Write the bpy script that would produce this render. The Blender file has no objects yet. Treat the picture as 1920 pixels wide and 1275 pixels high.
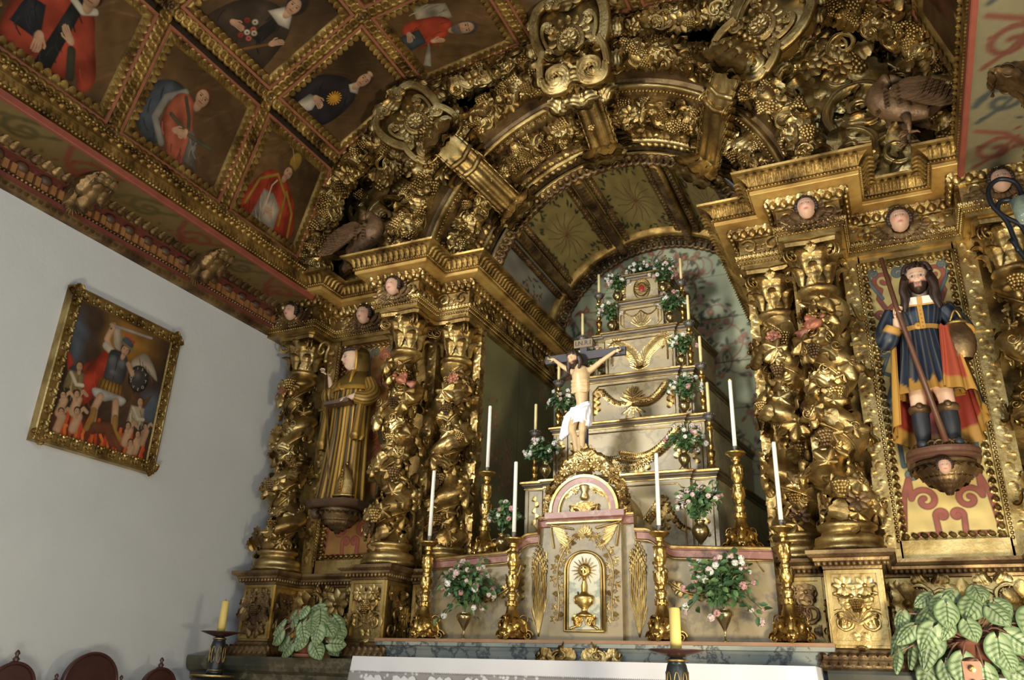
import bpy, math, random
import numpy as np
from mathutils import Matrix, Vector
PI = math.pi
C = bpy.context.scene.collection
SC = bpy.context.scene

# ------------------------------------------------------------------ camera, world, lights, exposure
cam_data = bpy.data.cameras.new('camera'); cam = bpy.data.objects.new('camera', cam_data); C.objects.link(cam)
cam_data.sensor_width = 36.0; cam_data.lens = 36.0*1529.5/1920.0; cam_data.clip_start = .05
YAW, PITCH, ROLL = -0.444255, 0.3976, 0.034893
_f = np.array([math.sin(YAW)*math.cos(PITCH), math.cos(YAW)*math.cos(PITCH), math.sin(PITCH)])
_r = np.array([math.cos(YAW), -math.sin(YAW), 0.0]); _u = np.cross(_r, _f)
_r2 = math.cos(ROLL)*_r + math.sin(ROLL)*_u; _u2 = -math.sin(ROLL)*_r + math.cos(ROLL)*_u
M = Matrix.Identity(4)
for i in range(3):
    M[i][0] = _r2[i]; M[i][1] = _u2[i]; M[i][2] = -_f[i]
M[0][3], M[1][3], M[2][3] = 1.84, -5.0, 1.25
cam.matrix_world = M
SC.camera = cam
SC.view_settings.view_transform = 'Standard'; SC.view_settings.look = 'None'
SC.view_settings.gamma = 1.0; SC.view_settings.use_curve_mapping = False
SC.view_settings.exposure = 0.0

w = bpy.data.worlds.new('world'); SC.world = w; w.use_nodes = True
w.node_tree.nodes['Background'].inputs[0].default_value = (.84, .91, 1.0, 1)
w.node_tree.nodes['Background'].inputs[1].default_value = 0.34

def area(name, loc, target, sx, sy, power, col):
    l = bpy.data.lights.new(name, 'AREA'); l.shape = 'RECTANGLE'; l.size = sx; l.size_y = sy
    l.energy = power; l.color = col
    o = bpy.data.objects.new(name, l); C.objects.link(o); o.location = loc
    d = Vector(target)-Vector(loc); o.rotation_euler = d.to_track_quat('-Z', 'Y').to_euler()
    return o
area('window_daylight', (2.9, -5.2, 3.3), (-2.0, .2, 2.2), 1.2, 1.8, 80, (.70, .85, 1.0))
area('nave_daylight', (-.5, -8.5, 3.2), (0, .5, 3.0), 4.0, 2.4, 75, (.95, .98, 1.0))
area('flood_lamp_right', (2.5, -2.6, .95), (0.2, .3, 5.0), .5, .4, 125, (1.0, .88, .66))
area('ceiling_uplight_fill', (-.5, -3.4, .8), (-1.0, -.6, 6.0), .7, .5, 50, (1.0, .90, .70))  # added uplight, no known fixture; lifts the ceiling and arch undersides
o = area('recess_fill', (-2.6, -6.4, 3.7), (.75, 2.2, 3.7), 1.0, 1.0, 34, (1.0, .98, .92)); o.data.spread = math.radians(40)  # added fill light without a real source, brightens the recess back wall

# ------------------------------------------------------------------ mesh helpers
def lin(c):
    return tuple(((v/12.92) if v <= .04045 else ((v+.055)/1.055)**2.4) for v in c[:3])
def hx(r, g, b): return lin((r/255., g/255., b/255.))

class T:                                   # a bit of geometry: vertices, quads, triangles, colour, smooth
    def __init__(s, V, Q=None, R=None, col=None, smooth=True):
        s.V = np.asarray(V, float).reshape(-1, 3)
        s.Q = np.asarray(Q if Q is not None else [], int).reshape(-1, 4)
        s.R = np.asarray(R if R is not None else [], int).reshape(-1, 3)
        s.col = col; s.smooth = smooth
class MB:
    def __init__(s): s.V=[]; s.Q=[]; s.R=[]; s.Qs=[]; s.Rs=[]; s.C=[]; s.n=0
    def add(s, t, m=None, col=None, flip=False):
        V = t.V
        if m is not None: V = V @ m[:3, :3].T + m[:3, 3]; flip = flip ^ (np.linalg.det(m[:3, :3]) < 0)
        s.V.append(V); Q = t.Q + s.n; R = t.R + s.n
        if flip: Q = Q[:, ::-1]; R = R[:, ::-1]
        s.Q.append(Q); s.R.append(R)
        s.Qs.append(np.full(len(Q), t.smooth)); s.Rs.append(np.full(len(R), t.smooth))
        if t.col is not None and col is None: c = t.col
        else:
            cc = (1, 1, 1, 1) if col is None else (tuple(col)+(0.,))[:4]
            c = np.tile(np.array(cc, float), (len(V), 1))
        s.C.append(c); s.n += len(V); return s
    def merge(s, o, m=None):
        if o.n == 0: return s
        t = o.tpl(); return s.add(t, m)
    def tpl(s):
        t = T(np.concatenate(s.V), np.concatenate(s.Q), np.concatenate(s.R), np.concatenate(s.C)); return t
def obj(name, mb, mat, parent=None, label=None):
    me = bpy.data.meshes.new(name)
    V = np.concatenate(mb.V).copy(); Q = np.concatenate(mb.Q); R = np.concatenate(mb.R)
    if parent is not None:
        root = parent
        while root.parent: root = root.parent
        V -= np.array(root.location)
    nq, nr = len(Q), len(R)
    me.vertices.add(len(V)); me.vertices.foreach_set('co', V.ravel())
    me.loops.add(nq*4+nr*3); me.loops.foreach_set('vertex_index', np.concatenate([Q.ravel(), R.ravel()]).astype(np.int32))
    me.polygons.add(nq+nr)
    me.polygons.foreach_set('loop_start', np.concatenate([np.arange(nq)*4, nq*4+np.arange(nr)*3]).astype(np.int32))
    me.polygons.foreach_set('use_smooth', np.concatenate(mb.Qs+mb.Rs).astype(bool))
    at = me.color_attributes.new('Col', 'FLOAT_COLOR', 'POINT'); at.data.foreach_set('color', np.concatenate(mb.C).astype(np.float32).ravel())
    me.update(calc_edges=True); me.validate()
    o = bpy.data.objects.new(name, me); C.objects.link(o); me.materials.append(mat)
    if parent is not None: o.parent = parent
    if label: o['label'] = label
    return o
def thing(name, label, cat, loc=(0, 0, 0), group=None):
    o = bpy.data.objects.new(name, None); C.objects.link(o); o.location = loc; o.empty_display_size = .1
    o['label'] = label; o['category'] = cat
    if group: o['group'] = group
    return o
def tag(o, label, cat, group=None):
    o['label'] = label; o['category'] = cat
    if group: o['group'] = group
    return o
def struct(name, mb, mat, parent=None):
    o = obj(name, mb, mat, parent)
    if parent is None: o['kind'] = 'structure'
    return o
def dup(root, loc, label, rotz=0, scale=None):
    r = root.copy(); C.objects.link(r); r.location = loc; r.rotation_euler = (0, 0, rotz); r['label'] = label
    if scale is not None: r.scale = scale
    for ch in list(root.children):
        c = ch.copy(); C.objects.link(c); c.parent = r
        for g in list(ch.children):
            d = g.copy(); C.objects.link(d); d.parent = c
    return r

def mat4(o, x, y, z):
    m = np.eye(4); m[:3, 0] = x; m[:3, 1] = y; m[:3, 2] = z; m[:3, 3] = o; return m
def nrm(v): v = np.asarray(v, float); return v/(np.linalg.norm(v)+1e-12)
def frame(p, n, up, s=1.0, ang=0.0, sx=None, sz=None):
    n = nrm(n); up = np.asarray(up, float); up = nrm(up-n*np.dot(up, n)); x = np.cross(up, n)
    c, sn = math.cos(ang), math.sin(ang); x2 = c*x+sn*up; y2 = -sn*x+c*up
    return mat4(p, x2*(s if sx is None else sx), y2*s, n*(s if sz is None else sz))
def tr(x, y, z, s=1.0, rz=0.0):
    c, sn = math.cos(rz)*s, math.sin(rz)*s; m = np.eye(4)
    m[:3, :3] = [[c, -sn, 0], [sn, c, 0], [0, 0, s]]; m[:3, 3] = (x, y, z); return m
def sc3(o, a, b, c): return mat4(o, (a, 0, 0), (0, b, 0), (0, 0, c))

def box(x0, x1, y0, y1, z0, z1):
    V = [(x, y, z) for z in (z0, z1) for y in (y0, y1) for x in (x0, x1)]
    return T(V, [(0, 2, 3, 1), (4, 5, 7, 6), (0, 1, 5, 4), (2, 6, 7, 3), (0, 4, 6, 2), (1, 3, 7, 5)], smooth=False)
def grid_faces(nu, nv, cu=False, cv=False):
    iu = np.arange(nu if cu else nu-1); iv = np.arange(nv if cv else nv-1)
    a, b = np.meshgrid(iu, iv, indexing='ij'); a = a.ravel(); b = b.ravel(); a1 = (a+1) % nu; b1 = (b+1) % nv
    return np.stack([a*nv+b, a1*nv+b, a1*nv+b1, a*nv+b1], 1)
def surf(fn, nu, nv, cu=False, cv=False, smooth=True, col=None):
    u = np.linspace(0, 1, nu, endpoint=not cu); v = np.linspace(0, 1, nv, endpoint=not cv)
    U, W = np.meshgrid(u, v, indexing='ij'); P = fn(U, W)
    return T(np.stack([np.broadcast_to(p, U.shape) for p in P], -1).reshape(-1, 3), grid_faces(nu, nv, cu, cv), col=col, smooth=smooth)
def lathe(prof, n=24, smooth=True, cap=True):
    prof = np.asarray(prof, float); k = len(prof); a = np.linspace(0, 2*PI, n, endpoint=False)
    V = np.stack([np.outer(np.cos(a), prof[:, 0]), np.outer(np.sin(a), prof[:, 0]), np.tile(prof[:, 1], (n, 1))], -1).reshape(-1, 3)
    Q = grid_faces(n, k, cu=True)
    R = []
    if cap:
        V = np.vstack([V, [0, 0, prof[0, 1]], [0, 0, prof[-1, 1]]]); b = n*k
        for i in range(n):
            j = (i+1) % n; R += [(i*k, b, j*k), (i*k+k-1, j*k+k-1, b+1)]
    return T(V, Q, R, smooth=smooth)
def tube(path, rad, n=8, cap=True, flat=1.0):
    P = np.asarray(path, float); k = len(P); rad = np.broadcast_to(np.asarray(rad, float), (k,))
    d = np.gradient(P, axis=0); d /= (np.linalg.norm(d, axis=1)[:, None]+1e-12)
    up = np.array([0, 0, 1.]) if abs(d[0][2]) < .9 else np.array([1., 0, 0])
    N = []; v = nrm(up-d[0]*np.dot(up, d[0]))
    for i in range(k):
        v = nrm(v-d[i]*np.dot(v, d[i])); N.append(v)
    N = np.array(N); B = np.cross(d, N); a = np.linspace(0, 2*PI, n, endpoint=False)
    V = P[:, None, :] + rad[:, None, None]*(np.cos(a)[None, :, None]*N[:, None, :]*flat+np.sin(a)[None, :, None]*B[:, None, :])
    V = V.reshape(-1, 3); Q = grid_faces(k, n, cv=True); R = []
    if cap:
        V = np.vstack([V, P[0], P[-1]]); b = k*n
        for i in range(n):
            j = (i+1) % n; R += [(j, b, i), ((k-1)*n+i, b+1, (k-1)*n+j)]
    Q = Q[:, ::-1]
    return T(V, Q, [r[::-1] for r in R])
def sweep(prof, path, closed=False, smooth=False):
    # prof: (d, z) pairs, d outward = right-hand side of the path; path: (x, y) mitred corners
    P = np.asarray(path, float); n = len(P); prof = np.asarray(prof, float); k = len(prof); rows = []
    for i in range(n):
        d0 = nrm(P[i]-P[i-1]) if (i > 0 or closed) else None
        d1 = nrm(P[(i+1) % n]-P[i]) if (i < n-1 or closed) else None
        if d0 is None: d0 = d1
        if d1 is None: d1 = d0
        n0 = np.array([d0[1], -d0[0]]); n1 = np.array([d1[1], -d1[0]]); m = n0+n1; m = m/max(1e-6, np.dot(m, n0))
        rows.append(np.c_[P[i][0]+m[0]*prof[:, 0], P[i][1]+m[1]*prof[:, 0], prof[:, 1]])
    t = T(np.concatenate(rows), grid_faces(n, k, cu=closed), smooth=smooth); return t
def sphere(nu=10, nv=7):
    return surf(lambda u, v: (np.cos(2*PI*u)*np.sin(PI*v), np.sin(2*PI*u)*np.sin(PI*v), -np.cos(PI*v)), nu, nv, cu=True)
SPH = sphere(); SPHS = sphere(7, 5); SPHB = sphere(20, 14)

# ---- ornament templates (unit size, tip along +Y, face +Z)
def polar_leaf(rfun, na=44, cup=.35, fold=.10, nf=5, rings=(0, .3, .62, .86, 1.0, .96), under=.14):
    a = np.linspace(-PI, PI, na, endpoint=False); r = rfun(a); V = []
    for i, t in enumerate(rings):
        rr = r*t; x = rr*np.sin(a); y = rr*np.cos(a)
        z = -cup*rr**2 + fold*np.cos(nf*a)*rr*np.minimum(1, rr*2)
        if i == len(rings)-1: z = z-under
        V.append(np.c_[x, y, z])
    return T(np.concatenate(V), grid_faces(len(rings), na, cv=True))
def vine_r(a):
    r = .50+.36*np.abs(np.cos(2.5*a))**1.3 + .05*np.sin(21*a)
    r = r*(.78+.22*np.cos(a)) * (1-.75*np.exp(-((np.abs(a)-PI)/.22)**2)); return r*1.25
VINE = polar_leaf(vine_r, cup=.30, fold=.17)
def acanthus(curl=2.2, w=.36, lobes=5, nu=22, nv=9, droop=.5, thick=.05):
    u = np.linspace(0, 1, nu); th = -droop*.3+curl*np.maximum(0, u-.25)**2*1.6
    ds = 1/(nu-1); y = np.concatenate([[0], np.cumsum(np.cos(th[:-1])*ds)]); z = np.concatenate([[0], np.cumsum(np.sin(th[:-1])*ds)])
    wid = w*(np.sin(PI*np.clip(u*.92+.07, 0, 1))**.7)*(.72+.28*np.abs(np.sin(lobes*PI*u))); wid[-1] = .02
    v = np.linspace(-1, 1, nv); V = np.zeros((nu, nv, 3))
    V[:, :, 0] = wid[:, None]*v[None, :]
    prof = .20*(1-v**2)-.10*np.cos(3*PI*v)*.5*(np.abs(v) > .15)+.05*(np.abs(v) < .2)
    nz = prof[None, :]*wid[:, None]
    V[:, :, 1] = y[:, None]-np.sin(th)[:, None]*nz - .10*np.abs(v)[None, :]*np.abs(np.sin(lobes*PI*u))[:, None]*0+.12*np.abs(v)[None, :]*wid[:, None]
    V[:, :, 2] = z[:, None]+np.cos(th)[:, None]*nz
    F = grid_faces(nu, nv); V2 = V.copy(); V2[:, :, 1] += np.sin(th)[:, None]*thick; V2[:, :, 2] -= np.cos(th)[:, None]*thick; V2[:, :, 0] *= .93
    n = nu*nv
    return T(np.concatenate([V.reshape(-1, 3), V2.reshape(-1, 3)]), np.concatenate([F[:, ::-1], F+n]))
ACA = acanthus(); ACAF = acanthus(curl=1.0, w=.30); ACAC = acanthus(curl=3.6, w=.42)
def spiral_leaf(turns=1.35, nu=46, nv=7, w=.34, lobes=9):
    u = np.linspace(0, 1, nu); a = u*turns*2*PI; r = 1.0*(1-u)**1.05*.9+.07
    cx, cy = r*np.cos(a), r*np.sin(a); wid = w*(1-u*.72)*(.68+.32*np.abs(np.sin(lobes*PI*u)))*np.minimum(1, u*6+.25)
    v = np.linspace(-.35, 1, nv); V = np.zeros((nu, nv, 3)); rr = r[:, None]+wid[:, None]*v[None, :]
    V[:, :, 0] = rr*np.cos(a)[:, None]; V[:, :, 1] = rr*np.sin(a)[:, None]
    V[:, :, 2] = .16*(1-u)[:, None]*(1-((v-.2)/.9)**2)[None, :]+.22*u[:, None]+.05*np.cos(v*9)[None, :]*(1-u)[:, None]
    V2 = V.copy(); V2[:, :, 2] -= .10
    F = grid_faces(nu, nv); n = nu*nv
    return T(np.concatenate([V.reshape(-1, 3), V2.reshape(-1, 3)]), np.concatenate([F, F[:, ::-1]+n]))
SPIR = spiral_leaf(); SPIR2 = spiral_leaf(1.8, 56, 7, .26, 12)
def spiral_tube(turns=1.6, r0=1.0, rad=.13, n=40, nt=8):
    u = np.linspace(0, 1, n); a = u*turns*2*PI; r = r0*(1-u)+.10*r0
    return tube(np.c_[r*np.cos(a), r*np.sin(a), .18*u], rad*(1-.45*u), nt)
VOL = spiral_tube()
def flower(n=8, cup=.25, pw=.36, seed=0):
    m = MB()
    for i in range(n):
        a = 2*PI*i/n
        t = surf(lambda u, v: ((v*2-1)*pw*np.sin(PI*np.clip(u*.88+.1, 0, 1))**.7, u, cup*u**2*(1-.3)+.12*(1-(v*2-1)**2)*np.sin(PI*u)), 7, 5)
        c, s = math.cos(a), math.sin(a); m.add(t, mat4((0, 0, .0), (c, s, 0), (-s, c, 0), (0, 0, 1)), flip=True)
    m.add(SPH, sc3((0, 0, .1), .24, .24, .2)); return m.tpl()
FLW = flower(); FLW6 = flower(6, .3, .5); FLW5 = flower(5, .15, .55)
def grapes(n=5, seed=1):
    rnd = random.Random(seed); m = MB()
    for k in range(n):
        R = .36*(1-k/n)**.8+.05; cnt = max(1, int(round(2*PI*R/.2)))
        for j in range(cnt):
            a = 2*PI*j/cnt+k*.6; m.add(SPHS, sc3((R*math.cos(a), -.18*k-.05*rnd.random(), R*math.sin(a)*.8+.12), .125, .125, .125))
    return m.tpl()
GRP = grapes()
def pal(n=7):
    m = MB()
    for i in range(n):
        a = (i-(n-1)/2)*.36; L = 1-.06*abs(i-(n-1)/2); c, s = math.cos(a), math.sin(a)
        m.add(ACAF, mat4((0, 0, .02*abs(i-3)), (c*.5*L, -s*.5*L, 0), (s*L, c*L, 0), (0, 0, .6)))
    return m.tpl()
PAL = pal()
def pod():
    return lathe([(0, 0), (.22, .1), (.34, .35), (.3, .7), (.16, .95), (.2, 1.0), (0, 1.02)], 12)
def xf(t, m): return MB().add(t, m).tpl()
POD = xf(pod(), mat4((0, 0, .2), (1, 0, 0), (0, 0, 1), (0, 1, 0)))
ORN = [VINE, VINE, ACA, ACAC, FLW, SPIR, GRP, POD]

def put_row(mb, t, p0, p1, n, normal, up, s, alt=None, sx=None, sz=None, jitter=0, off=0):
    p0 = np.asarray(p0, float); p1 = np.asarray(p1, float)
    for i in range(n):
        f = (i+.5)/n; tt = t if (alt is None or i % 2 == 0) else alt
        mb.add(tt, frame(p0+(p1-p0)*f, normal, up, s, off, sx, sz))
def path_rows(mb, t, path, d, z, spacing, s, sz=None, sx=None, closed=False, up=(0, 0, 1), tilt=0.0, ends=0.0):
    # a row of one ornament along a mitred horizontal path, set out by d
    P = [np.asarray(p, float) for p in path]; n = len(P); off = []
    for i in range(n):
        d0 = nrm(P[i]-P[i-1]) if (i > 0 or closed) else None; d1 = nrm(P[(i+1) % n]-P[i]) if (i < n-1 or closed) else None
        if d0 is None: d0 = d1
        if d1 is None: d1 = d0
        n0 = np.array([d0[1], -d0[0]]); n1 = np.array([d1[1], -d1[0]]); m = n0+n1; off.append(P[i]+m/max(1e-6, np.dot(m, n0))*d)
    for i in range(n if closed else n-1):
        a, b = off[i], off[(i+1) % n]; L = np.linalg.norm(b-a); c = max(1, int(round((L-2*ends)/spacing))); dd = (b-a)/max(L, 1e-6)
        nn = np.array([dd[1], -dd[0], 0.]); nn2 = nrm(nn+np.array([0, 0, -tilt]))
        for k in range(c):
            q = a+(b-a)*((k+.5)/c); mb.add(t, frame((q[0], q[1], z), nn2, up, s, 0, sx, sz))
def carve_rect(mb, o, ex, ey, n, w, h, seed, size=.1, depth=.05, mirror=True, dens=1.0):
    # symmetrical carved relief (scrolls, leaves, flowers) filling a rectangle centred on o
    rnd = random.Random(seed); ex = nrm(ex); ey = nrm(ey); n = nrm(n); o = np.asarray(o, float)
    hw = w/2 if mirror else w; k = max(1, int(dens*hw*h/(size*size)*3.2)); pts = []
    for _ in range(k*20):
        if len(pts) >= k: break
        x = rnd.uniform(size*.12, hw-size*.4) if mirror else rnd.uniform(-w/2+size*.4, w/2-size*.4); y = rnd.uniform(-h/2+size*.4, h/2-size*.4)
        if all((x-a)**2+(y-b)**2 > (size*.46)**2 for a, b in pts): pts.append((x, y))
    for x, y in pts:
        t = rnd.choice([SPIR, SPIR2, ACAC, ACA, VINE, FLW, FLW6, ACAC, SPIR]); s = size*rnd.uniform(.65, 1.0)*(1.2 if t in (ACA, ACAC) else .70); a = rnd.uniform(0, 2*PI); zz = rnd.uniform(0, depth*.5)
        for sg in ((1, -1) if mirror else (1,)):
            c, sn = math.cos(a), math.sin(a); X = sg*(c*ex)+sn*ey; Y = -sn*ex*sg+c*ey
            mb.add(t, mat4(o+ex*x*sg+ey*y+n*zz, X*s, Y*s, n*max(depth, s*.95)))
# ------------------------------------------------------------------ materials
def newmat(name):
    m = bpy.data.materials.new(name); m.use_nodes = True; nt = m.node_tree
    return m, nt, nt.nodes['Principled BSDF']
def noise(nt, scale, detail=4, vec=None, rough=.55):
    n = nt.nodes.new('ShaderNodeTexNoise'); n.inputs['Scale'].default_value = scale; n.inputs['Detail'].default_value = detail
    n.inputs['Roughness'].default_value = rough
    if vec is None:
        tc = nt.nodes.new('ShaderNodeTexCoord'); vec = tc.outputs['Object']
    nt.links.new(vec, n.inputs['Vector']); return n
def ramp(nt, fac, stops):
    r = nt.nodes.new('ShaderNodeValToRGB'); e = r.color_ramp.elements
    while len(e) < len(stops): e.new(.5)
    for i, (p, c) in enumerate(stops): e[i].position = p; e[i].color = tuple(c)+(1,) if len(c) == 3 else c
    nt.links.new(fac, r.inputs[0]); return r
def bump(nt, h, strength, dist, bs):
    b = nt.nodes.new('ShaderNodeBump'); b.inputs['Strength'].default_value = strength; b.inputs['Distance'].default_value = dist
    nt.links.new(h, b.inputs['Height']); nt.links.new(b.outputs[0], bs.inputs['Normal']); return b
def gold(name, c1, c2, c3, rough=(.28, .5), metal=.92, nscale=5, bstr=.32, bdist=.01, bscale=40):
    m, nt, bs = newmat(name)
    n = noise(nt, nscale, 6); r = ramp(nt, n.outputs[0], [(.30, c3), (.47, c2), (.62, c1)]); nt.links.new(r.outputs[0], bs.inputs['Base Color'])
    mr = nt.nodes.new('ShaderNodeMapRange'); mr.inputs['To Min'].default_value = rough[1]; mr.inputs['To Max'].default_value = rough[0]
    nt.links.new(n.outputs[0], mr.inputs['Value']); nt.links.new(mr.outputs[0], bs.inputs['Roughness'])
    bs.inputs['Metallic'].default_value = metal
    n2 = noise(nt, bscale, 3); bump(nt, n2.outputs[0], bstr, bdist, bs)
    return m
GOLD = gold('gilded_carved_wood', hx(204, 180, 122), hx(158, 130, 78), hx(78, 56, 30))
GOLDP = gold('gilded_flat_wood', hx(192, 168, 112), hx(158, 132, 80), hx(100, 76, 42), rough=(.32, .5), bstr=.25)
GOLDD = gold('dusty_old_gilding', hx(190, 158, 92), hx(140, 110, 58), hx(72, 52, 28), rough=(.40, .6), metal=.75)
GOLDB = gold('brown_gilding', hx(150, 124, 84), hx(106, 82, 54), hx(58, 40, 26), rough=(.35, .6), metal=.7)
GOLDS = gold('lit_strip_gilding', hx(224, 190, 112), hx(204, 164, 92), hx(160, 118, 62), rough=(.42, .55), metal=.55, bstr=.15)  # brighter gold: light caught by the cornice undersides is put into the colour
BRASS = gold('polished_gilt_brass', hx(216, 186, 116), hx(190, 154, 84), hx(132, 98, 48), rough=(.22, .38), metal=.95, nscale=9, bstr=.15)
SILV = gold('tarnished_brass_vase', hx(206, 190, 150), hx(178, 158, 112), hx(130, 108, 70), rough=(.16, .3), metal=.95, bstr=.05)
def plain(name, c, rough=.6, metal=0., var=.12, nscale=6, bstr=.1, bscale=40, bdist=.005, spec=.5):
    m, nt, bs = newmat(name); n = noise(nt, nscale, 5)
    c = np.array(c); r = ramp(nt, n.outputs[0], [(.3, tuple(c*(1-var))), (.7, tuple(np.minimum(1, c*(1+var))))])
    nt.links.new(r.outputs[0], bs.inputs['Base Color']); bs.inputs['Roughness'].default_value = rough; bs.inputs['Metallic'].default_value = metal
    bs.inputs['Specular IOR Level'].default_value = spec
    n2 = noise(nt, bscale, 4); bump(nt, n2.outputs[0], bstr, bdist, bs); return m
def vcol(name, rough=.55, goldmetal=True, var=.1, nscale=18, bstr=.12, spec=.4):
    # colour from the mesh's own painted colours; alpha marks where gold leaf was laid
    m, nt, bs = newmat(name); a = nt.nodes.new('ShaderNodeVertexColor'); a.layer_name = 'Col'
    n = noise(nt, nscale, 6); r = ramp(nt, n.outputs[0], [(.3, (1-var,)*3), (.7, (1.0,)*3)])
    mx = nt.nodes.new('ShaderNodeMix'); mx.data_type = 'RGBA'; mx.blend_type = 'MULTIPLY'; mx.inputs[0].default_value = 1
    nt.links.new(a.outputs['Color'], mx.inputs[6]); nt.links.new(r.outputs[0], mx.inputs[7]); nt.links.new(mx.outputs[2], bs.inputs['Base Color'])
    bs.inputs['Roughness'].default_value = rough; bs.inputs['Specular IOR Level'].default_value = spec
    if goldmetal:
        mm = nt.nodes.new('ShaderNodeMath'); mm.operation = 'MULTIPLY'; mm.inputs[1].default_value = .8
        nt.links.new(a.outputs['Alpha'], mm.inputs[0]); nt.links.new(mm.outputs[0], bs.inputs['Metallic'])
    bump(nt, n.outputs[0], bstr, .008, bs); return m
PAINT = vcol('painted_wood', .55)
POLY = vcol('polychrome_statue_paint', .42, True, .08)
CANV = vcol('old_oil_paint', .42, False, .30, 9, .15, .35)
FLESH = vcol('painted_flesh', .5, False, .05, 30, .04)
PETAL = vcol('flower_petals', .6, False, .08)
LEAFM = vcol('green_leaves', .42, False, .15, 25, .1)
WHITE = plain('white_plaster', hx(208, 210, 210), .9, var=.03, nscale=3, bstr=.25, bscale=14, bdist=.012, spec=.2)
FLOOR = plain('stone_floor', hx(128, 112, 94), .6, var=.15)
DARKW = plain('dark_carved_chair_wood', hx(70, 40, 36), .35, var=.2, nscale=12)
BROWNW = plain('dark_brown_wood', hx(84, 62, 44), .5, var=.25, nscale=10)
EAGLE = plain('brown_painted_feathers', hx(126, 98, 70), .42, metal=.25, var=.3, nscale=22, bstr=.5, bscale=60, bdist=.01)
REDB = plain('red_ochre_paint', hx(140, 74, 58), .6, var=.15, nscale=8)
REDD = plain('dark_red_paint', hx(112, 58, 46), .6, var=.2, nscale=8)
ORANGE = plain('orange_ochre_paint', hx(150, 104, 60), .55, var=.25, nscale=14)
FILL = plain('faded_orange_fillet', hx(146, 90, 62), .6, var=.2, nscale=10)
DKB = plain('dark_stained_boards', hx(58, 42, 28), .7, var=.3, nscale=8)
WAX = plain('white_wax', hx(238, 234, 222), .5, var=.02); WAX.node_tree.nodes['Principled BSDF'].inputs['Subsurface Weight'].default_value = .1
YWAX = plain('yellow_beeswax', hx(232, 206, 120), .5, var=.05)
CREAM = plain('cream_wax', hx(226, 208, 150), .5, var=.03)
WICK = plain('burnt_wick', hx(40, 34, 30), .9)
PEWT = plain('dark_pewter', hx(104, 98, 92), .45, metal=.6, var=.2, nscale=20, bstr=.3)
IRON = plain('black_wrought_iron', hx(32, 34, 40), .4, metal=.4)
TERR = plain('terracotta', hx(126, 76, 56), .8)
BLACKP = plain('black_lacquer', hx(30, 36, 38), .35, var=.2)
LEATH = plain('brown_leather', hx(88, 60, 44), .45, var=.2)
CROSS = plain('dark_grey_cross_wood', hx(62, 58, 62), .6, var=.2)
SKINP = plain('pale_carved_flesh', hx(202, 172, 128), .45, var=.05)
LINENW = plain('white_loincloth', hx(230, 230, 236), .7, var=.04)
HAIRM = plain('dark_brown_hair', hx(52, 36, 28), .5, var=.3, nscale=30)
GRAYS = plain('grey_ground', hx(90, 90, 84), .8)
STEM = plain('green_stem', hx(70, 92, 50), .6)

def marble(name, c1, c2, c3, vein, vscale=3.0, rough=.35, amt=.5):
    m, nt, bs = newmat(name); n = noise(nt, 2.2, 6); base = ramp(nt, n.outputs[0], [(.3, c2), (.5, c1), (.68, c3)])
    n2 = noise(nt, vscale, 8, rough=.62); s = nt.nodes.new('ShaderNodeMath'); s.operation = 'SUBTRACT'; s.inputs[1].default_value = .5; nt.links.new(n2.outputs[0], s.inputs[0])
    ab = nt.nodes.new('ShaderNodeMath'); ab.operation = 'ABSOLUTE'; nt.links.new(s.outputs[0], ab.inputs[0])
    r = ramp(nt, ab.outputs[0], [(0.0, (amt,)*3), (.035, (0, 0, 0))])
    mx = nt.nodes.new('ShaderNodeMix'); mx.data_type = 'RGBA'; nt.links.new(r.outputs[0], mx.inputs[0]); nt.links.new(base.outputs[0], mx.inputs[6]); mx.inputs[7].default_value = tuple(vein)+(1,)
    nt.links.new(mx.outputs[2], bs.inputs['Base Color']); bs.inputs['Roughness'].default_value = rough; return m
MARB = marble('cream_painted_marble', hx(176, 160, 124), hx(150, 134, 98), hx(192, 178, 144), hx(104, 96, 88), 3.5, .42, .45)
MARBT = marble('shaded_cream_marble', hx(150, 134, 98), hx(122, 106, 72), hx(166, 150, 116), hx(92, 86, 78), 3.5, .42, .5)  # darker copy of the cream marble; dimmer light low on the altar painted in
MARBG = marble('blue_grey_marble', hx(136, 142, 136), hx(100, 110, 112), hx(164, 164, 150), hx(36, 46, 58), 5.0, .32, .85)
MARBD = marble('dark_green_marble', hx(62, 62, 52), hx(40, 44, 40), hx(98, 88, 66), hx(150, 136, 110), 3.0, .3, .35)
MARBP = marble('rose_painted_marble', hx(138, 92, 80), hx(116, 72, 64), hx(154, 112, 98), hx(180, 150, 132), 6.0, .4, .4)

# cloth: plain linen with open-work bands and a lace lower part
def clothmat():
    m, nt, bs = newmat('white_linen'); bs.inputs['Base Color'].default_value = hx(216, 215, 218)+(1,); bs.inputs['Roughness'].default_value = .9
    n = noise(nt, 220, 2); bump(nt, n.outputs[0], .25, .002, bs); return m
LINEN = clothmat()
def lacemat():
    m, nt, bs = newmat('lace_linen'); n = nt.nodes.new('ShaderNodeTexVoronoi'); n.inputs['Scale'].default_value = 26
    tc = nt.nodes.new('ShaderNodeTexCoord'); nt.links.new(tc.outputs['Object'], n.inputs['Vector'])
    r = ramp(nt, n.outputs['Distance'], [(.18, hx(214, 212, 212)), (.34, hx(150, 146, 146))]); nt.links.new(r.outputs[0], bs.inputs['Base Color']); bs.inputs['Roughness'].default_value = .9
    bump(nt, n.outputs['Distance'], .3, .003, bs); return m
LACE = lacemat()

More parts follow.
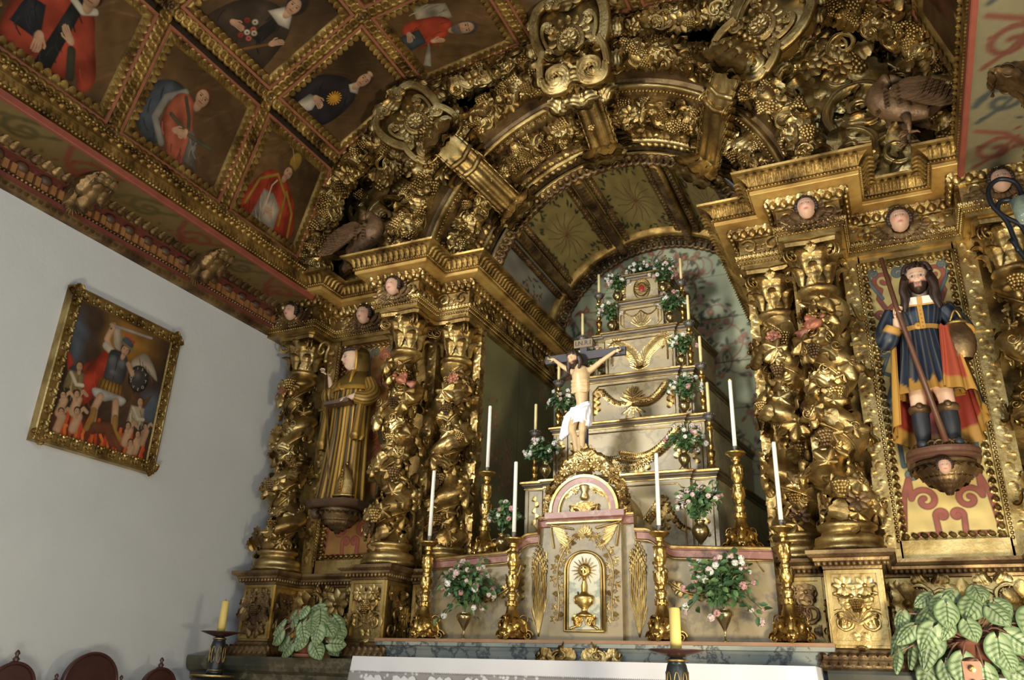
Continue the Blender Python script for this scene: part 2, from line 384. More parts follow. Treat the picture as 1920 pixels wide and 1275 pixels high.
# ------------------------------------------------------------------ painted pictures (colours laid on a fine mesh)
def in_poly(U, W, pts):
    ins = np.zeros(U.shape, bool); n = len(pts)
    for i in range(n):
        x0, y0 = pts[i]; x1, y1 = pts[(i+1) % n]
        if y0 == y1: continue
        c = ((y0 > W) != (y1 > W)) & (U < (x1-x0)*(W-y0)/(y1-y0)+x0); ins ^= c
    return ins
def round_poly(pts, k=5):
    P = np.asarray(pts, float); n = len(P); o = []
    for i in range(n):
        p0, p1, p2, p3 = P[i-1], P[i], P[(i+1) % n], P[(i+2) % n]
        for j in range(k): t = j/k; o.append(tuple(.5*((2*p1)+(-p0+p2)*t+(2*p0-5*p1+4*p2-p3)*t*t+(-p0+3*p1-3*p2+p3)*t**3)))
    return o
def seg_dist(U, W, pts):
    d = np.full(U.shape, 9.)
    for (x0, y0), (x1, y1) in zip(pts[:-1], pts[1:]):
        L = (x1-x0)**2+(y1-y0)**2+1e-12; t = np.clip(((U-x0)*(x1-x0)+(W-y0)*(y1-y0))/L, 0, 1)
        d = np.minimum(d, np.hypot(U-x0-t*(x1-x0), W-y0-t*(y1-y0)))
    return d
def blotch(U, W, seed, n=9, k=(2, 9)):
    r = random.Random(seed); o = np.zeros(U.shape)
    for _ in range(n):
        a = r.uniform(0, 2*PI); f = r.uniform(*k); o += np.sin((U*math.cos(a)+W*math.sin(a))*f*2+r.uniform(0, 6))/n**.5
    return o
def paint(o, ex, ey, w, h, nx, ny, bg, shapes, seed=0, var=.12, vol=False):
    # o = lower-left corner; returns MB; shapes in (u, v): u 0..1 across, v 0..1 up, both in units of w / h
    o = np.asarray(o, float); ex = nrm(ex); ey = nrm(ey)
    u = np.linspace(0, 1, nx); v = np.linspace(0, 1, ny); U, W = np.meshgrid(u, v, indexing='ij')
    P = o+U[..., None]*w*ex+W[..., None]*h*ey
    asp = h/w; V2 = W*asp
    col = np.zeros(U.shape+(4,)); b0 = np.array((tuple(bg)+(0.,))[:4]); col[:] = b0
    col[..., :3] *= (1+var*blotch(U, V2, seed, 12, (3, 22)))[..., None]
    if vol:      # brushed, blotchy old ground
        rr = random.Random(seed+3)
        for _ in range(60):
            x, y, a = rr.random(), rr.random()*asp, rr.uniform(.5, 1.1); d = seg_dist(U, V2, [(x, y), (x+.25*math.cos(a), y+.25*math.sin(a))]); col[..., :3] *= (1+rr.uniform(-.22, .30)*np.exp(-(d/.012)**2))[..., None]
        col[..., :3] *= (1+.35*blotch(U, V2, seed+9, 6, (1, 4)))[..., None]
    for s in shapes:
        k = s[0]; sv = 1.0
        if k == 'e':
            _, cx, cy, rx, ry, ang, c = s[:7]; so = s[7] if len(s) > 7 else .12; a = math.radians(ang); dx = U-cx; dy = V2-cy*asp
            X = (dx*math.cos(a)+dy*math.sin(a))/rx; Y = (-dx*math.sin(a)+dy*math.cos(a))/ry; al = np.clip((1-np.hypot(X, Y))/so, 0, 1)
            if vol and max(rx, ry) > .035: sv = np.clip(1.12-.30*np.hypot(X+.35, Y-.25)**2, .55, 1.15)
        elif k == 'p':
            _, pts, c = s[:3]; pts = [(x, y*asp) for x, y in pts]; so = .012
            if vol and len(pts) > 5: pts = round_poly(pts)
            d = seg_dist(U, V2, pts+[pts[0]]); al = np.where(in_poly(U, V2, pts), np.clip(d/so+.45, 0, 1), np.clip(.45-d/so, 0, 1))
            if vol: sv = (.48+.70*np.clip(d/.085, 0, 1)**.7)*(1+.28*blotch(U, V2, seed+len(pts), 7, (4, 14)))
        else:
            _, pts, wd, c = s[:4]; pts = [(x, y*asp) for x, y in pts]; d = seg_dist(U, V2, pts); al = np.clip((wd-d)/(.25*wd+.003)+.2, 0, 1)
            if vol and wd > .018: sv = np.clip(1.15-.55*(d/wd)**2, .5, 1.15)
        c4 = np.array((tuple(c)+(0.,))[:4]); sh = 1+.10*blotch(U, V2, seed+len(s)*7+int(1000*sum(c4)), 8, (6, 26)); cc = np.concatenate([c4[None, None, :3]*(sh*sv)[..., None], np.full(U.shape+(1,), c4[3])], -1)
        col = col*(1-al[..., None])+cc*al[..., None]
    col = np.clip(col, 0, 1)
    m = MB(); m.add(T(P.reshape(-1, 3), grid_faces(nx, ny), col=col.reshape(-1, 4), smooth=True)); return m
def spiral_pts(cx, cy, r, a0, turns, n=26, tail=None, asp=1.0):
    pts = []
    if tail: pts += tail
    for i in range(n):
        t = i/(n-1); a = a0+turns*2*PI*t; rr = r*(1-.82*t); pts.append((cx+rr*math.cos(a), cy+rr*math.sin(a)/asp))
    return pts
# ------------------------------------------------------------------ the room
ACAS = acanthus(curl=2.0, w=.42, lobes=3, nu=9, nv=5)
ACAM = acanthus(curl=2.4, w=.40, lobes=4, nu=14, nv=7)
EGG = xf(SPHS, sc3((0, 0, 0), .5, .62, .35))
def mir(mb):
    m = np.eye(4); m[0, 0] = -1; o = MB(); t = T(np.concatenate(mb.V), np.concatenate(mb.Q), np.concatenate(mb.R), np.concatenate(mb.C))
    o.add(t, m); o.Qs = [np.concatenate(mb.Qs)]; o.Rs = [np.concatenate(mb.Rs)]; return o
def sided(mb, s): return mir(mb) if s > 0 else mb
SIDE = {-1: 'left', 1: 'right'}
CZ, CR = 4.35, 1.27          # arch centre height and opening radius
struct('floor', MB().add(box(-3.2, 3.2, -7, 2.5, .15, .25)), FLOOR)
struct('wall_left', MB().add(box(-3.2, -3.0, -7, 2.5, .25, 4.9)), WHITE)
struct('wall_right', MB().add(box(3.0, 3.2, -7, 2.5, .25, 4.9)), WHITE)

struct('wall_back', MB().add(box(-3.2, 3.2, 2.36, 2.5, .25, 6.7)), WHITE)
# wooden vault: five boarded facets
PROF = [(-2.69, 4.62), (-2.40, 5.66), (-1.54, 6.22), (-.5, 6.36), (.5, 6.36), (1.54, 6.22), (2.40, 5.66), (2.69, 4.62)]
YR = [.02, -.95, -2.02, -3.08, -4.15, -5.2]
cb = MB()
for (x0, z0), (x1, z1) in zip(PROF[:-1], PROF[1:]):
    n = nrm((-(z1-z0), 0, (x1-x0))); e_ = nrm((x1-x0, 0, z1-z0))*.05
    a = np.array([x0, 0, z0])+n*.07-e_; b = np.array([x1, 0, z1])+n*.07+e_; c = b+n*.05; d = a+n*.05
    V = [(p[0], y, p[2]) for y in (-5.2, .75) for p in (a, b, c, d)]
    cb.add(T(V, [(0, 1, 5, 4), (3, 7, 6, 2), (0, 4, 7, 3), (1, 2, 6, 5)], smooth=False))
for s in (-1, 1):
    cb.add(box(min(s*2.70, s*3.2), max(s*2.70, s*3.2), -5.2, .9, 4.63, 4.71))
struct('ceiling', cb, DKB)

def rib_beam(p0, p1, n, mb, rbm, half=.036):
    # carved rib between two coffers: dark cushion with a pierced guilloche of leaves
    p0 = np.asarray(p0, float); p1 = np.asarray(p1, float); L = np.linalg.norm(p1-p0); d = (p1-p0)/L; n = nrm(n); x = np.cross(n, d)
    q = lambda a, b, t: p0+d*t+x*a+n*b
    for hw, h0, h1 in ((half, -.08, .012),):
        V = [q(a, b, t) for t in (0, L) for a, b in ((-hw, h0), (-hw, h1), (hw, h1), (hw, h0))]
        mb.add(T(V, [(0, 1, 5, 4), (1, 2, 6, 5), (2, 3, 7, 6)], smooth=False))
    k = max(2, int(L/.062))
    for i in range(k):
        c = q(0, .014, (i+.5)*L/k); mb.add(RNG, frame(c, n, d, .030, .5 if i % 2 else -.5, sx=.036))
RNG = tube([(math.cos(a), 1.25*math.sin(a), 0) for a in np.linspace(0, 2*PI, 13)], .52, 7, cap=False)
def coffer_frame(c, eu, ev, n, hu, hv, gm, rm):
    # gilded leaf moulding and a red fillet round one picture; n points into the room
    for e, f, hl, hs in ((eu, ev, hu, hv), (-eu, -ev, hu, hv), (ev, -eu, hv, hu), (-ev, eu, hv, hu)):
        # side lying at -f*hs, running along e
        def pt(t, off, up): return c-f*(hs+off)+e*t+n*up
        L0, L1 = hl, hl+.085
        prof = [(0, -.02), (.010, .010), (.035, .020), (.055, .014), (.060, .006)]
        V = []; k = len(prof)
        for sg in (-1, 1):
            for o_, u_ in prof: V.append(pt(sg*(hl+o_), o_, u_))
        gm.add(T(V, grid_faces(2, k)[:, ::-1]))
        cnt = max(3, int(2*hl/.058))
        for i in range(cnt):
            t = -hl+(i+.5)*2*hl/cnt; gm.add(ACAS, frame(pt(t, -.004, .026), n, -f, .066, 0, sx=.07, sz=.06))
        V = []; pr2 = [(.060, .004), (.063, .022), (.085, .022), (.09, .0), (.092, -.03)]
        for sg in (-1, 1):
            for o_, u_ in pr2: V.append(pt(sg*(hl+o_), o_, u_))
        rm.add(T(V, grid_faces(2, 5)[:, ::-1], smooth=False))
ribs = MB()
ROSE = MB()
for i in range(6):
    a = i*PI/3; ROSE.add(ACAM, mat4((0, 0, 0), (math.cos(a), math.sin(a), 0), (-math.sin(a), math.cos(a), 0), (0, 0, 1)))
    ROSE.add(ACAS, mat4((0, 0, .12), (.6*math.cos(a+.5), .6*math.sin(a+.5), 0), (-.6*math.sin(a+.5), .6*math.cos(a+.5), 0), (0, 0, .8)))
ROSE.add(SPHS, sc3((0, 0, .22), .22, .22, .2)); ROSE = ROSE.tpl()
def facet(i):
    (x0, z0), (x1, z1) = PROF[i], PROF[i+1]
    a = np.array([x0, 0, z0]); b = np.array([x1, 0, z1]); ev = nrm(b-a); n = np.array([ev[2], 0, -ev[0]]); return a, b, ev, n
def vert_n(i):
    ns = [facet(j)[3] for j in (i-1, i) if 0 <= j < 7]; return nrm(sum(ns))
for i in range(8):
    nn = vert_n(i); x, z = PROF[i]
    for y1, y0 in zip(YR[:-1], YR[1:]):
        if y0 < -3.2 and i > 5: continue
        rib_beam((x, y1, z), (x, y0, z), nn, ribs, None)
for i in range(7):
    a, b, ev, n = facet(i)
    for y in YR[:5]:
        rib_beam((a[0], y, a[2]), (b[0], y, b[2]), n, ribs, None)
struct('trim_1', ribs, GOLDD)
k = 0
PL = {0: 'lowest row beside the left cornice', 1: 'sloping middle row left of the arch', 2: 'upper row above the arch', 7: ''}
for i in range(8):
    for j, y in enumerate(YR[:4]):
        nn = vert_n(i); x, z = PROF[i]
        m = MB().add(ROSE, frame((x+nn[0]*.02, y, z+nn[2]*.02), nn, (0, 1, 0), .085))
        rowname = ['on the left cornice edge', 'on the lower left rib', 'on the upper left rib', 'left of the vault crown', 'right of the vault crown', 'on the upper right rib', 'on the lower right rib', 'on the right cornice edge'][i]
        o = obj('ceiling_rosette', m, GOLDB); tag(o, 'small dark carved leaf rosette '+rowname+', '+['next to the gilded retable', 'one coffer out from the retable', 'two coffers out from the retable', 'three coffers out from the retable'][j], 'rosette', 'rosettes on the ceiling ribs')

# ------------------------------------------------------------------ ceiling pictures
BGB = hx(92, 68, 42); SK = hx(186, 146, 114); RED = hx(142, 58, 40); DKN = hx(36, 32, 32); WHT = hx(190, 178, 156); GRY = hx(104, 106, 104); HR = hx(58, 34, 22)
def figure_face(cx, cy, s, ang=0, hair=HR, beard=None):
    c, sn = math.cos(math.radians(ang)), math.sin(math.radians(ang)); R = lambda x, y: (cx+(x*c-y*sn)*s, cy+(x*sn+y*c)*s)
    sh = [('e', *R(0, .25), 1.08*s, 1.2*s, ang, hair, .2), ('e', *R(0, -1.0), .5*s, .8*s, ang, SK, .2), ('e', *R(0, 0), .8*s, 1.06*s, ang, SK, .15)]
    if beard: sh += [('e', *R(0, -.75), .75*s, .8*s, ang, beard, .3), ('e', *R(0, -.05), .68*s, .6*s, ang, SK, .2)]
    for x in (-.32, .34): sh += [('e', *R(x, .14), .17*s, .09*s, ang, hx(54, 34, 26), .4), ('s', [R(x-.2, .36), R(x+.2, .38)], .05*s, hx(84, 54, 38))]
    sh += [('s', [R(.02, .2), R(.1, -.25), R(-.04, -.28)], .05*s, hx(150, 104, 78)), ('s', [R(-.2, -.52), R(.24, -.52)], .07*s, hx(150, 66, 52)), ('e', *R(-.5, -.2), .2*s, .2*s, 0, hx(206, 140, 108), .9)]
    return sh
def hand(cx, cy, s, ang):
    c, sn = math.cos(math.radians(ang)), math.sin(math.radians(ang)); R = lambda x, y: (cx+(x*c-y*sn)*s, cy+(x*sn+y*c)*s)
    sh = [('e', *R(0, 0), .8*s, .55*s, ang, SK, .2)]
    for i, y in enumerate((-.36, -.12, .12, .34)): sh.append(('s', [R(.4, y), R(1.2-.12*abs(i-1.4), y*1.15), R(1.75-.15*abs(i-1.4), y*1.0-.1)], .12*s, SK))
    sh.append(('s', [R(-.1, .4), R(.5, .75), R(.8, .72)], .14*s, SK)); return sh
def folds(pts, n, col, wd, seed):
    r = random.Random(seed); xs = [p[0] for p in pts]; ys = [p[1] for p in pts]; o = []
    for _ in range(n):
        x = r.uniform(min(xs), max(xs)); y = r.uniform(min(ys), max(ys)); U = np.array([[x]]); W = np.array([[y]])
        if in_poly(U, W, pts)[0, 0]:
            a = r.uniform(-2.1, -1.0); L = r.uniform(.06, .16); o.append(('s', [(x, y), (x+.5*L*math.cos(a)+.01, y+.5*L*math.sin(a)), (x+L*math.cos(a+.3), y+L*math.sin(a+.3))], wd, col))
    return o
def robe(pts, col, seed, dark=.55, lite=1.3, n=12):
    d = tuple(np.array(col)*dark); l = tuple(np.minimum(1, np.array(col)*lite)); return [('p', pts, col)]+folds(pts, n, d, .007, seed)+folds(pts, n//2, l, .006, seed+5)
def tf(sh, su, sv, du, dv):
    # shift and scale painted shapes about the middle of the canvas
    P = lambda p: (.5+(p[0]-.5)*su+du, .5+(p[1]-.5)*sv+dv); o = []
    for q in sh:
        if q[0] == 'e': x, y = P(q[1:3]); o.append(('e', x, y, q[3]*su, q[4]*su)+tuple(q[5:]))
        elif q[0] == 'p': o.append(('p', [P(p) for p in q[1]])+tuple(q[2:]))
        else: o.append(('s', [P(p) for p in q[1]], q[2]*su)+tuple(q[3:]))
    return o
def pic_red():      # red-robed saint with hands on the breast
    p = [(.02, .1), (.0, .75), (.25, .92), (.52, .88), (.66, .62), (.80, .30), (.72, .12), (.62, .25), (.5, .1)]
    return robe(p, RED, 1)+robe([(.30, .02), (.36, .9), (.46, .9), (.44, .02)], hx(40, 42, 40), 2)+robe([(.02, .3), (.05, .6), (.2, .62), (.28, .3)], hx(44, 46, 50), 8)+[('s', [(.3, .86), (.46, .80), (.55, .88)], .035, WHT)]+hand(.47, .5, .07, 140)+hand(.26, .33, .08, -80)+[('s', [(.60, .2), (.52, .42)], .04, hx(60, 56, 44))]+figure_face(.47, .98, .10, 5)
def pic_martyr():   # pink robe, blue mantle, palm
    p = [(.34, .28), (.36, .56), (.46, .66), (.56, .62), (.6, .48), (.66, .36), (.68, .08), (.52, .06), (.42, .2)]
    b = [(.10, .2), (.12, .5), (.30, .68), (.46, .66), (.34, .5), (.32, .26), (.42, .14), (.3, .06)]
    return robe(b, hx(66, 72, 78), 3)+[('s', [(.44, .66), (.30, .5), (.28, .28), (.42, .12)], .035, hx(132, 126, 116))]+robe(p, hx(158, 84, 62), 4)+robe([(.66, .1), (.62, .4), (.72, .36), (.78, .1)], hx(120, 112, 102), 6)+[('s', [(.4, .4), (.62, .34), (.86, .36)], .022, hx(84, 80, 58)), ('s', [(.46, .62), (.56, .48), (.6, .38)], .02, hx(70, 68, 52))]+hand(.50, .30, .06, 20)+hand(.58, .34, .05, -110)+figure_face(.60, .72, .085, -8, hx(96, 58, 34))
def pic_pope():     # pope writing, tiara and red cope
    p = [(.05, .02), (.12, .38), (.26, .56), (.48, .58), (.60, .5), (.74, .38), (.82, .04)]
    return robe(p, hx(150, 56, 38), 7)+robe([(.22, .02), (.26, .34), (.4, .36), (.56, .26), (.58, .02)], hx(168, 152, 132), 9, .7, 1.15)+[('s', [(.1, .1), (.16, .4), (.36, .56), (.56, .42), (.62, .1)], .02, hx(150, 116, 50)), ('s', [(.56, .46), (.74, .3), (.8, .06)], .02, hx(150, 116, 50)), ('s', [(.36, .16), (.34, .42), (.38, .5)], .01, hx(200, 180, 150))]+hand(.40, .17, .06, -20)+[('e', .52, .80, .08, .13, -10, hx(150, 118, 48), .2), ('e', .40, .92, .05, .03, 20, hx(170, 150, 120), .6), ('s', [(.4, .92), (.5, .8)], .006, hx(180, 150, 100))]+figure_face(.48, .64, .075, -14, hx(90, 66, 40))
def pic_roses():    # nun with roses and staff
    p = [(.12, .0), (.14, .42), (.36, .66), (.62, .66), (.74, .4), (.72, .02)]
    ro = []
    for i, (x, y) in enumerate([(.34, .38), (.40, .42), (.44, .36), (.36, .30), (.42, .30), (.47, .27), (.40, .24), (.47, .34)]): ro += [('e', x, y, .032, .032, 0, [RED, WHT, hx(176, 92, 76)][i % 3], .4), ('e', x, y, .014, .014, 0, hx(110, 40, 30), .6)]
    return robe(p, hx(58, 46, 36), 11)+robe([(.46, .3), (.48, .68), (.58, .68), (.58, .3)], hx(40, 36, 34), 12)+[('p', [(.40, .58), (.52, .8), (.66, .6), (.56, .56)], WHT)]+ro+[('s', [(.46, .08), (.66, .40), (.70, .46)], .014, hx(120, 84, 40))]+hand(.66, .40, .06, 60)+hand(.28, .28, .06, 10)+[('e', .54, .82, .10, .13, 0, hx(46, 38, 34), .2)]+figure_face(.53, .78, .08, 6, hx(46, 38, 34))
def pic_sun():      # black-robed friar with a golden sun on the breast
    p = [(.16, .14), (.20, .44), (.42, .62), (.60, .62), (.72, .5), (.72, .2), (.6, .02), (.4, .02)]
    rays = [('s', [(.53, .40), (.53+.075*math.cos(a), .40+.075*math.sin(a))], .008, hx(206, 150, 50)) for a in np.linspace(0, 2*PI, 17)[:-1]]
    return robe(p, hx(40, 36, 38), 13, .6, 1.6)+[('p', [(.28, .1), (.30, .26), (.42, .3), (.46, .16), (.40, .04)], WHT)]+[('p', [(.52, .60), (.58, .72), (.68, .6), (.6, .56)], WHT)]+rays+[('e', .53, .40, .042, .042, 0, hx(216, 160, 56), .3)]+hand(.40, .27, .07, -12)+figure_face(.60, .74, .085, -4, hx(72, 48, 32))+[('e', .595, .83, .05, .025, 0, SK, .4)]
def pic_book():     # bearded prophet, red tunic, open book
    p = [(.28, .2), (.34, .52), (.46, .62), (.60, .54), (.66, .3), (.5, .12)]
    return robe([(.10, .38), (.24, .68), (.44, .66), (.40, .5), (.28, .34)], hx(150, 138, 116), 14)+robe(p, hx(158, 62, 40), 15)+[('p', [(.40, .04), (.40, .30), (.60, .28), (.62, .02)], hx(58, 66, 72)), ('p', [(.60, .30), (.68, .28), (.92, .16), (.86, .10)], WHT)]+hand(.62, .36, .06, 70)+hand(.42, .18, .06, -20)+figure_face(.62, .70, .10, -16, hx(70, 66, 62), hx(96, 92, 84))
def pic_sky(): return [('e', .3, .3, .5, .4, 20, hx(70, 92, 98), .8), ('e', .7, .6, .4, .3, -20, hx(96, 108, 106), .9), ('e', .5, .2, .3, .2, 0, hx(120, 96, 72), .8)]
def pic_dim(): return robe([(.2, .05), (.24, .45), (.45, .62), (.65, .5), (.75, .05)], hx(96, 54, 40), 21)+figure_face(.48, .7, .09, 0)
CEIL = [(0, 0, lambda: tf(pic_pope(), 1.12, 1.12, .04, .05), 'ceiling picture of a mitred bishop writing in a red cope, beside the gilded retable'),
        (0, 1, lambda: tf(pic_martyr(), 1.1, 1.1, -.10, .0), 'ceiling picture of a saint in pink and blue holding a palm leaf'),
        (0, 2, lambda: tf(pic_red(), 1.0, .95, .09, -.14), 'ceiling picture of a red robed saint with a hand on the breast'),
        (1, 0, lambda: tf(pic_sun(), 1.2, 1.15, -.10, -.06), 'ceiling picture of a black robed friar with a golden sun on the breast'),
        (1, 1, lambda: tf(pic_roses(), 1.1, 1.1, .10, -.12), 'ceiling picture of a dark robed figure carrying red and white roses'),
        (1, 2, pic_dim, 'dim ceiling picture above the far left red robed saint'),
        (2, 0, lambda: tf(pic_book(), 1.15, 1.1, -.05, -.05), 'ceiling picture of a bearded man in red with an open book'),
        (2, 1, pic_dim, 'dim ceiling picture left of the bearded reader, at the top edge'),
        (3, 0, pic_sky, 'blue grey sky ceiling picture behind the top centre cartouche'),
        (4, 0, pic_sky, 'dull sky ceiling picture right of the vault crown'),
        (5, 0, pic_dim, 'brown ceiling picture over the right spandrel, edge only seen'),
        (6, 0, pic_dim, 'steep ceiling picture above the right cornice, hardly seen')]
for i, j, fn, lab in CEIL:
    a, b, ev, n = facet(i); y1, y0 = YR[j], YR[j+1]; ctr = (a+b)/2; ctr[1] = (y0+y1)/2
    W_ = y1-y0; H_ = np.linalg.norm(b-a); hu, hv = W_/2-.135, H_/2-.135
    if i in (0, 6): ctr = ctr-ev*(.04 if i == 0 else -.04); hv -= .03
    eu = np.array([0, 1., 0]) if i < 4 else np.array([0, -1., 0]); e2 = ev if i < 4 else -ev
    if i >= 3: e2 = ev; eu = np.array([0, 1., 0])
    t = thing('ceiling_painting', lab, 'painting', tuple(ctr), 'painted ceiling coffers')
    big = fn not in (pic_dim, pic_sky)
    mb = paint(ctr-eu*hu-e2*hv-n*.015, eu, e2, 2*hu, 2*hv, 170 if big else 40, 170 if big else 40, BGB, fn(), i*10+j, .10, True)
    if np.dot(np.cross(eu, e2), n) < 0: mb.Q = [q[:, ::-1] for q in mb.Q]
    obj('canvas', mb, CANV, t)
    g, r_ = MB(), MB(); coffer_frame(ctr, eu, e2, n, hu, hv, g, r_) if np.dot(np.cross(eu, e2), n) > 0 else coffer_frame(ctr, e2, eu, n, hv, hu, g, r_)
    obj('frame', g, GOLDD, t); obj('fillet', r_, FILL, t, 'faded orange fillet')

# ------------------------------------------------------------------ side cornices under the vault
for s in (-1, 1):
    t = thing('cornice', 'long carved red and gold cornice running along the top of the %s wall' % SIDE[s], 'cornice', (s*3.0, -2.5, 4.05), 'side wall cornices')
    Y0, Y1 = -5.2, .1
    path = [(-3.0, Y0), (-3.0, Y1)]
    def P(pr): return sided(MB().add(sweep(pr, path)), s)
    obj('lower_moulding', P([(0, 4.02), (.03, 4.025), (.05, 4.05), (.055, 4.07)]), GOLDB, t)
    obj('red_fillet', P([(.055, 4.07), (.075, 4.072), (.075, 4.095), (.055, 4.096)]), REDD, t)
    obj('frieze', P([(.055, 4.10), (.045, 4.12), (.045, 4.235), (.09, 4.24)]), REDD, t)
    m = MB(); path_rows(m, SPHS, path, .066, 4.108, .03, .014); path_rows(m, ACAS, path, .052, 4.03, .05, .05, sz=.03)
    obj('beading', sided(m, s), GOLDB, t)
    fl, cp = MB(), MB(); yy = Y0+.05
    while yy < Y1-.1:
        fl.add(box(-2.957, -2.925, yy, yy+.035, 4.125, 4.19)); fl.add(box(-2.957, -2.925, yy+.115, yy+.15, 4.125, 4.19)); fl.add(box(-2.957, -2.94, yy+.05, yy+.10, 4.125, 4.20))
        cp.add(SPH, sc3((-2.945, yy+.075, 4.20), .03, .046, .036)); yy += .17
    obj('fluting', sided(fl, s), ORANGE, t); obj('arched_caps', sided(cp, s), BROWNW, t)
    m = P([(.09, 4.24), (.10, 4.25), (.13, 4.262), (.14, 4.285)]); m2 = MB(); path_rows(m2, ACAM, path, .165, 4.285, .075, .085, sz=.07, sx=.085, up=(0, 0, -1), tilt=.9); m.merge(sided(m2, s))
    obj('leaf_moulding', m, GOLDB, t)
    # painted soffit with red scrolls
    L = Y1-Y0; sh = []
    for k in range(11):
        cx = (k+.5)/11; d = 1 if k % 2 else -1; c = [hx(112, 56, 38), hx(82, 72, 36)][k % 2] if s < 0 else [hx(118, 72, 58), hx(70, 76, 74)][k % 2]
        sh += [('s', spiral_pts(cx, .5, .026, PI*.5*d, 1.3*d, 18, [(cx-.045, .5-.35*d), (cx-.03, .5+.1*d)], asp=.335/L), .0050, c), ('s', [(cx-.02, .2), (cx+.01, .5), (cx+.03, .85)], .0042, c)]+[('e', cx+.012*q_, .5+.28*((q_*7) % 3-1), .006, .0028, 40*q_, c, .4) for q_ in range(-3, 4)]
    m = paint((s*2.86, Y0, 4.282), (0, 1, 0), (-s, 0, 0), L, .335, 560, 22, hx(112, 92, 52) if s < 0 else hx(132, 124, 96), sh, 3, .15)
    if s < 0: m.Q = [q[:, ::-1] for q in m.Q]
    obj('painted_soffit', m, PAINT, t)
    obj('red_band', P([(.472, 4.284), (.474, 4.264), (.500, 4.260), (.506, 4.266), (.508, 4.306), (.46, 4.316)]), REDB, t)
    m = P([(.46, 4.316), (.50, 4.325), (.49, 4.345), (.50, 4.37), (.51, 4.41), (.505, 4.45), (.49, 4.475), (.505, 4.49), (.46, 4.50)])
    m2 = MB(); path_rows(m2, ACAM, path, .505, 4.35, .062, .12, sz=.10, sx=.085); path_rows(m2, SPHS, path, .502, 4.335, .028, .013); path_rows(m2, SPHS, path, .508, 4.483, .028, .013); m.merge(sided(m2, s))
    obj('acanthus_roll', m, GOLDD, t)
    obj('top_band', P([(.46, 4.50), (.40, 4.51), (.34, 4.56), (.28, 4.62)]), DKB, t)
    for k, yb in enumerate((-.867, -1.985, -3.1)):
        b = MB()
        prof = [(.05, 4.10), (.13, 4.12), (.17, 4.17), (.20, 4.20), (.30, 4.22), (.38, 4.25), (.40, 4.285)]
        V = []
        for d, z in prof:
            for y in (-.07, -.055, .055, .07): V.append((-3+d-(.02 if abs(y) > .06 else 0), yb+y, z))
        b.add(T(V, grid_faces(len(prof), 4)));
        for sg in (-1, 1):
            V = [(-3+d, yb+sg*.07, z) for d, z in prof]+[(-2.98, yb+sg*.07, 4.285)]; n_ = len(V); c0 = np.mean(V, 0)
            b.add(T(V+[tuple(c0)], None, [((i, (i+1) % n_, n_) if sg > 0 else ((i+1) % n_, i, n_)) for i in range(n_)], smooth=False))
        l = MB()
        for y, L_ in ((-.055, .24), (.055, .24), (0, .34)): l.add(ACA, frame((-2.615, yb+y, 4.275), (.70, y*4, -.70), (-.72, y*2.5, -.70), L_, sx=L_*.62, sz=L_*.7))
        for y in (-.05, 0, .05): l.add(ACAM, frame((-2.60, yb+y, 4.262), (.95, y*3, -.3), (.15, 0, -1), .085))
        for y in (-.06, .06): l.add(ACAM, frame((-2.90, yb+y*.8, 4.19), (.5, y*9, -.3), (-.1, y*4, -1), .12))
        l.add(PAL, frame((-2.90, yb, 4.13), (.9, 0, -.3), (0, 0, -1), .09))
        for sg in (-1, 1): l.add(VOL, mat4((-2.68, yb+sg*.075, 4.235), (.05, 0, 0), (0, 0, .05), (0, -sg*.06, 0))); l.add(VOL, mat4((-2.86, yb+sg*.07, 4.17), (.035, 0, 0), (0, 0, .035), (0, -sg*.05, 0)))
        bt = thing('cornice_bracket', 'gilded acanthus bracket under the %s cornice, %s from the retable' % (SIDE[s], ['first', 'second', 'third'][k]), 'bracket', (s*2.95, yb, 4.1), 'acanthus brackets under the cornices')
        obj('body', sided(b, s), GOLDB, bt); obj('acanthus', sided(l, s), GOLDB, bt)
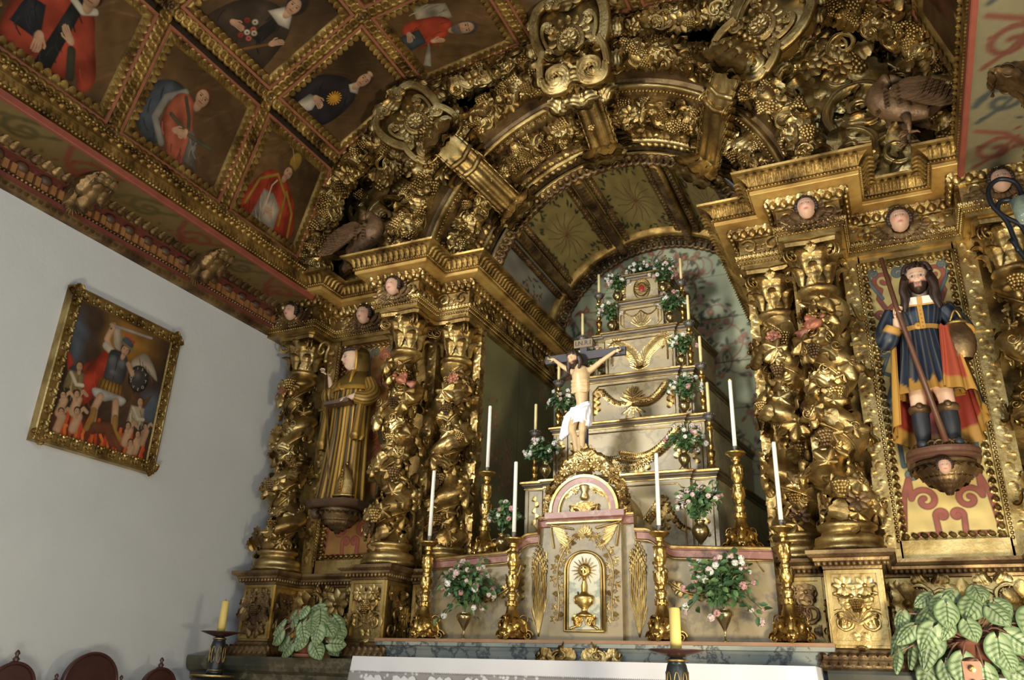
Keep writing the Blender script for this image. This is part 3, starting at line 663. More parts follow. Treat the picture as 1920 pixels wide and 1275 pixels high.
# ------------------------------------------------------------------ heads, hands
def head(skin=(.62, .40, .28), nu=72, nv=52, beard=None, hairline=None, cheeks=1.0, child=False):
    u = np.linspace(0, 2*PI, nu, endpoint=False); v = np.linspace(.0, PI, nv); U, W = np.meshgrid(u, v, indexing='ij')
    x = np.sin(U)*np.sin(W); y = -np.cos(U)*np.sin(W); z = np.cos(W)      # U=0 faces -Y
    X = x*.37; Y = y*.44; Z = z*.5
    low = np.clip(-z, 0, 1)
    X *= 1-(.34 if not child else .12)*low**1.4; front = np.clip(-y, 0, 1)
    Y = np.where(y < 0, Y*(1-.10*low), Y*(1-.45*low))
    g = lambda cx, cz, sx, sz: np.exp(-((X-cx)/sx)**2-((Z-cz)/sz)**2)*front
    Y -= .085*np.exp(-(X/.045)**2)*front*np.clip((.14-Z)/.24, 0, 1)*(Z > -.12)*np.clip((Z+.12)/.035, 0, 1)   # nose
    Y -= .02*(g(.045, -.085, .035, .03)+g(-.045, -.085, .035, .03))
    Y += .055*(g(.135, .045, .085, .05)+g(-.135, .045, .085, .05)); Y -= .035*(g(.135, .03, .06, .032)+g(-.135, .03, .06, .032))
    Y -= .022*(g(.13, .125, .11, .035)+g(-.13, .125, .11, .035))
    Y -= .03*g(0, -.205, .09, .028); Y -= .026*g(0, -.25, .075, .025); Y += .02*g(0, -.228, .09, .010); Y -= .05*g(0, -.37, .10, .07)
    Y -= .025*(g(.2, -.08, .09, .1)+g(-.2, -.08, .09, .1))*(1.5 if child else 1)
    for s in (-1, 1):                                       # ears
        e = np.exp(-((Y-.04)/.05)**2-((Z-.01)/.10)**2)*(np.sign(x) == s)*(np.abs(x) > .6); X += s*.06*e
    col = np.zeros(U.shape+(4,)); col[..., :3] = skin
    def mixc(c, a): col[..., :3] = col[..., :3]*(1-a[..., None])+np.array(c)*a[..., None]
    F = (y < -.1)
    mixc(hx(206, 120, 96), np.clip(cheeks*.6*(g(.19, -.09, .09, .08)+g(-.19, -.09, .09, .08)), 0, 1))
    mixc(hx(170, 76, 64), np.clip(1.6*np.exp(-(X/.085)**2-((Z+.228)/.032)**2)*F, 0, 1)*.9)
    for cx in (.135, -.135):
        al = lambda rx, rz, ox=0, oz=0: np.clip(2.2*(1-np.hypot((X-cx-ox)/rx, (Z-.035-oz)/rz)), 0, 1)*F
        mixc(hx(84, 54, 42), al(.105, .062)); mixc(hx(226, 218, 204), al(.084, .040)); mixc(hx(36, 24, 20), al(.042, .042))
        br = np.clip(2*(1-np.hypot((X-cx)/.11, (Z-.125+.9*(np.abs(X)-.13)**2*3)/.020)), 0, 1)*F; mixc(hx(70, 46, 34), br*.85)
    if beard is not None:
        a = np.clip((-.10-Z)/.05, 0, 1)*np.maximum(np.clip((np.abs(X)-.055)/.06, 0, 1), np.clip((-.252-Z)/.03, 0, 1))*(y < .25); a = np.maximum(a, np.exp(-((np.abs(X)-.05)/.08)**2-((Z+.178)/.024)**2)*F*.98)
        a = np.clip(a, 0, 1); mixc(beard, a); Y -= .035*a*front; Z = Z-.05*a*low
    if hairline is not None:
        h = np.where(y < -.35, Z > .30, Z > -.12+.0*Z)*(y < 2); h = ((Z > .30) & (y < 0)) | ((y > -.28) & (Z > -.22)); mixc(hairline, h*1.0)
    V = np.stack([X, Y, Z], -1).reshape(-1, 3)
    return T(V, grid_faces(nu, nv, cu=True)[:, ::-1], col=col.reshape(-1, 4))
def hairshell(seed=0, curl=.035, long=0.0, n=56, m=40, face=.55, vmax=.80):
    # wavy cap of hair open round the face
    u = np.linspace(0, 2*PI, n, endpoint=False); v = np.linspace(0, PI*vmax, m); U, W = np.meshgrid(u, v, indexing='ij')
    x = np.sin(U)*np.sin(W); y = -np.cos(U)*np.sin(W); z = np.cos(W); wv = 1+curl*np.sin(11*U+6*W)+curl*.6*np.sin(23*U-9*W)
    X = x*.42*wv; Y = y*.48*wv+.04; Z = z*.555*wv+.02
    lo = np.clip(-(z-.35), 0, 2); fr = np.clip(-y*1.2-.25, 0, 1)
    Y = Y+fr*np.clip((.62-z)*1.6, 0, 1)*.32; X = X*(1+.0*lo)
    if long: dn = np.clip((.1-z), 0, 2); Z = Z-long*dn; X = X*(1+.35*dn*np.clip(1-fr, 0, 1)); Y = Y+.10*dn
    return T(np.stack([X, Y, Z], -1).reshape(-1, 3), grid_faces(n, m, cu=True)[:, ::-1])
CHD = head(hx(206, 166, 140), 52, 40, None, hx(60, 42, 30), 1.3, True); CHH = hairshell(1, .07, 0, 40, 24, vmax=.55)
def wing(n=6):
    m = MB()
    for r_, (L, k) in enumerate(((1.0, n), (.66, n-1), (.4, n-2))):
        for i in range(k):
            a = -.15-i*.26; c, s = math.cos(a), math.sin(a); l = L*(1-.07*i)
            m.add(ACAS, mat4((.10*0, -.02*i, .05*r_), (-s*.28, c*.28, 0), (c*l, s*l, 0), (0, 0, .35)))
    return m.tpl()
WNG = wing()
def cherub(par, p, n, s, wings=True, label=None):
    # winged child's head carved on the face of an entablature block
    up = np.array([0, 0, 1.]); n = nrm(n); x = np.cross(up, n); p = np.asarray(p, float)
    m = mat4(p+n*s*.30, x*s, -n*s, up*s)
    h = obj('cherub_head', MB().add(CHD, m), FLESH, par, 'painted child face'); hm = MB().add(CHH, m)
    for k in range(15): a_ = -.35+k*(PI+.7)/14; hm.add(SPH, mat4(p+n*s*.34+x*s*.40*math.cos(a_)+up*s*(.05+.44*math.sin(a_)), x*s*.11, up*s*.10, n*s*.12))
    obj('hair', hm, HAIRM, h)
    if wings:
        mb = MB()
        for sg in (-1, 1): mb.add(WNG, mat4(p+x*sg*s*.35-up*s*.12+n*.01, x*sg*s*1.1, up*s*1.1, n*s*.8))
        for k in range(15):
            b_ = PI*1.15+k*PI*.7*2/14*.93; mb.add(ACAS, frame(p+x*s*.42*math.cos(b_*1.0)+up*s*(.42*math.sin(b_))+n*.012, n, (x*math.cos(b_)+up*math.sin(b_)), s*.34, sz=s*.4))
        for k in range(7): mb.add(ACAS, frame(p+x*s*.5*math.sin((k-3)*.45)-up*s*(.42+.12*math.cos((k-3)*.45)), n, (math.sin((k-3)*.3), 0, -1), s*.35))
        obj('wings', mb, GOLDB, h)
def finger(p, d, up, L, r, bend):
    d = nrm(d); up = nrm(up); pts = [np.asarray(p, float)]; a = 0
    for k, l in enumerate((.45, .32, .23)):
        a += bend; pts.append(pts[-1]+L*l*(d*math.cos(a)+up*math.sin(a)))
    return tube(pts, [r, r*.95, r*.85, r*.6], 7)
def hand3d(mb, p, d, palm, s, bend=.35, thumb=1, spread=.12, col=None):
    # wrist at p, fingers along d, palm faces 'palm'; s = hand length
    d = nrm(d); palm = np.asarray(palm, float); palm = nrm(palm-d*np.dot(palm, d)); x = np.cross(d, palm)*thumb; p = np.asarray(p, float)
    mb.add(SPHB, mat4(p+d*s*.24, x*s*.21, d*s*.30, palm*s*.10), col=col)
    for i, (o, L) in enumerate(((.15, .44), (.05, .50), (-.05, .46), (-.14, .36))):
        mb.add(finger(p+d*s*.46+x*s*o, d+x*spread*(1.2-i*.8)*.6, palm, s*L, s*.048, bend+.05*i), None, col=col)
    mb.add(finger(p+d*s*.14+x*s*.17, d*.75+x*.8, palm, s*.46, s*.055, bend*.7), None, col=col)
def limb(mb, pts, rad, n=12, col=None): mb.add(tube(smooth_path(pts, 5), np.interp(np.linspace(0, 1, (len(pts)-1)*5+1), np.linspace(0, 1, len(rad)), rad), n), None, col=col)
def smooth_path(pts, k):
    P = np.asarray(pts, float); n = len(P); o = []
    for i in range(n-1):
        p0 = P[max(0, i-1)]; p1 = P[i]; p2 = P[i+1]; p3 = P[min(n-1, i+2)]
        for j in range(k):
            t = j/k; o.append(.5*((2*p1)+(-p0+p2)*t+(2*p0-5*p1+4*p2-p3)*t*t+(-p0+3*p1-3*p2+p3)*t**3))
    o.append(P[-1]); return np.array(o)

# ------------------------------------------------------------------ the gilded retable: pedestals and dado
ZP0, ZP1 = 1.36, 1.98        # bottom and top of the pedestal zone
def pedestal(cx, hw, yf, yb, s, lab, seed):
    x0, x1 = cx-hw, cx+hw; t = thing('pedestal', lab, 'pedestal', (s*abs(cx), yf, ZP0), 'column pedestals')
    path = [(x0, yb), (x0, yf), (x1, yf), (x1, yb)]; path = path  # outward = right-hand side
    b = MB().add(box(x0, x1, yf, yb, ZP0+.10, ZP1-.08))
    for (ox, oy, ex, n, w_) in (((cx), yf, (1, 0, 0), (0, -1, 0), 2*hw),):
        for a0, a1, z0, z1 in ((-w_/2, w_/2, 1.495, 1.515), (-w_/2, w_/2, 1.865, 1.885), (-w_/2, -w_/2+.022, 1.515, 1.865), (w_/2-.022, w_/2, 1.515, 1.865)):
            b.add(box(cx+a0, cx+a1, yf-.014, yf+.01, z0, z1))
    for xs, sg in ((x0, -1), (x1, 1)):
        for y0, y1, z0, z1 in ((yf, yb, 1.495, 1.515), (yf, yb, 1.865, 1.885), (yf, yf+.022, 1.515, 1.865), (yb-.03, yb, 1.515, 1.865)):
            b.add(box(xs-.012, xs+.012, y0, y1, z0, z1))
    obj('body', sided(b, s), GOLDP, t)
    c = MB(); carve_rect(c, (cx, yf-.002, 1.69), (1, 0, 0), (0, 0, 1), (0, -1, 0), 2*hw-.04, .36, seed, .115, .06, dens=2.2)
    for sg in (-1, 1): c.add(FLW, frame((cx+sg*.055, yf-.02, 1.80), (0, -1, 0), (0, 0, 1), .055, sz=.05))
    c.add(PAL, frame((cx, yf-.01, 1.60), (0, -1, 0), (0, 0, 1), .13, sz=.10)); c.add(GRP, frame((cx, yf-.02, 1.72), (0, -1, 0), (0, 0, 1), .07))
    obj('carved_front', sided(c, s), GOLDB if seed % 2 else GOLD, t)
    d = yb-yf
    for xs, sg in ((x0, -1), (x1, 1)):
        c = MB(); carve_rect(c, (xs+sg*.002, (yf+yb)/2, 1.69), (0, 1, 0), (0, 0, 1), (sg, 0, 0), d-.06, .34, seed+3+sg, .105, .05, dens=2.0); obj('carved_side', sided(c, s), GOLDB if seed % 2 else GOLD, t)
    pc = [(0, 1.885), (.012, 1.89), (.014, 1.905), (.035, 1.92), (.055, 1.93), (.058, 1.945), (.075, 1.95), (.09, 1.965), (.09, 1.985), (0, 1.99)]
    m = MB().add(sweep(pc, path)).add(box(x0-.06, x1+.06, yf-.06, yb, 1.97, 1.988)); path_rows(m, EGG, path, .045, 1.918, .03, .028); path_rows(m, ACAS, path, .088, 1.985, .028, .03, up=(0, 0, -1), sz=.02)
    obj('cornice', sided(m, s), GOLDB, t)
    pb = [(.07, ZP0), (.075, ZP0+.03), (.055, ZP0+.045), (.045, ZP0+.07), (.02, ZP0+.095), (.015, ZP0+.11), (0, ZP0+.12)]
    m = MB().add(sweep(pb, path)); path_rows(m, ACAM, path, .078, ZP0+.025, .05, .075, tilt=-.4, sz=.07)
    obj('base_moulding', sided(m, s), GOLDB, t); return t
def dado(x0, x1, y, s, lab, seed, big):
    t = thing('dado_panel', lab, 'panel', (s*abs((x0+x1)/2), y, ZP0), 'carved dado panels')
    b = MB().add(box(x0, x1, y, y+.12, ZP0, ZP1-.02)); obj('body', sided(b, s), GOLDP, t)
    c = MB(); w_ = x1-x0; cx = (x0+x1)/2
    if big:
        for i, f in enumerate((-.36, 0, .36)):
            c.add(FLW6 if i % 2 == 0 else FLW, frame((cx+f*w_, y-.03, 1.74+.02*(i == 1)), (0, -1, 0), (0, 0, 1), .115, sz=.14))
            c.add(FLW, frame((cx+f*w_*.9, y-.02, 1.50), (0, -1, 0), (0, 0, 1), .08, sz=.1))
        for sg in (-1, 1):
            c.add(tube(smooth_path([(cx+sg*.02, y-.03, 1.48), (cx+sg*.12*w_/.7, y-.05, 1.62), (cx+sg*.25*w_/.7, y-.03, 1.58), (cx+sg*.33*w_/.7, y-.04, 1.47)], 6), .016, 7))
            for (fx, z, a) in ((.10, 1.62, .9), (.2, 1.57, 2.2), (.28, 1.62, -.5), (.33, 1.5, 2.8), (.05, 1.86, 1.2), (.22, 1.86, -1.1)): c.add(ACAC, frame((cx+sg*fx*w_/.7, y-.015, z), (0, -1, 0), (math.sin(a)*sg, 0, math.cos(a)), .12))
    carve_rect(c, (cx, y-.002, 1.66), (1, 0, 0), (0, 0, 1), (0, -1, 0), w_-.02, .42, seed, .12, .04, dens=.8)
    obj('carved_flowers', sided(c, s), GOLD, t)
    pc = [(0, 1.885), (.012, 1.89), (.014, 1.905), (.035, 1.92), (.055, 1.93), (.058, 1.945), (.075, 1.95), (.09, 1.965), (.09, 1.985), (-.1, 1.99)]
    m = MB().add(sweep(pc, [(x0, y), (x1, y)])); path_rows(m, EGG, [(x0, y), (x1, y)], .045, 1.918, .03, .028)
    obj('cornice', sided(m, s), GOLDB, t)
for s in (-1, 1):
    S_ = SIDE[s]
    pedestal(-2.68, .14, .13, .44, s, 'carved gilded pedestal under the outermost column on the %s' % S_, 3)
    pedestal(-1.59, .14, 0, .44, s, 'carved gilded pedestal under the middle column on the %s' % S_, 8)
    pedestal(-1.25, .15, .30, .58, s, 'recessed gilded pedestal under the inner column on the %s, beside the altar' % S_, 5)
    dado(-2.54, -1.73, .42, s, 'broad dado panel carved with large gilded flowers below the %s saint' % S_, 12, True)

# ------------------------------------------------------------------ twisted columns
def twisted_column(name, label, loc, seed, R=.128, hand_=1, birds=0):
    t = thing(name, label, 'column', (0, 0, 0), 'twisted vine columns'); rnd = random.Random(seed)
    obj('base', MB().add(lathe([(0, 0), (.20, 0), (.20, .035), (.185, .04), (.19, .06), (.185, .085), (.15, .10), (.145, .125), (.165, .135), (.168, .155), (.15, .17), (.13, .175)], 28)), GOLD, t)
    Z0, Z1 = .17, 1.66; turns = 3.6
    ph = rnd.uniform(0, 6)
    def axis(z): a = hand_*2*PI*turns*(z-Z0)/(Z1-Z0)+ph; k = .040*np.clip((z-Z0)/.12, 0, 1)*np.clip((Z1-z)/.10, 0, 1); return k*np.cos(a), k*np.sin(a), a
    def rad(z): return R*(1.02-.16*(z-Z0)/(Z1-Z0))
    def shaft(u, v):
        z = Z0+(Z1-Z0)*v; cx, cy, a = axis(z); th = 2*PI*u
        r = rad(z)+.030*np.cos(th-a)*np.clip((z-Z0)/.1, 0, 1)*np.clip((Z1-z)/.1, 0, 1); return cx+r*np.cos(th), cy+r*np.sin(th), z
    obj('shaft', MB().add(surf(shaft, 26, 90, cu=True)), GOLD, t)
    obj('astragal', MB().add(lathe([(.10, 1.64), (.115, 1.65), (.128, 1.662), (.132, 1.675), (.128, 1.688), (.112, 1.695), (.10, 1.70)], 26)), GOLD, t)
    vm = MB()
    def at(z, dth, out):
        cx, cy, a = axis(z); th = a+dth; n = np.array([math.cos(th), math.sin(th), 0]); r = rad(z)+.03*math.cos(dth)+out
        return np.array([cx, cy, z])+n*r, n
    # vine stem in the hollow of the twist
    st = [at(z, PI*.92, .012)[0] for z in np.linspace(Z0+.03, Z1-.03, 110)]; vm.add(tube(st, .013, 7))
    st = [at(z, PI*.55+.3*math.sin(z*14), .006)[0] for z in np.linspace(Z0+.05, Z1-.05, 110)]; vm.add(tube(st, .009, 6))
    k = 0; z = Z0+.03
    while z < Z1-.05:
        for dth in (-.55, .65, 1.9, 3.1, 4.3):
            p, n = at(z+rnd.uniform(-.03, .03), dth+rnd.uniform(-.3, .3), .024); a = rnd.uniform(-1, 1)+(PI if rnd.random() < .7 else 0)
            tang = np.array([-n[1], n[0], 0]); up = np.array([0, 0, math.cos(a)])+tang*math.sin(a)
            n2 = nrm(n+rnd.uniform(-.15, .35)*np.array([0, 0, 1])+tang*rnd.uniform(-.3, .3))
            sz = rnd.uniform(.080, .115); tt = VINE if rnd.random() < .72 else (ACAC if rnd.random() < .6 else ACAM)
            vm.add(tt, frame(p, n2, up, sz if tt is VINE else sz*1.5, sz=sz*1.25))
            # tendril
            if rnd.random() < .35:
                q = p+n*.012; vm.add(spiral_small, frame(q, n2, up, rnd.uniform(.025, .04)))
            k += 1
        z += .084
    obj('vine_leaves', vm, GOLD, t)
    for i in range(5):
        z = Z0+.22+i*.29+rnd.uniform(-.05, .05); a0 = axis(z)[2]; front = -PI/2+rnd.uniform(-.9, .9)
        p, n = at(z, front-a0, .012); obj('grape_cluster', MB().add(GRP, frame(p, n, (0, 0, 1), rnd.uniform(.085, .11))), GOLDB if i % 2 else GOLD, t)
    for i in range(birds):
        z = (1.42, .78)[i]; a0 = axis(z)[2]; p, n = at(z, -PI/2+.25-a0, .03); bm = MB(); small_bird(bm, p, n, .17, 1 if i else -1); obj('carved_bird', bm, ROSEB, t, 'rosy painted bird pecking at the vine')
    if birds < 1:
        z = 1.50; a0 = axis(z)[2]; p, n = at(z, -PI/2-a0, .02); obj('carved_rose', MB().add(FLW, frame(p, n, (0, 0, 1), .055, sz=.06)).add(FLW5, frame(p+n*.012, n, (.3, 0, 1), .035)), ROSEB, t, 'rosy painted flower')
    z = .28; a0 = axis(z)[2]; p, n = at(z, -PI/2-.3-a0, .02); obj('carved_flower', MB().add(FLW, frame(p, n, (0, 0, 1), .065, sz=.08)), GOLDB, t)
    # capital
    cp = MB().add(lathe([(.10, 1.69), (.108, 1.72), (.105, 1.80), (.115, 1.88), (.14, 1.94), (.15, 1.96), (0, 1.965)], 24))
    for row, (z, n_, r, s_, off) in enumerate(((1.70, 8, .108, .135, 0), (1.775, 8, .110, .165, PI/8))):
        for i in range(n_):
            a = 2*PI*i/n_+off; n = np.array([math.cos(a), math.sin(a), 0]); cp.add(ACAM, frame(n*(r+.012)+np.array([0, 0, z]), nrm(n+np.array([0, 0, -.22])), (0, 0, 1), s_*1.15, sx=s_*.95, sz=s_*1.7))
    ab = MB(); sq = []
    for i in range(4):
        a = PI/4+i*PI/2; sq.append((.235*math.cos(a-.07), .235*math.sin(a-.07))); sq.append((.235*math.cos(a+.07), .235*math.sin(a+.07)))
        for f in (.25, .5, .75):
            b = a+.07+(PI/2-.14)*f; r = .235*(1-.30*math.sin(PI*f)); sq.append((r*math.cos(b), r*math.sin(b)))
    ab.add(sweep([(-.02, 1.955), (0, 1.96), (.008, 1.985), (.02, 1.99), (.02, 2.015), (-.06, 2.02)], sq, closed=True)); N_ = len(sq)
    for z, fl in ((1.957, False), (2.018, True)):
        V = [(x, y, z) for x, y in sq]+[(0, 0, z)]; ab.add(T(V, None, [((i, (i+1) % N_, N_) if fl else ((i+1) % N_, i, N_)) for i in range(N_)], smooth=False))
    obj('abacus', ab, GOLD, t)
    for i in range(4):
        a = PI/4+i*PI/2; d = np.array([math.cos(a), math.sin(a), 0]); pn = np.array([-d[1], d[0], 0]); up = np.array([0, 0, 1.])
        for sg in (-1, 1):
            cp.add(VOL, mat4(d*.185+pn*sg*.012+up*1.905, -d*.056, up*.056, pn*sg*.07))
        cp.add(tube([d*.09+up*1.82, d*.12+up*1.90, d*.16+up*1.945, d*.19+up*1.952], [.014, .018, .020, .016], 7))
        b = i*PI/2; d2 = np.array([math.cos(b), math.sin(b), 0]); cp.add(FLW, frame(d2*.165+up*1.975, d2, up, .04)); cp.add(ACAM, frame(d2*.13+up*1.86, d2-up*.3, up, .13))
        for sg in (-1, 1):
            pn2 = np.array([-d2[1], d2[0], 0]); cp.add(VOL, mat4(d2*.135+pn2*sg*.035+up*1.935, pn2*sg*.026, up*.026, d2*.04))
    obj('capital', cp, GOLD, t)
    t.location = loc; return t
spiral_small = spiral_tube(1.5, 1.0, .16, 20, 5)
ROSEB = plain('rosy_worn_paint_on_gilding', hx(150, 92, 66), .45, metal=.3, var=.25, nscale=20, bstr=.4)
def small_bird(mb, p, n, s, sg=1):
    n = nrm(n); up = np.array([0, 0, 1.]); x = np.cross(up, n)*sg; p = np.asarray(p, float)
    mb.add(SPHB, mat4(p+n*s*.12, (x*.8+up*.35)*s*.36, nrm(up*.8-x*.35)*s*.2, n*s*.18)); mb.add(SPH, mat4(p+(x*.34+up*.25)*s+n*s*.14, x*s*.14, up*s*.13, n*s*.12))
    mb.add(lathe([(.05, 0), (.03, .08), (0, .16)], 8), mat4(p+(x*.45+up*.24)*s+n*s*.14, up*s, n*s, nrm(x-up*.3)*s))
    for k in (-1, 0, 1): mb.add(ACAS, frame(p+(-x*.2-up*.08)*s+n*s*.1, n, -x-up*(.35+k*.18), s*.6, sx=s*.3))
    mb.add(ACAM, frame(p+(x*.12+up*.1)*s+n*s*.24, n, -x-up*.25, s*.55, sx=s*.55)); mb.add(ACAM, frame(p+(x*.1+up*.14)*s+n*s*.2, n, -x+up*.5, s*.5, sx=s*.5))
a = twisted_column('twisted_column', 'twisted gilded vine column, middle of the three on the left, right of the robed monk', (-1.58, .2, 2.0), 4, birds=1)
b = twisted_column('twisted_column', 'twisted gilded vine column beside the white wall, outermost on the left', (-2.72, .33, 2.0), 9)
c = twisted_column('twisted_column', 'twisted gilded vine column on the left edge of the altar recess', (-1.28, .5, 2.0), 15)
dup(a, (1.58, .2, 2.0), 'twisted gilded vine column with birds and grapes, immediately left of the bearded saint', 0, (-1, 1, 1))
dup(b, (2.72, .33, 2.0), 'twisted gilded vine column cut by the right edge of the photo', 0, (-1, 1, 1))
dup(c, (1.28, .5, 2.0), 'twisted gilded vine column on the right edge of the altar recess', 0, (-1, 1, 1))

# pilasters and backing behind the columns
def ring_wall(mb, y, r, outer, a0, a1, n, th=.1):
    # flat wall with a round arch cut out, between radius r and the outline 'outer'(angle)
    A = np.linspace(a0, a1, n); V = []
    for a in A:
        ro = outer(a)
        for f in (0, 1): rr = r if f == 0 else ro; V.append((rr*math.cos(a), y, CZ+rr*math.sin(a)))
    mb.add(T(V, grid_faces(n, 2)[:, ::-1], smooth=False))
def vault_outline(a):
    d = (math.cos(a), math.sin(a)); best = 5.
    pts = [(-2.98, 4.2), (-2.98, 4.63)]+[(x*1.07, CZ+(z-CZ)*1.08+.05) for x, z in PROF]+[(2.98, 4.63), (2.98, 4.2)]
    for (x0, z0), (x1, z1) in zip(pts[:-1], pts[1:]):
        ex, ez = x1-x0, z1-z0; den = d[0]*ez-d[1]*ex
        if abs(den) < 1e-9: continue
        t = (x0*ez-(z0-CZ)*ex)/den; u = (x0*d[1]-(z0-CZ)*d[0])/den
        if t > 0 and -1e-6 <= u <= 1+1e-6: best = min(best, t)
    return best
bw = MB()
for s in (-1, 1):
    bw.add(box(min(s*1.14, s*2.98), max(s*1.14, s*2.98), .60, .66, 1.3, 4.36))
ring_wall(bw, .60, 1.42, vault_outline, .0, PI, 97)
t = thing('retable_backing', 'flat gilded backing boards of the altarpiece behind columns and carvings', 'altarpiece', (0, .6, 1.3)); obj('boards', bw, GOLDD, t)
for s in (-1, 1):
    for nm, x0, x1, yf in (('inner', -1.50, -1.42, .40), ('outer', -1.83, -1.745, .42), ('far', -2.55, -2.45, .42), ('jamb', -1.15, -1.09, .56)):
        t = thing('pilaster', {'inner': 'narrow gilded pilaster between the two inner columns on the %s', 'outer': 'narrow gilded pilaster between the %s saint panel and the middle column', 'far': 'narrow gilded pilaster between the %s saint panel and the outermost column', 'jamb': 'carved gilded jamb strip at the %s edge of the altar recess'}[nm] % SIDE[s], 'pilaster', (s*abs((x0+x1)/2), yf, 2.0), 'narrow gilded pilasters')
        b = MB().add(box(x0, x1, yf, .6, 1.99, 4.02)).add(box(x0-.015, x1+.015, yf-.015, .6, 3.36, 3.385)).add(box(x0-.02, x1+.02, yf-.02, .6, 1.99, 2.05))
        obj('body', sided(b, s), GOLDP, t); c_ = MB(); xm = (x0+x1)/2
        for k in range(34): c_.add(ACAS, frame((xm, yf-.002, 2.08+k*.056), (0, -1, 0), (.35*(1 if k % 2 else -1), 0, 1), .06, sx=.07, sz=.05))
        if nm in ('inner', 'jamb', 'outer'):
            xs = x1 if nm != 'outer' else x1
            for k in range(34): c_.add(ACAS, frame((x1+.002, yf+.06, 2.08+k*.056), (1, 0, 0), (0, .35*(1 if k % 2 else -1), 1), .06, sx=.07, sz=.05))
        obj('leaf_carving', sided(c_, s), GOLD, t)

# ------------------------------------------------------------------ saint niches: painted panels and beaded frames
def scroll_panel(o, w_, h_, bgc, c1, c2, seed):
    # arabesque of thick scrolls, gold leaf ground
    A = h_/w_; sh = []
    def sc(pts, wd, c): wd *= .50; sh.append(('s', pts, wd+.010, tuple(np.array(c[:3])*.45)+(0,))); sh.append(('s', pts, wd, c))
    for sg in (-1, 1):
        X = lambda x: .5+sg*x
        S = lambda cx, cy, r, a0, tn, tail: [(X(x-.5), y) for x, y in spiral_pts(.5+cx, cy, r, a0, tn, 24, [(.5+x, y) for x, y in tail], A)]
        sc(S(.26, .93, .12, -1.2, 1.1, [(.02, .70), (.20, .76), (.34, .86)]), .045, c1)
        sc(S(.34, .80, .08, 2.6, 1.0, [(.10, .72), (.2, .83)]), .036, c1)
        sc(S(.10, .95, .08, 3.3, -1.0, [(.04, .80), (.0, .9)]), .040, c2)
        sc(S(.36, .96, .06, -.5, 1.0, [(.30, .86), (.40, .92)]), .030, c2)
        sc(S(.22, .55, .13, -1.4, 1.1, [(.05, .42), (.2, .45), (.36, .5)]), .045, c1)
        sc(S(.36, .38, .09, 1.6, 1.0, [(.3, .56), (.40, .48)]), .034, c2)
        sc(S(.30, .22, .10, 1.0, 1.0, [(.16, .40), (.36, .34)]), .036, c2)
        sc(S(.20, .13, .13, .2, 1.15, [(.44, .04), (.40, .14), (.33, .2)]), .055, c1)
        sc(S(.07, .08, .06, 0, 1.0, [(.3, .02), (.12, .02)]), .05, c1)
        sc(S(.38, .66, .07, -2.4, 1.0, [(.30, .56), (.42, .58)]), .030, c2)
    return paint(o, (1, 0, 0), (0, 0, 1), w_, h_, 190, 560, bgc, sh, seed, .10)
for s in (-1, 1):
    x0, x1, z0, z1, y = -2.43, -1.85, 2.10, 3.96, .48
    t = thing('niche_panel', ['', 'painted gold niche panel with red and grey scrolls behind the bearded saint', 'orange niche panel with faded scrolls behind the robed monk'][s], 'niche panel', (s*2.14, y, 2.1))
    bgc = hx(206, 182, 118)+(.9,) if s > 0 else hx(178, 128, 72)+(.2,)
    m = scroll_panel((x0 if s < 0 else -x1, y, z0), x1-x0, z1-z0, bgc, hx(146, 80, 64) if s > 0 else hx(168, 92, 70), hx(98, 108, 106) if s > 0 else hx(104, 104, 84), 5+s)
    obj('painted_panel', m, PAINT, t)
    f = MB()
    for a0, a1, b0, b1 in ((x0-.03, x0+.01, z0-.12, z1+.08), (x1-.01, x1+.03, z0-.12, z1+.08), (x0, x1, z1, z1+.08), (x0, x1, z0-.12, z0)): f.add(box(a0, a1, y-.05, y+.11, b0, b1))
    obj('frame', sided(f, s), GOLDP, t)
    g = MB()
    for (xa, up) in ((x0+.035, 1), (x1-.035, 1)):
        for k in range(36): g.add(EGG, frame((xa, y-.018, z0+.02+k*.0525), (0, -1, 0), (.5, 0, 1), .036, sz=.07)); g.add(ACAM, frame((xa-.015, y-.012, z0+k*.0525), (0, -1, 0), (.9, 0, .6), .05, sz=.06))
        for k in range(72): g.add(SPHS, sc3((xa+(.04 if xa > -2.1 else -.04), y-.052, z0+k*.026), .012, .012, .012))
    for z in (z0+.03, z1-.03):
        for k in range(11): g.add(EGG, frame((x0+.04+k*.05, y-.02, z), (0, -1, 0), (1, 0, .4), .036, sz=.07)); g.add(ACAM, frame((x0+.03+k*.05, y-.012, z-.02), (0, -1, 0), (.6, 0, .9), .05, sz=.06))
    obj('beaded_border', sided(g, s), GOLD, t)

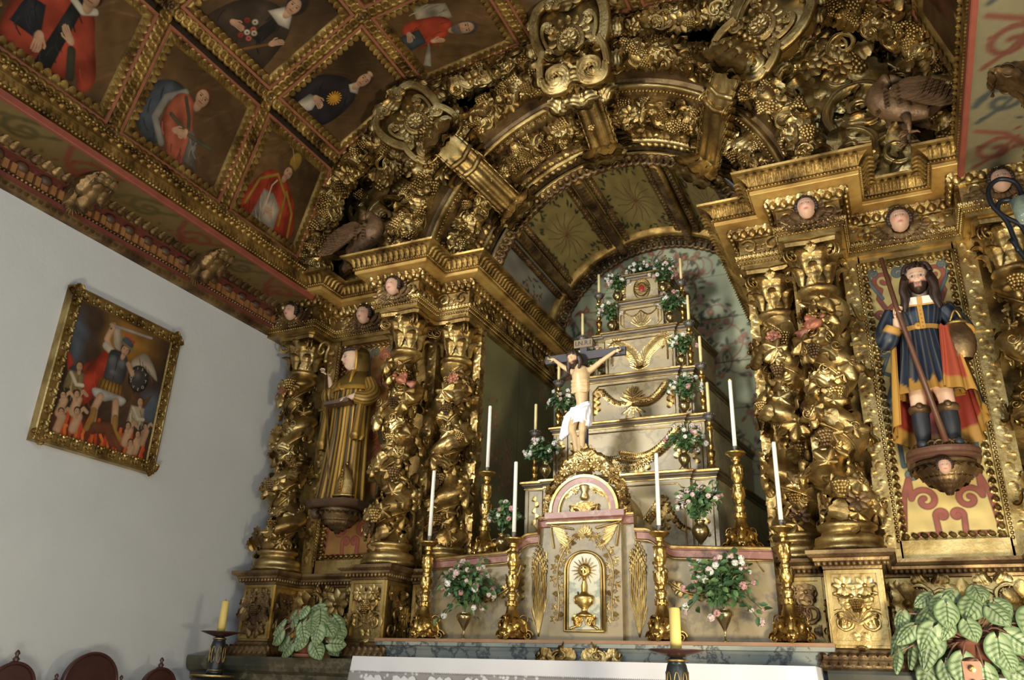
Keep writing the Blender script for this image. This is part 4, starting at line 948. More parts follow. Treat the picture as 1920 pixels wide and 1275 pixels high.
# ------------------------------------------------------------------ entablatures
EP = [(-3.0, .11), (-2.49, .11), (-2.49, .40), (-1.79, .40), (-1.79, .0), (-1.39, .0), (-1.39, .31), (-1.09, .31), (-1.09, 2.3)]
for s in (-1, 1):
    t = thing('entablature', 'gilded entablature with cherub heads breaking forward over the %s columns' % SIDE[s], 'entablature', (s*1.9, .4, 4.02))
    def P(pr): return sided(MB().add(sweep(pr, EP)), s)
    m = P([(-.25, 4.0), (0, 4.0), (0, 4.035), (.012, 4.037), (.012, 4.065), (.024, 4.068), (.03, 4.09), (0, 4.10)])
    q = MB(); path_rows(q, SPHS, EP, .012, 4.036, .024, .010); path_rows(q, SPHS, EP, .022, 4.066, .024, .010); path_rows(q, EGG, EP, .024, 4.088, .03, .026); m.merge(sided(q, s))
    obj('architrave', m, GOLDP, t)
    obj('frieze', P([(0, 4.095), (0, 4.225)]), GOLDP, t)
    q = MB(); fr = random.Random(5)
    for (xa, ya), (xb, yb) in zip(EP[:-1], EP[1:]):
        d = nrm((xb-xa, yb-ya)); L = math.hypot(xb-xa, yb-ya); n = np.array([d[1], -d[0], 0])
        o_ = np.array([(xa+xb)/2, (ya+yb)/2, 4.16])
        if L > 1: carve_rect(q, o_, (d[0], d[1], 0), (0, 0, 1), n, L-.02, .13, 31, .10, .04)
        else: carve_rect(q, o_, (d[0], d[1], 0), (0, 0, 1), n, L-.03, .13, 30+int(L*10), .10, .04, dens=1.3)
    obj('frieze_carving', sided(q, s), GOLD, t)
    m = P([(0, 4.22), (.02, 4.225), (.025, 4.24), (.035, 4.27), (.05, 4.295), (.05, 4.302)]); q = MB(); path_rows(q, ACAM, EP, .066, 4.298, .066, .075, up=(0, 0, -1), sz=.08, sx=.085, tilt=.5); path_rows(q, EGG, EP, .045, 4.25, .066, .06); m.merge(sided(q, s))
    obj('leaf_moulding', m, GOLD, t)
    obj('corona', P([(.05, 4.30), (.135, 4.308), (.14, 4.312), (.14, 4.335), (.12, 4.337)]), GOLDS, t)
    m = P([(.12, 4.337), (.15, 4.342), (.15, 4.355), (.145, 4.37), (.155, 4.39), (.18, 4.415), (.205, 4.43), (.235, 4.437), (.24, 4.452), (.225, 4.457), (.0, 4.462), (-.35, 4.464)]); q = MB(); path_rows(q, ACAM, EP, .162, 4.358, .05, .10, tilt=.75, sz=.14, sx=.056); path_rows(q, SPHS, EP, .152, 4.350, .022, .011); m.merge(sided(q, s))
    obj('acanthus_cornice', m, GOLDD, t)
    for p, sz, wg in (((-2.71, .10, 4.175), .155, True), ((-1.59, -.01, 4.175), .155, True), ((-2.14, .39, 4.18), .17, True)):
        cherub(t, (s*abs(p[0]), p[1]-.01, p[2]), (0, -1, 0), sz, wg)
# ------------------------------------------------------------------ arch over the altar recess
def arc_surf(prof, a0, a1, n=64, smooth=False, zc=CZ):
    A = np.linspace(a0, a1, n); V = []
    for a in A:
        for r, y in prof: V.append((r*math.cos(a), y, zc+r*math.sin(a)))
    return T(V, grid_faces(n, len(prof)), smooth=smooth)
def arc_row(mb, t, r, y, s, spacing, a0, a1, nrad, ny, up='tan', sx=None, sz=None, alt=0.):
    n = int(abs(a1-a0)*r/spacing)
    for i in range(n):
        a = a0+(a1-a0)*(i+.5)/n; rd = np.array([math.cos(a), 0, math.sin(a)]); tg = np.array([-math.sin(a), 0, math.cos(a)])
        nn = nrm(rd*nrad+np.array([0, 1., 0])*ny); u = tg if up == 'tan' else (rd if up == 'out' else (-rd if up == 'in' else np.array([0, -1., 0]))); u = u+tg*alt*(1 if i % 2 else -1)
        mb.add(t, frame((r*rd[0], y, CZ+r*rd[2]), nn, u, s, 0, sx, sz))
def garland(mb, ctr, tang, face, R, n, seed, sz=(.09, .14), fruit=.16):
    # leaves, flowers and fruit packed on a roll that follows ctr(f), facing 'face'
    rnd = random.Random(seed)
    pts = [ctr(f) for f in np.linspace(0, 1, 60)]; mb.add(tube(pts, R*.78, 10))
    for i in range(n):
        f = (i+rnd.random())/n; p = np.asarray(ctr(f)); tg = nrm(np.asarray(ctr(min(1, f+.01)))-np.asarray(ctr(max(0, f-.01)))); fc = nrm(face(f)); sd = np.cross(tg, fc)
        a = rnd.uniform(-1.25, 1.25); nn = nrm(fc*math.cos(a)+sd*math.sin(a)+tg*rnd.uniform(-.25, .25)); q = p+nn*R*rnd.uniform(.72, .95); s = rnd.uniform(*sz)
        k = rnd.random(); b = rnd.uniform(-.8, .8)+(0 if rnd.random() < .6 else PI); up = tg*math.cos(b)+sd*math.sin(b)
        if k < fruit*.6: mb.add(GRP, frame(q, nn, up, s*.85))
        elif k < fruit*.72: mb.add(SPHB, mat4(q+nn*s*.2, sd*s*.36, tg*s*.42, nn*s*.36)); mb.add(FLW5, frame(q+nn*s*.62, nn, up, s*.2))
        elif k < fruit*1.4: mb.add(FLW, frame(q, nn, up, s*.62, sz=s*.7))
        elif k < .52: mb.add(VINE, frame(q, nn, up, s*.85, sz=s*1.1))
        elif k < .72: mb.add(ACAC, frame(q-up*s*.4, nn, up, s*1.45, sz=s*1.3))
        elif k < .86: mb.add(ACA, frame(q-up*s*.4, nn, up, s*1.45, sz=s*1.2))
        else: mb.add(SPIR, frame(q, nn, up, s*.6, sz=s*.8))
A0, A1 = .0, PI
t = thing('archivolt', 'deep carved and gilded arch of fruit garlands spanning the altar recess', 'arch', (0, .4, 4.4))
prof = [(1.23, .80), (1.25, .74), (1.27, .72), (1.30, .70), (1.33, .64), (1.34, .60), (1.46, .42), (1.47, .30), (1.475, .26)]
obj('inner_splay', MB().add(arc_surf(prof, A0, A1)), GOLDB, t)
obj('outer_splay', MB().add(arc_surf([(1.53, .24), (1.56, .22), (1.58, .14), (1.76, .10), (1.80, .16), (1.82, .60)], A0, A1)), GOLDB, t)
m = MB().add(arc_surf([(1.475, .26), (1.47, .235), (1.48, .215), (1.495, .205), (1.51, .21), (1.52, .23), (1.53, .24)], A0, A1, 96, True)); obj('round_moulding', m, GOLDP, t)
m = MB(); arc_row(m, ACAS, 1.455, .30, .07, .055, A0, A1, -1, -.35, 'y', sz=.05, alt=.5); arc_row(m, SPHS, 1.468, .262, .012, .03, A0, A1, -1, -.5); arc_row(m, ACAM, 1.283, .715, .15, .075, A0, A1, -.86, -.5, 'y', sx=.11, sz=.13, alt=.2); obj('leaf_band', m, GOLD, t)
m = MB().add(arc_surf([(1.262, .735), (1.25, .70), (1.265, .675), (1.29, .665), (1.31, .68)], A0, A1, 96, True)); arc_row(m, EGG, 1.252, .715, .062, .06, A0, A1, -.85, -.5, 'tan', sx=.06, sz=.06); arc_row(m, SPHS, 1.262, .742, .013, .03, A0, A1, -1, 0); arc_row(m, SPHS, 1.288, .676, .013, .03, A0, A1, -1, -.6); obj('egg_edge', m, GOLDP, t)
def arcpt(r, y, a0, a1): return lambda f: (r*math.cos(a0+(a1-a0)*f), y, CZ+r*math.sin(a0+(a1-a0)*f))
def arcface(rr, yy, a0, a1): return lambda f: np.array([rr*math.cos(a0+(a1-a0)*f), yy, rr*math.sin(a0+(a1-a0)*f)])
m = MB(); garland(m, arcpt(1.405, .48, A0, A1), None, arcface(-.75, -.8, A0, A1), .118, 620, 51, (.10, .15)); obj('inner_garland', m, GOLD, t)
m = MB(); garland(m, arcpt(1.675, .08, A0, A1), None, arcface(-.25, -1, A0, A1), .125, 680, 52, (.10, .16)); obj('outer_garland', m, GOLD, t)
# crown garland that follows the vault
CP = [np.array(p) for p in ((-2.56, .12, 4.50), (-2.56, .12, 4.85), (-2.42, .10, 5.42), (-2.05, .07, 5.79), (-1.55, .05, 6.04), (-1.0, .05, 6.15), (-.4, .05, 6.20), (.4, .05, 6.20), (1.0, .05, 6.15), (1.55, .05, 6.04), (2.05, .07, 5.79), (2.42, .10, 5.42), (2.56, .12, 4.85), (2.56, .12, 4.50))]
CPS = smooth_path(CP, 10)
def cpt(f): x = f*(len(CPS)-1); i = min(len(CPS)-2, int(x)); return CPS[i]+(CPS[i+1]-CPS[i])*(x-i)
t = thing('crown_garland', 'outermost gilded garland of fruit and leaves following the painted vault', 'garland', (0, .05, 6.2))
m = MB(); garland(m, cpt, None, lambda f: np.array([-.35*cpt(f)[0]/2.5, -1, -.35*max(0, cpt(f)[2]-4.8)/1.4]), .125, 820, 53, (.10, .16)); obj('fruit_and_leaves', m, GOLD, t)

# spandrels
def eagle_mesh(mb):
    # standing eagle, head turned back over its wing; faces -X, breast toward -Y; feet at the origin
    c = smooth_path([(.16, 0, .17), (.06, -.01, .20), (-.05, -.03, .25), (-.11, -.03, .33), (-.10, -.03, .40), (-.06, -.04, .45), (-.03, -.05, .46)], 5)
    mb.add(tube(c, np.interp(np.linspace(0, 1, len(c)), [0, .2, .42, .62, .78, .9, 1], [.04, .075, .098, .072, .046, .052, .036]), 18))
    mb.add(lathe([(.034, 0), (.028, .03), (.012, .06), (0, .07)], 10), mat4((-.03, -.05, .455), (0, 0, 1), (0, 1, 0), (1, 0, -.25)))
    for sg in (-1, 1):
        for L in range(4):
            for k in range(7-L):
                p = np.array([-.07+.028*L+.03*k, sg*.10-.02, .31-.02*k+.02*L]); mb.add(ACAS, frame(p, (-.2, sg, .25), (.85, 0, -.5), .26-.02*L, sx=.13, sz=.12))
        mb.add(tube([(.02, sg*.05, .14), (.03, sg*.055, .07), (.02, sg*.055, .0)], [.035, .016, .013], 8))
        for a in (-.6, 0, .6, PI): mb.add(tube([(.02, sg*.055, .01), (.02-.05*math.cos(a), sg*.055+.05*math.sin(a), .005), (.02-.065*math.cos(a), sg*.055+.065*math.sin(a), -.012)], [.012, .009, .003], 6))
    for k in range(-3, 4): mb.add(ACAF, frame((.14, .01+k*.014, .17), (0, -.3, 1), (1, k*.09, -.42), .26, sx=.12, sz=.08))
    for i in range(5):
        for k in range(9): a = -PI+k*2*PI/9; z = .22+i*.03; mb.add(ACAS, frame((-.03-.11*math.cos(a)*.9, -.03+.11*math.sin(a), z), (-math.cos(a), math.sin(a), .3), (.2, 0, -1), .06, sx=.05))
for s in (-1, 1):
    t = thing('spandrel_carving', 'gilded acanthus scrolls with grapes filling the corner %s of the arch' % ('left' if s < 0 else 'right'), 'carving', (s*2.1, .4, 4.5), 'carved spandrels')
    m = MB(); n = np.array([0, -1., 0]); Z = np.array([0, 0, 1.])
    for (x, z, r, a, y, tt) in ((-2.03, 5.12, .30, 2.4, .34, SPIR2), (-2.20, 4.70, .17, .4, .30, SPIR2), (-1.90, 5.48, .20, 1.0, .34, SPIR2), (-1.93, 4.78, .18, -1.2, .30, SPIR), (-2.30, 5.30, .16, 3.6, .36, SPIR), (-1.62, 5.68, .17, .4, .30, SPIR)):
        m.add(tt, frame((x, y, z), n, (math.sin(a), 0, math.cos(a)), r, sz=r*1.25))
    for (x0, z0, L, a) in ((-2.42, 4.48, .55, .45), (-1.88, 4.50, .5, .1), (-2.05, 4.52, .42, -.5), (-1.80, 5.1, .5, .5), (-1.86, 5.3, .5, .9), (-2.25, 5.15, .5, .55), (-2.32, 4.9, .42, .2), (-1.7, 5.45, .42, .9), (-2.0, 5.35, .42, .2), (-1.98, 4.86, .4, -.8), (-2.12, 5.42, .35, .8)):
        m.add(ACA, frame((x0, .32, z0), (-.1, -1, -.1), (math.sin(a), 0, math.cos(a)), L, sx=L*.8, sz=L*.6)); m.add(ACAC, frame((x0+.05, .28, z0+.03), (.2, -1, 0), (math.sin(a+.6), 0, math.cos(a+.6)), L*.55))
    rnd = random.Random(77); c_ = 0
    while c_ < 230:
        x = rnd.uniform(-2.42, -1.45); z = rnd.uniform(4.48, 5.85); rr = math.hypot(x, z-CZ); o = vault_outline(math.atan2(z-CZ, x))
        if rr < 1.82 or rr > o-.22: continue
        c_ += 1; a = rnd.uniform(0, 6.3); q = rnd.choice([ACAC, ACA, VINE, VINE, FLW, GRP, SPIR]); z_ = rnd.uniform(.10, .16)*(1.3 if q in (ACA, ACAC) else .8)
        m.add(q, frame((x, rnd.uniform(.36, .50), z), (rnd.uniform(-.4, .4), -1, rnd.uniform(-.5, .3)), (math.sin(a), 0, math.cos(a)), z_, sz=z_*1.2))
    for q_ in range(46):
        a = rnd.uniform(0, 6.3); x = rnd.uniform(-1.98, -1.30); z = 5.90-.42*(abs(x)-1.30)+rnd.uniform(-.22, .06); z_ = rnd.uniform(.12, .18); q = rnd.choice([ACAC, VINE, ACA, FLW, SPIR]); m.add(q, frame((x, rnd.uniform(.14, .30), z), (rnd.uniform(-.3, .3), -1, -.3), (math.sin(a), 0, math.cos(a)), z_*(1.3 if q in (ACA, ACAC) else .75), sz=z_))
    for (x, z) in ((-1.86, 5.56), (-1.98, 5.50), (-2.2, 5.02)):
        m.add(GRP, frame((x, .26, z), n, (.7, 0, .7), .17))
    obj('acanthus_scrolls', sided(m, s), GOLD, t)
    bm = MB(); eagle_mesh(bm); e = obj('carved_eagle', sided(MB().add(bm.tpl(), mat4((-1.99 if s < 0 else -2.24, .02, 4.475 if s < 0 else 4.60), np.array([-1., 0, 0])*1.02, np.array([0, 1., 0]), np.array([0, 0, 1.])*1.0)), s), EAGLE)
    tag(e, 'brown carved eagle perched on the gilded scrolls %s of the arch' % ('left' if s < 0 else 'right'), 'bird', 'carved eagles')

# cartouches with their strap consoles, radial on the arch
def cartouche(name, label, ang, rc, yc, lean, S, strap):
    a = math.radians(ang); rd = np.array([math.cos(a), 0, math.sin(a)]); tg = np.array([math.sin(a), 0, -math.cos(a)])
    n = nrm(np.array([0, -1., 0])-rd*lean); up = nrm(rd-n*np.dot(rd, n)); p = np.array([rc*rd[0], yc, CZ+rc*rd[2]])
    t = thing(name, label, 'cartouche', tuple(p), 'cartouches on the arch'); F = lambda x, y, z=0: p+tg*x*S+up*y*S+n*z*S
    m = MB()
    pts = [(x*1.0, y*1.0) for x, y in smooth_path([(0, .44), (.16, .50), (.31, .42), (.36, .24), (.33, .02), (.27, -.16), (.33, -.32), (.22, -.46), (.06, -.42), (0, -.40)], 4)]; pts = pts+[(-x, y) for x, y in pts[::-1][1:-1]]; npt = len(pts)
    V = [F(x*f, y*f, z) for f, z in ((0.02, .10), (.45, .09), (.80, .05), (.97, .02), (1.0, -.03), (.98, -.25)) for x, y in pts]; m.add(T(V, grid_faces(6, npt, cv=True)), flip=True)
    obj('shield', m, GOLDP, t)
    m = MB(); m.add(lathe([(.0, .06), (.05, .055), (.09, .03), (.10, .05), (.125, .05), (.13, .02), (.15, .035), (.18, .0)], 28), mat4(F(0, .03, .085), tg*S*.95, up*S*1.05, n*S))
    for q in range(16): b = q*2*PI/16; m.add(ACAS, mat4(F(.155*math.cos(b), .03+.17*math.sin(b), .10), (-math.sin(b)*tg+math.cos(b)*up)*.09*S, (math.cos(b)*tg+math.sin(b)*up)*.10*S, n*.10*S))
    for q in range(22): b = q*2*PI/22; m.add(SPHS, mat4(F(.108*math.cos(b), .03+.12*math.sin(b), .135), tg*.013*S, up*.013*S, n*.013*S))
    m.add(FLW, mat4(F(0, .03, .14), tg*.085*S, up*.085*S, n*.09*S)); obj('medallion', m, GOLD, t)
    m = MB()
    def ribbon(path, wd, h, z0=.05, k=7):
        P_ = smooth_path([(x, y, 0) for x, y in path], k)[:, :2]; d_ = np.gradient(P_, axis=0); d_ /= np.linalg.norm(d_, axis=1)[:, None]; nn_ = np.c_[-d_[:, 1], d_[:, 0]]; f_ = np.linspace(0, 1, len(P_)); ww = wd*(.55+.45*np.sin(PI*f_))*(1+.12*np.sin(f_*40)); V = []
        for p_, q_, w_ in zip(P_, nn_, ww):
            for o_, z_ in ((-1, -.06), (-1, .35), (-.72, .75), (-.40, .45), (0, .95), (.40, .45), (.72, .80), (1, .3), (1, -.06)): V.append(F(p_[0]+q_[0]*w_*o_, p_[1]+q_[1]*w_*o_, z0+z_*h))
        t_ = T(V, grid_faces(len(P_), 9)); m.add(t_); m.add(T(t_.V, t_.Q[:, ::-1]))
    def spiral_path(cx, cy, r, a0, tn, k=16): return [(cx+r*(1-.80*i/(k-1))*math.cos(a0+tn*2*PI*i/(k-1)), cy+r*(1-.80*i/(k-1))*math.sin(a0+tn*2*PI*i/(k-1))) for i in range(k)]
    for sg in (-1, 1):
        mirr = lambda L: [(sg*x, y) for x, y in L]
        ribbon(mirr(spiral_path(.13, .46, .075, -.6, 1.2)[::-1][:-1]+[(.24, .49), (.34, .42), (.385, .26), (.37, .08), (.32, -.06)]+spiral_path(.26, -.06, .065, .2, -1.1)), .052, .10)
        ribbon(mirr([(.30, -.02), (.35, -.16), (.36, -.30)]+spiral_path(.19, -.33, .155, .1, -1.45, 22)), .058, .12, .07)
        ribbon(mirr(spiral_path(.20, .20, .05, 2.2, -1.0)[::-1][:-1]+[(.25, .26), (.29, .20), (.285, .10), (.25, .0)]), .030, .07, .08)
        m.add(SPIR2, mat4(F(sg*.19, -.33, .10), tg*sg*.12*S, up*.12*S, n*.16*S)); m.add(FLW6, mat4(F(sg*.26, -.06, .12), tg*.05*S, up*.05*S, n*.06*S))
        for (x, y, b, L) in ((.36, .34, 1.0, .20), (.40, .12, 1.7, .20), (.34, -.20, 1.8, .22), (.24, -.48, 2.4, .24), (.06, -.46, 2.9, .26), (.12, .54, .35, .20), (.28, .48, .8, .18)):
            dd = math.sin(b)*tg*sg+math.cos(b)*up; m.add(ACAC, frame(F(sg*x, y, -.02), n, dd, L*S)); m.add(ACA, frame(F(sg*x*.92, y*.95, -.06), n, dd-tg*sg*.4, L*S*1.1))
    m.add(PAL, frame(F(0, .36, .06), n+up*.2, up, .24*S)); m.add(ACAC, frame(F(0, .34, .12), n, up, .26*S)); m.add(PAL, frame(F(0, -.30, .08), n, -up, .24*S)); m.add(ACAC, frame(F(0, -.28, .14), n, -up, .26*S))
    obj('scrolled_frame', m, GOLD, t)
    if strap:
        # strap console stepping across the mouldings of the arch
        K = smooth_path([(r, y) for r, y in strap], 8); V = []; sd = np.array([tg[0], 0, tg[2]])
        d = np.gradient(K, axis=0); d /= np.linalg.norm(d, axis=1)[:, None]
        for (r, y), (dr, dy) in zip(K, d):
            nn = nrm(rd*(dy)*1+np.array([0, -1., 0])*(-dr))   # faces inward / forward
            if np.dot(nn, np.array([0, -1., 0])-rd) < 0: nn = -nn
            c = np.array([r*rd[0], y, CZ+r*rd[2]])
            for x, h in ((-.12, -.12), (-.12, .0), (-.10, .045), (-.07, .035), (-.055, .005), (-.03, .035), (0, .055), (.03, .035), (.055, .005), (.07, .035), (.10, .045), (.12, 0), (.12, -.12)): V.append(c+sd*x+nn*h)
        m = MB().add(T(V, grid_faces(len(K), 13)[:, ::-1]))
        obj('strap', m, GOLDP, t); m = MB()
        for i in range(1, len(K)-2, 3):
            (r, y), (dr, dy) = K[i], d[i]; nn = nrm(rd*dy-np.array([0, -1., 0])*dr)
            if np.dot(nn, np.array([0, -1., 0])-rd) < 0: nn = -nn
            c = np.array([r*rd[0], y, CZ+r*rd[2]]); dn = rd*dr+np.array([0, dy, 0])
            for x in (-.085, 0, .085): m.add(ACA, frame(c+sd*x+nn*.045, nn, dn+sd*x*2.5, .26, sx=.20, sz=.20))
            (i in (22, 28)) and m.add(tube([c+sd*q_*.13+nn*(.075-.03*abs(q_)) for q_ in (-1, -.5, 0, .5, 1)], .024, 8)); [m.add(VOL, mat4(c+sd*q_*.118+nn*.01, dn*.05, nn*.05, sd*q_*.05)) for q_ in (-1, 1)]
        (r, y), (dr, dy) = K[-1], d[-1]; c = np.array([r*rd[0], y, CZ+r*rd[2]]); dn = rd*dr+np.array([0, dy, 0])
        for x in (-.08, 0, .08): m.add(ACAC, frame(c+sd*x-dn*.08, -rd*.8+np.array([0, -1, 0]), dn+sd*x*3, .2))
        (r, y) = K[len(K)//2]; c = np.array([r*rd[0], y-.02, CZ+r*rd[2]])
        for sg in (-1, 1): m.add(VOL, mat4(c+sd*sg*.12+np.array([0, -.03, 0]), rd*.07, np.array([0, -.07, 0]), sd*sg*.06))
        (r, y) = K[2]; c = np.array([r*rd[0], y-.02, CZ+r*rd[2]])
        for x in np.linspace(-.1, .1, 5): m.add(SPHS, mat4(c+sd*x+np.array([0, -.05, 0])-rd*.02, sd*.022, rd*.03, np.array([0, .022, 0])))
        obj('leaf_carving', m, GOLD, t)
    return t
ST = [(1.90, -.08), (1.74, -.16), (1.60, -.10), (1.49, .02), (1.40, .16), (1.32, .32), (1.24, .48), (1.17, .58), (1.12, .60)]
cartouche('arch_cartouche', 'round scrolled gilded cartouche at the very top of the arch', 90, 1.66, -.16, .35, .78, ST)
cartouche('arch_cartouche', 'scrolled gilded cartouche with a long strap on the left shoulder of the arch', 137.5, 1.96, -.10, .35, .70, ST)
cartouche('arch_cartouche', 'scrolled gilded cartouche with a leafy strap on the right shoulder of the arch', 42.5, 1.96, -.10, .35, .70, ST)

# ------------------------------------------------------------------ altar recess: painted walls and vault
GRN = hx(112, 118, 88)
def vine_paint(seed, n, w_, h_, cols, x0=0, x1=1, y0=0, y1=1, wd=.004):
    r = random.Random(seed); sh = []; A = h_/w_
    for _ in range(n):
        cx, cy = r.uniform(x0, x1), r.uniform(y0, y1); rr = r.uniform(.06, .12); c = r.choice(cols); a0 = r.uniform(0, 6)
        sh.append(('s', spiral_pts(cx, cy, rr, a0, r.choice([-1, 1])*1.1, 20, asp=A), wd, c))
        for k in range(9):
            a = a0+k*.75; L = rr*r.uniform(.5, 1.2); x, y = cx+L*math.cos(a), cy+L*math.sin(a)/A
            sh.append(('e', x, y, .020*r.uniform(.6, 1.3), .009, r.uniform(0, 180), r.choice([hx(84, 96, 76), hx(104, 112, 84), hx(92, 94, 82), c]), .5))
        for k in range(3):
            x, y = cx+r.uniform(-.05, .05), cy+r.uniform(-.05, .05); sh.append(('e', x, y, .020, .018, 0, c, .6)); sh.append(('e', x, y, .008, .008, 0, hx(196, 140, 96), .6))
    return sh
RC = [hx(152, 94, 74), hx(164, 110, 84), hx(138, 84, 66)]
W2, H2 = 2.36, 4.2
sh = vine_paint(5, 26, W2, H2, RC, 0, .30, .42, .98)+vine_paint(6, 22, W2, H2, [hx(150, 118, 104), hx(160, 120, 100)], .62, 1.0, .4, .98)+vine_paint(9, 10, W2, H2, RC, .3, .62, .80, .97)
for k, y in enumerate((.20, .31, .42, .53, .64, .75, .86)): sh.append(('s', [(0, y+.004), (.4, y), (1, y+.002)], .0022, hx(66, 68, 54)))
sh += [('p', [(.655, .735), (.68, .735), (.672, .75), (.682, .768), (.655, .768), (.664, .75)], hx(70, 78, 70))]
m = paint((-W2/2, 2.3, 1.4), (1, 0, 0), (0, 0, 1), W2, H2, 220, 330, hx(178, 184, 152), sh, 21, .14); struct('wall_recess_back', m, PAINT)  # ground colour lightened to stand in for light reaching the back wall
for s in (-1, 1):
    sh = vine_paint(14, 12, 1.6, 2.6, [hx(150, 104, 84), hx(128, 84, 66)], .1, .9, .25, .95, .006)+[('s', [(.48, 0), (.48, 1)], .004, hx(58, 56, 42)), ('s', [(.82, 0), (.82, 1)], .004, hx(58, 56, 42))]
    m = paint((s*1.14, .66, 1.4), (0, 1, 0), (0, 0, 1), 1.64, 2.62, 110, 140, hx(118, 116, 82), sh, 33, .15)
    if s > 0: m.Q = [q[:, ::-1] for q in m.Q]
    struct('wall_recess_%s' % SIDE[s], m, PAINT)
# vault: five painted panels between carved ribs
VR = 1.20; NP = 5
t = thing('recess_vault', 'small painted barrel vault with flower panels and carved ribs over the altar recess', 'vault', (0, 1.5, 5.5))
def arc_panel(a0, a1, y0, y1, r, bg, shapes, seed, nx, ny):
    m = paint((0, 0, 0), (1, 0, 0), (0, 0, 1), 1, 1, nx, ny, bg, shapes, seed, .15); V = m.V[0]; a = a0+(a1-a0)*V[:, 0]; y = y0+(y1-y0)*V[:, 2]
    m.V[0] = np.c_[r*np.cos(a), y, CZ+r*np.sin(a)]; return m
def wreath(seed):
    r = random.Random(seed); sh = []
    for k in range(90):
        a = r.uniform(0, 2*PI); rr = r.uniform(.30, .44); sh.append(('e', .5+rr*math.cos(a), .5+rr*math.sin(a), .035, .014, math.degrees(a)+r.uniform(-60, 60), r.choice([hx(46, 50, 34), hx(60, 62, 40), hx(40, 42, 34)]), .4))
    for k in range(14):
        a = k*.45; sh.append(('s', [(.5, .5), (.5+.12*math.cos(a+.2), .5+.12*math.sin(a+.2)), (.5+.24*math.cos(a), .5+.24*math.sin(a))], .006, hx(110, 74, 44)))
    return sh
def vase_flowers(seed):
    r = random.Random(seed); sh = [('e', .46, .28, .07, .15, 0, hx(166, 140, 66), .3), ('p', [(.42, .14), (.5, .14), (.52, .1), (.4, .1)], hx(150, 124, 60))]
    for k in range(60):
        a = r.uniform(-.2, PI+.2); rr = r.uniform(.05, .26); sh.append(('e', .47+rr*math.cos(a)*.8, .50+rr*math.sin(a)*1.2, .03, .012, r.uniform(0, 180), r.choice([hx(54, 58, 40), hx(70, 66, 44), hx(128, 84, 60), hx(150, 110, 84)]), .4))
    return sh
for i in range(NP):
    a0 = .0+i*PI/NP; a1 = a0+PI/NP; 
    sh = vase_flowers(i) if i in (0, NP-1) else wreath(i)
    bg = hx(138, 136, 124) if i in (0, NP-1) else hx(140, 124, 74)
    if i == NP-1: sh = [tuple(list(q[:1])+[1-q[1]]+list(q[2:])) if q[0] == 'e' else q for q in sh]
    m = arc_panel(a0, a1, .74, 2.3, VR, bg, sh, i, 90, 110)
    if i in (0, NP-1):      # turn so that the bouquet stands upright
        sh2 = [(('e', y_, x_, ry, rx, 90-an, c, so) if i == 0 else ('e', 1-y_, x_, ry, rx, 90+an, c, so)) for (_, x_, y_, rx, ry, an, c, so) in [q for q in sh if q[0] == 'e']]
        m = arc_panel(a0, a1, .74, 2.3, VR, bg, sh2, i, 90, 110)
    obj('painted_panel', m, PAINT, t)
rb, rl = MB(), MB()
for i in range(NP+1):
    a = i*PI/NP; rd = np.array([math.cos(a), 0, math.sin(a)]); tg = np.array([-math.sin(a), 0, math.cos(a)]); c0 = np.array([0, 0, CZ])
    for o_, r_, ra in ((0, VR-.05, .05), (-.10, VR-.015, .03), (.10, VR-.015, .03)):
        rb.add(tube([c0+rd*r_+tg*o_+np.array([0, y, 0]) for y in (.80, 2.26)], ra, 10))
    for k in range(26):
        y = .84+k*.055; rl.add(ACAS, frame(c0+rd*(VR-.098)+np.array([0, y, 0]), -rd, (0, 1, 0), .075, sz=.04, sx=.10))
        for o_ in (-.10, .10): rl.add(RNG, frame(c0+rd*(VR-.045)+tg*o_+np.array([0, y, 0]), -rd, (0, 1, 0), .022))
for y in (.84, 2.20):
    rb.add(arc_surf([(VR-.0, y-.08), (VR-.04, y-.06), (VR-.05, y), (VR-.04, y+.06), (VR, y+.08)], .02, PI-.02, 70, True)[0] if False else arc_surf([(VR-.0, y-.08), (VR-.04, y-.06), (VR-.05, y), (VR-.04, y+.06), (VR, y+.08)], .02, PI-.02, 70, True))
    arc_row(rl, RNG, VR-.05, y, .03, .07, .02, PI-.02, -1, 0)
rb.add(arc_surf([(VR, 2.08), (VR-.06, 2.09), (VR-.08, 2.12), (VR-.06, 2.15), (VR-.02, 2.16)], .02, PI-.02, 70, True))
obj('ribs', rb, GOLDD, t); obj('rib_carving', rl, GOLDB, t)
for y, r_ in ((.78, VR-.02), (2.27, VR-.05)):
    n = 54; sc_ = MB()
    for i in range(n):
        a = .03+(PI-.06)*(i+.5)/n; rd = np.array([math.cos(a), 0, math.sin(a)]); sc_.add(RNG, frame((rd[0]*(r_-.035), y, CZ+rd[2]*(r_-.035)), (0, -1, 0), rd, .036)); sc_.add(SPHS, sc3((rd[0]*(r_-.085), y, CZ+rd[2]*(r_-.085)), .015, .015, .015))
    obj('scalloped_fringe', sc_, GOLDB, t)
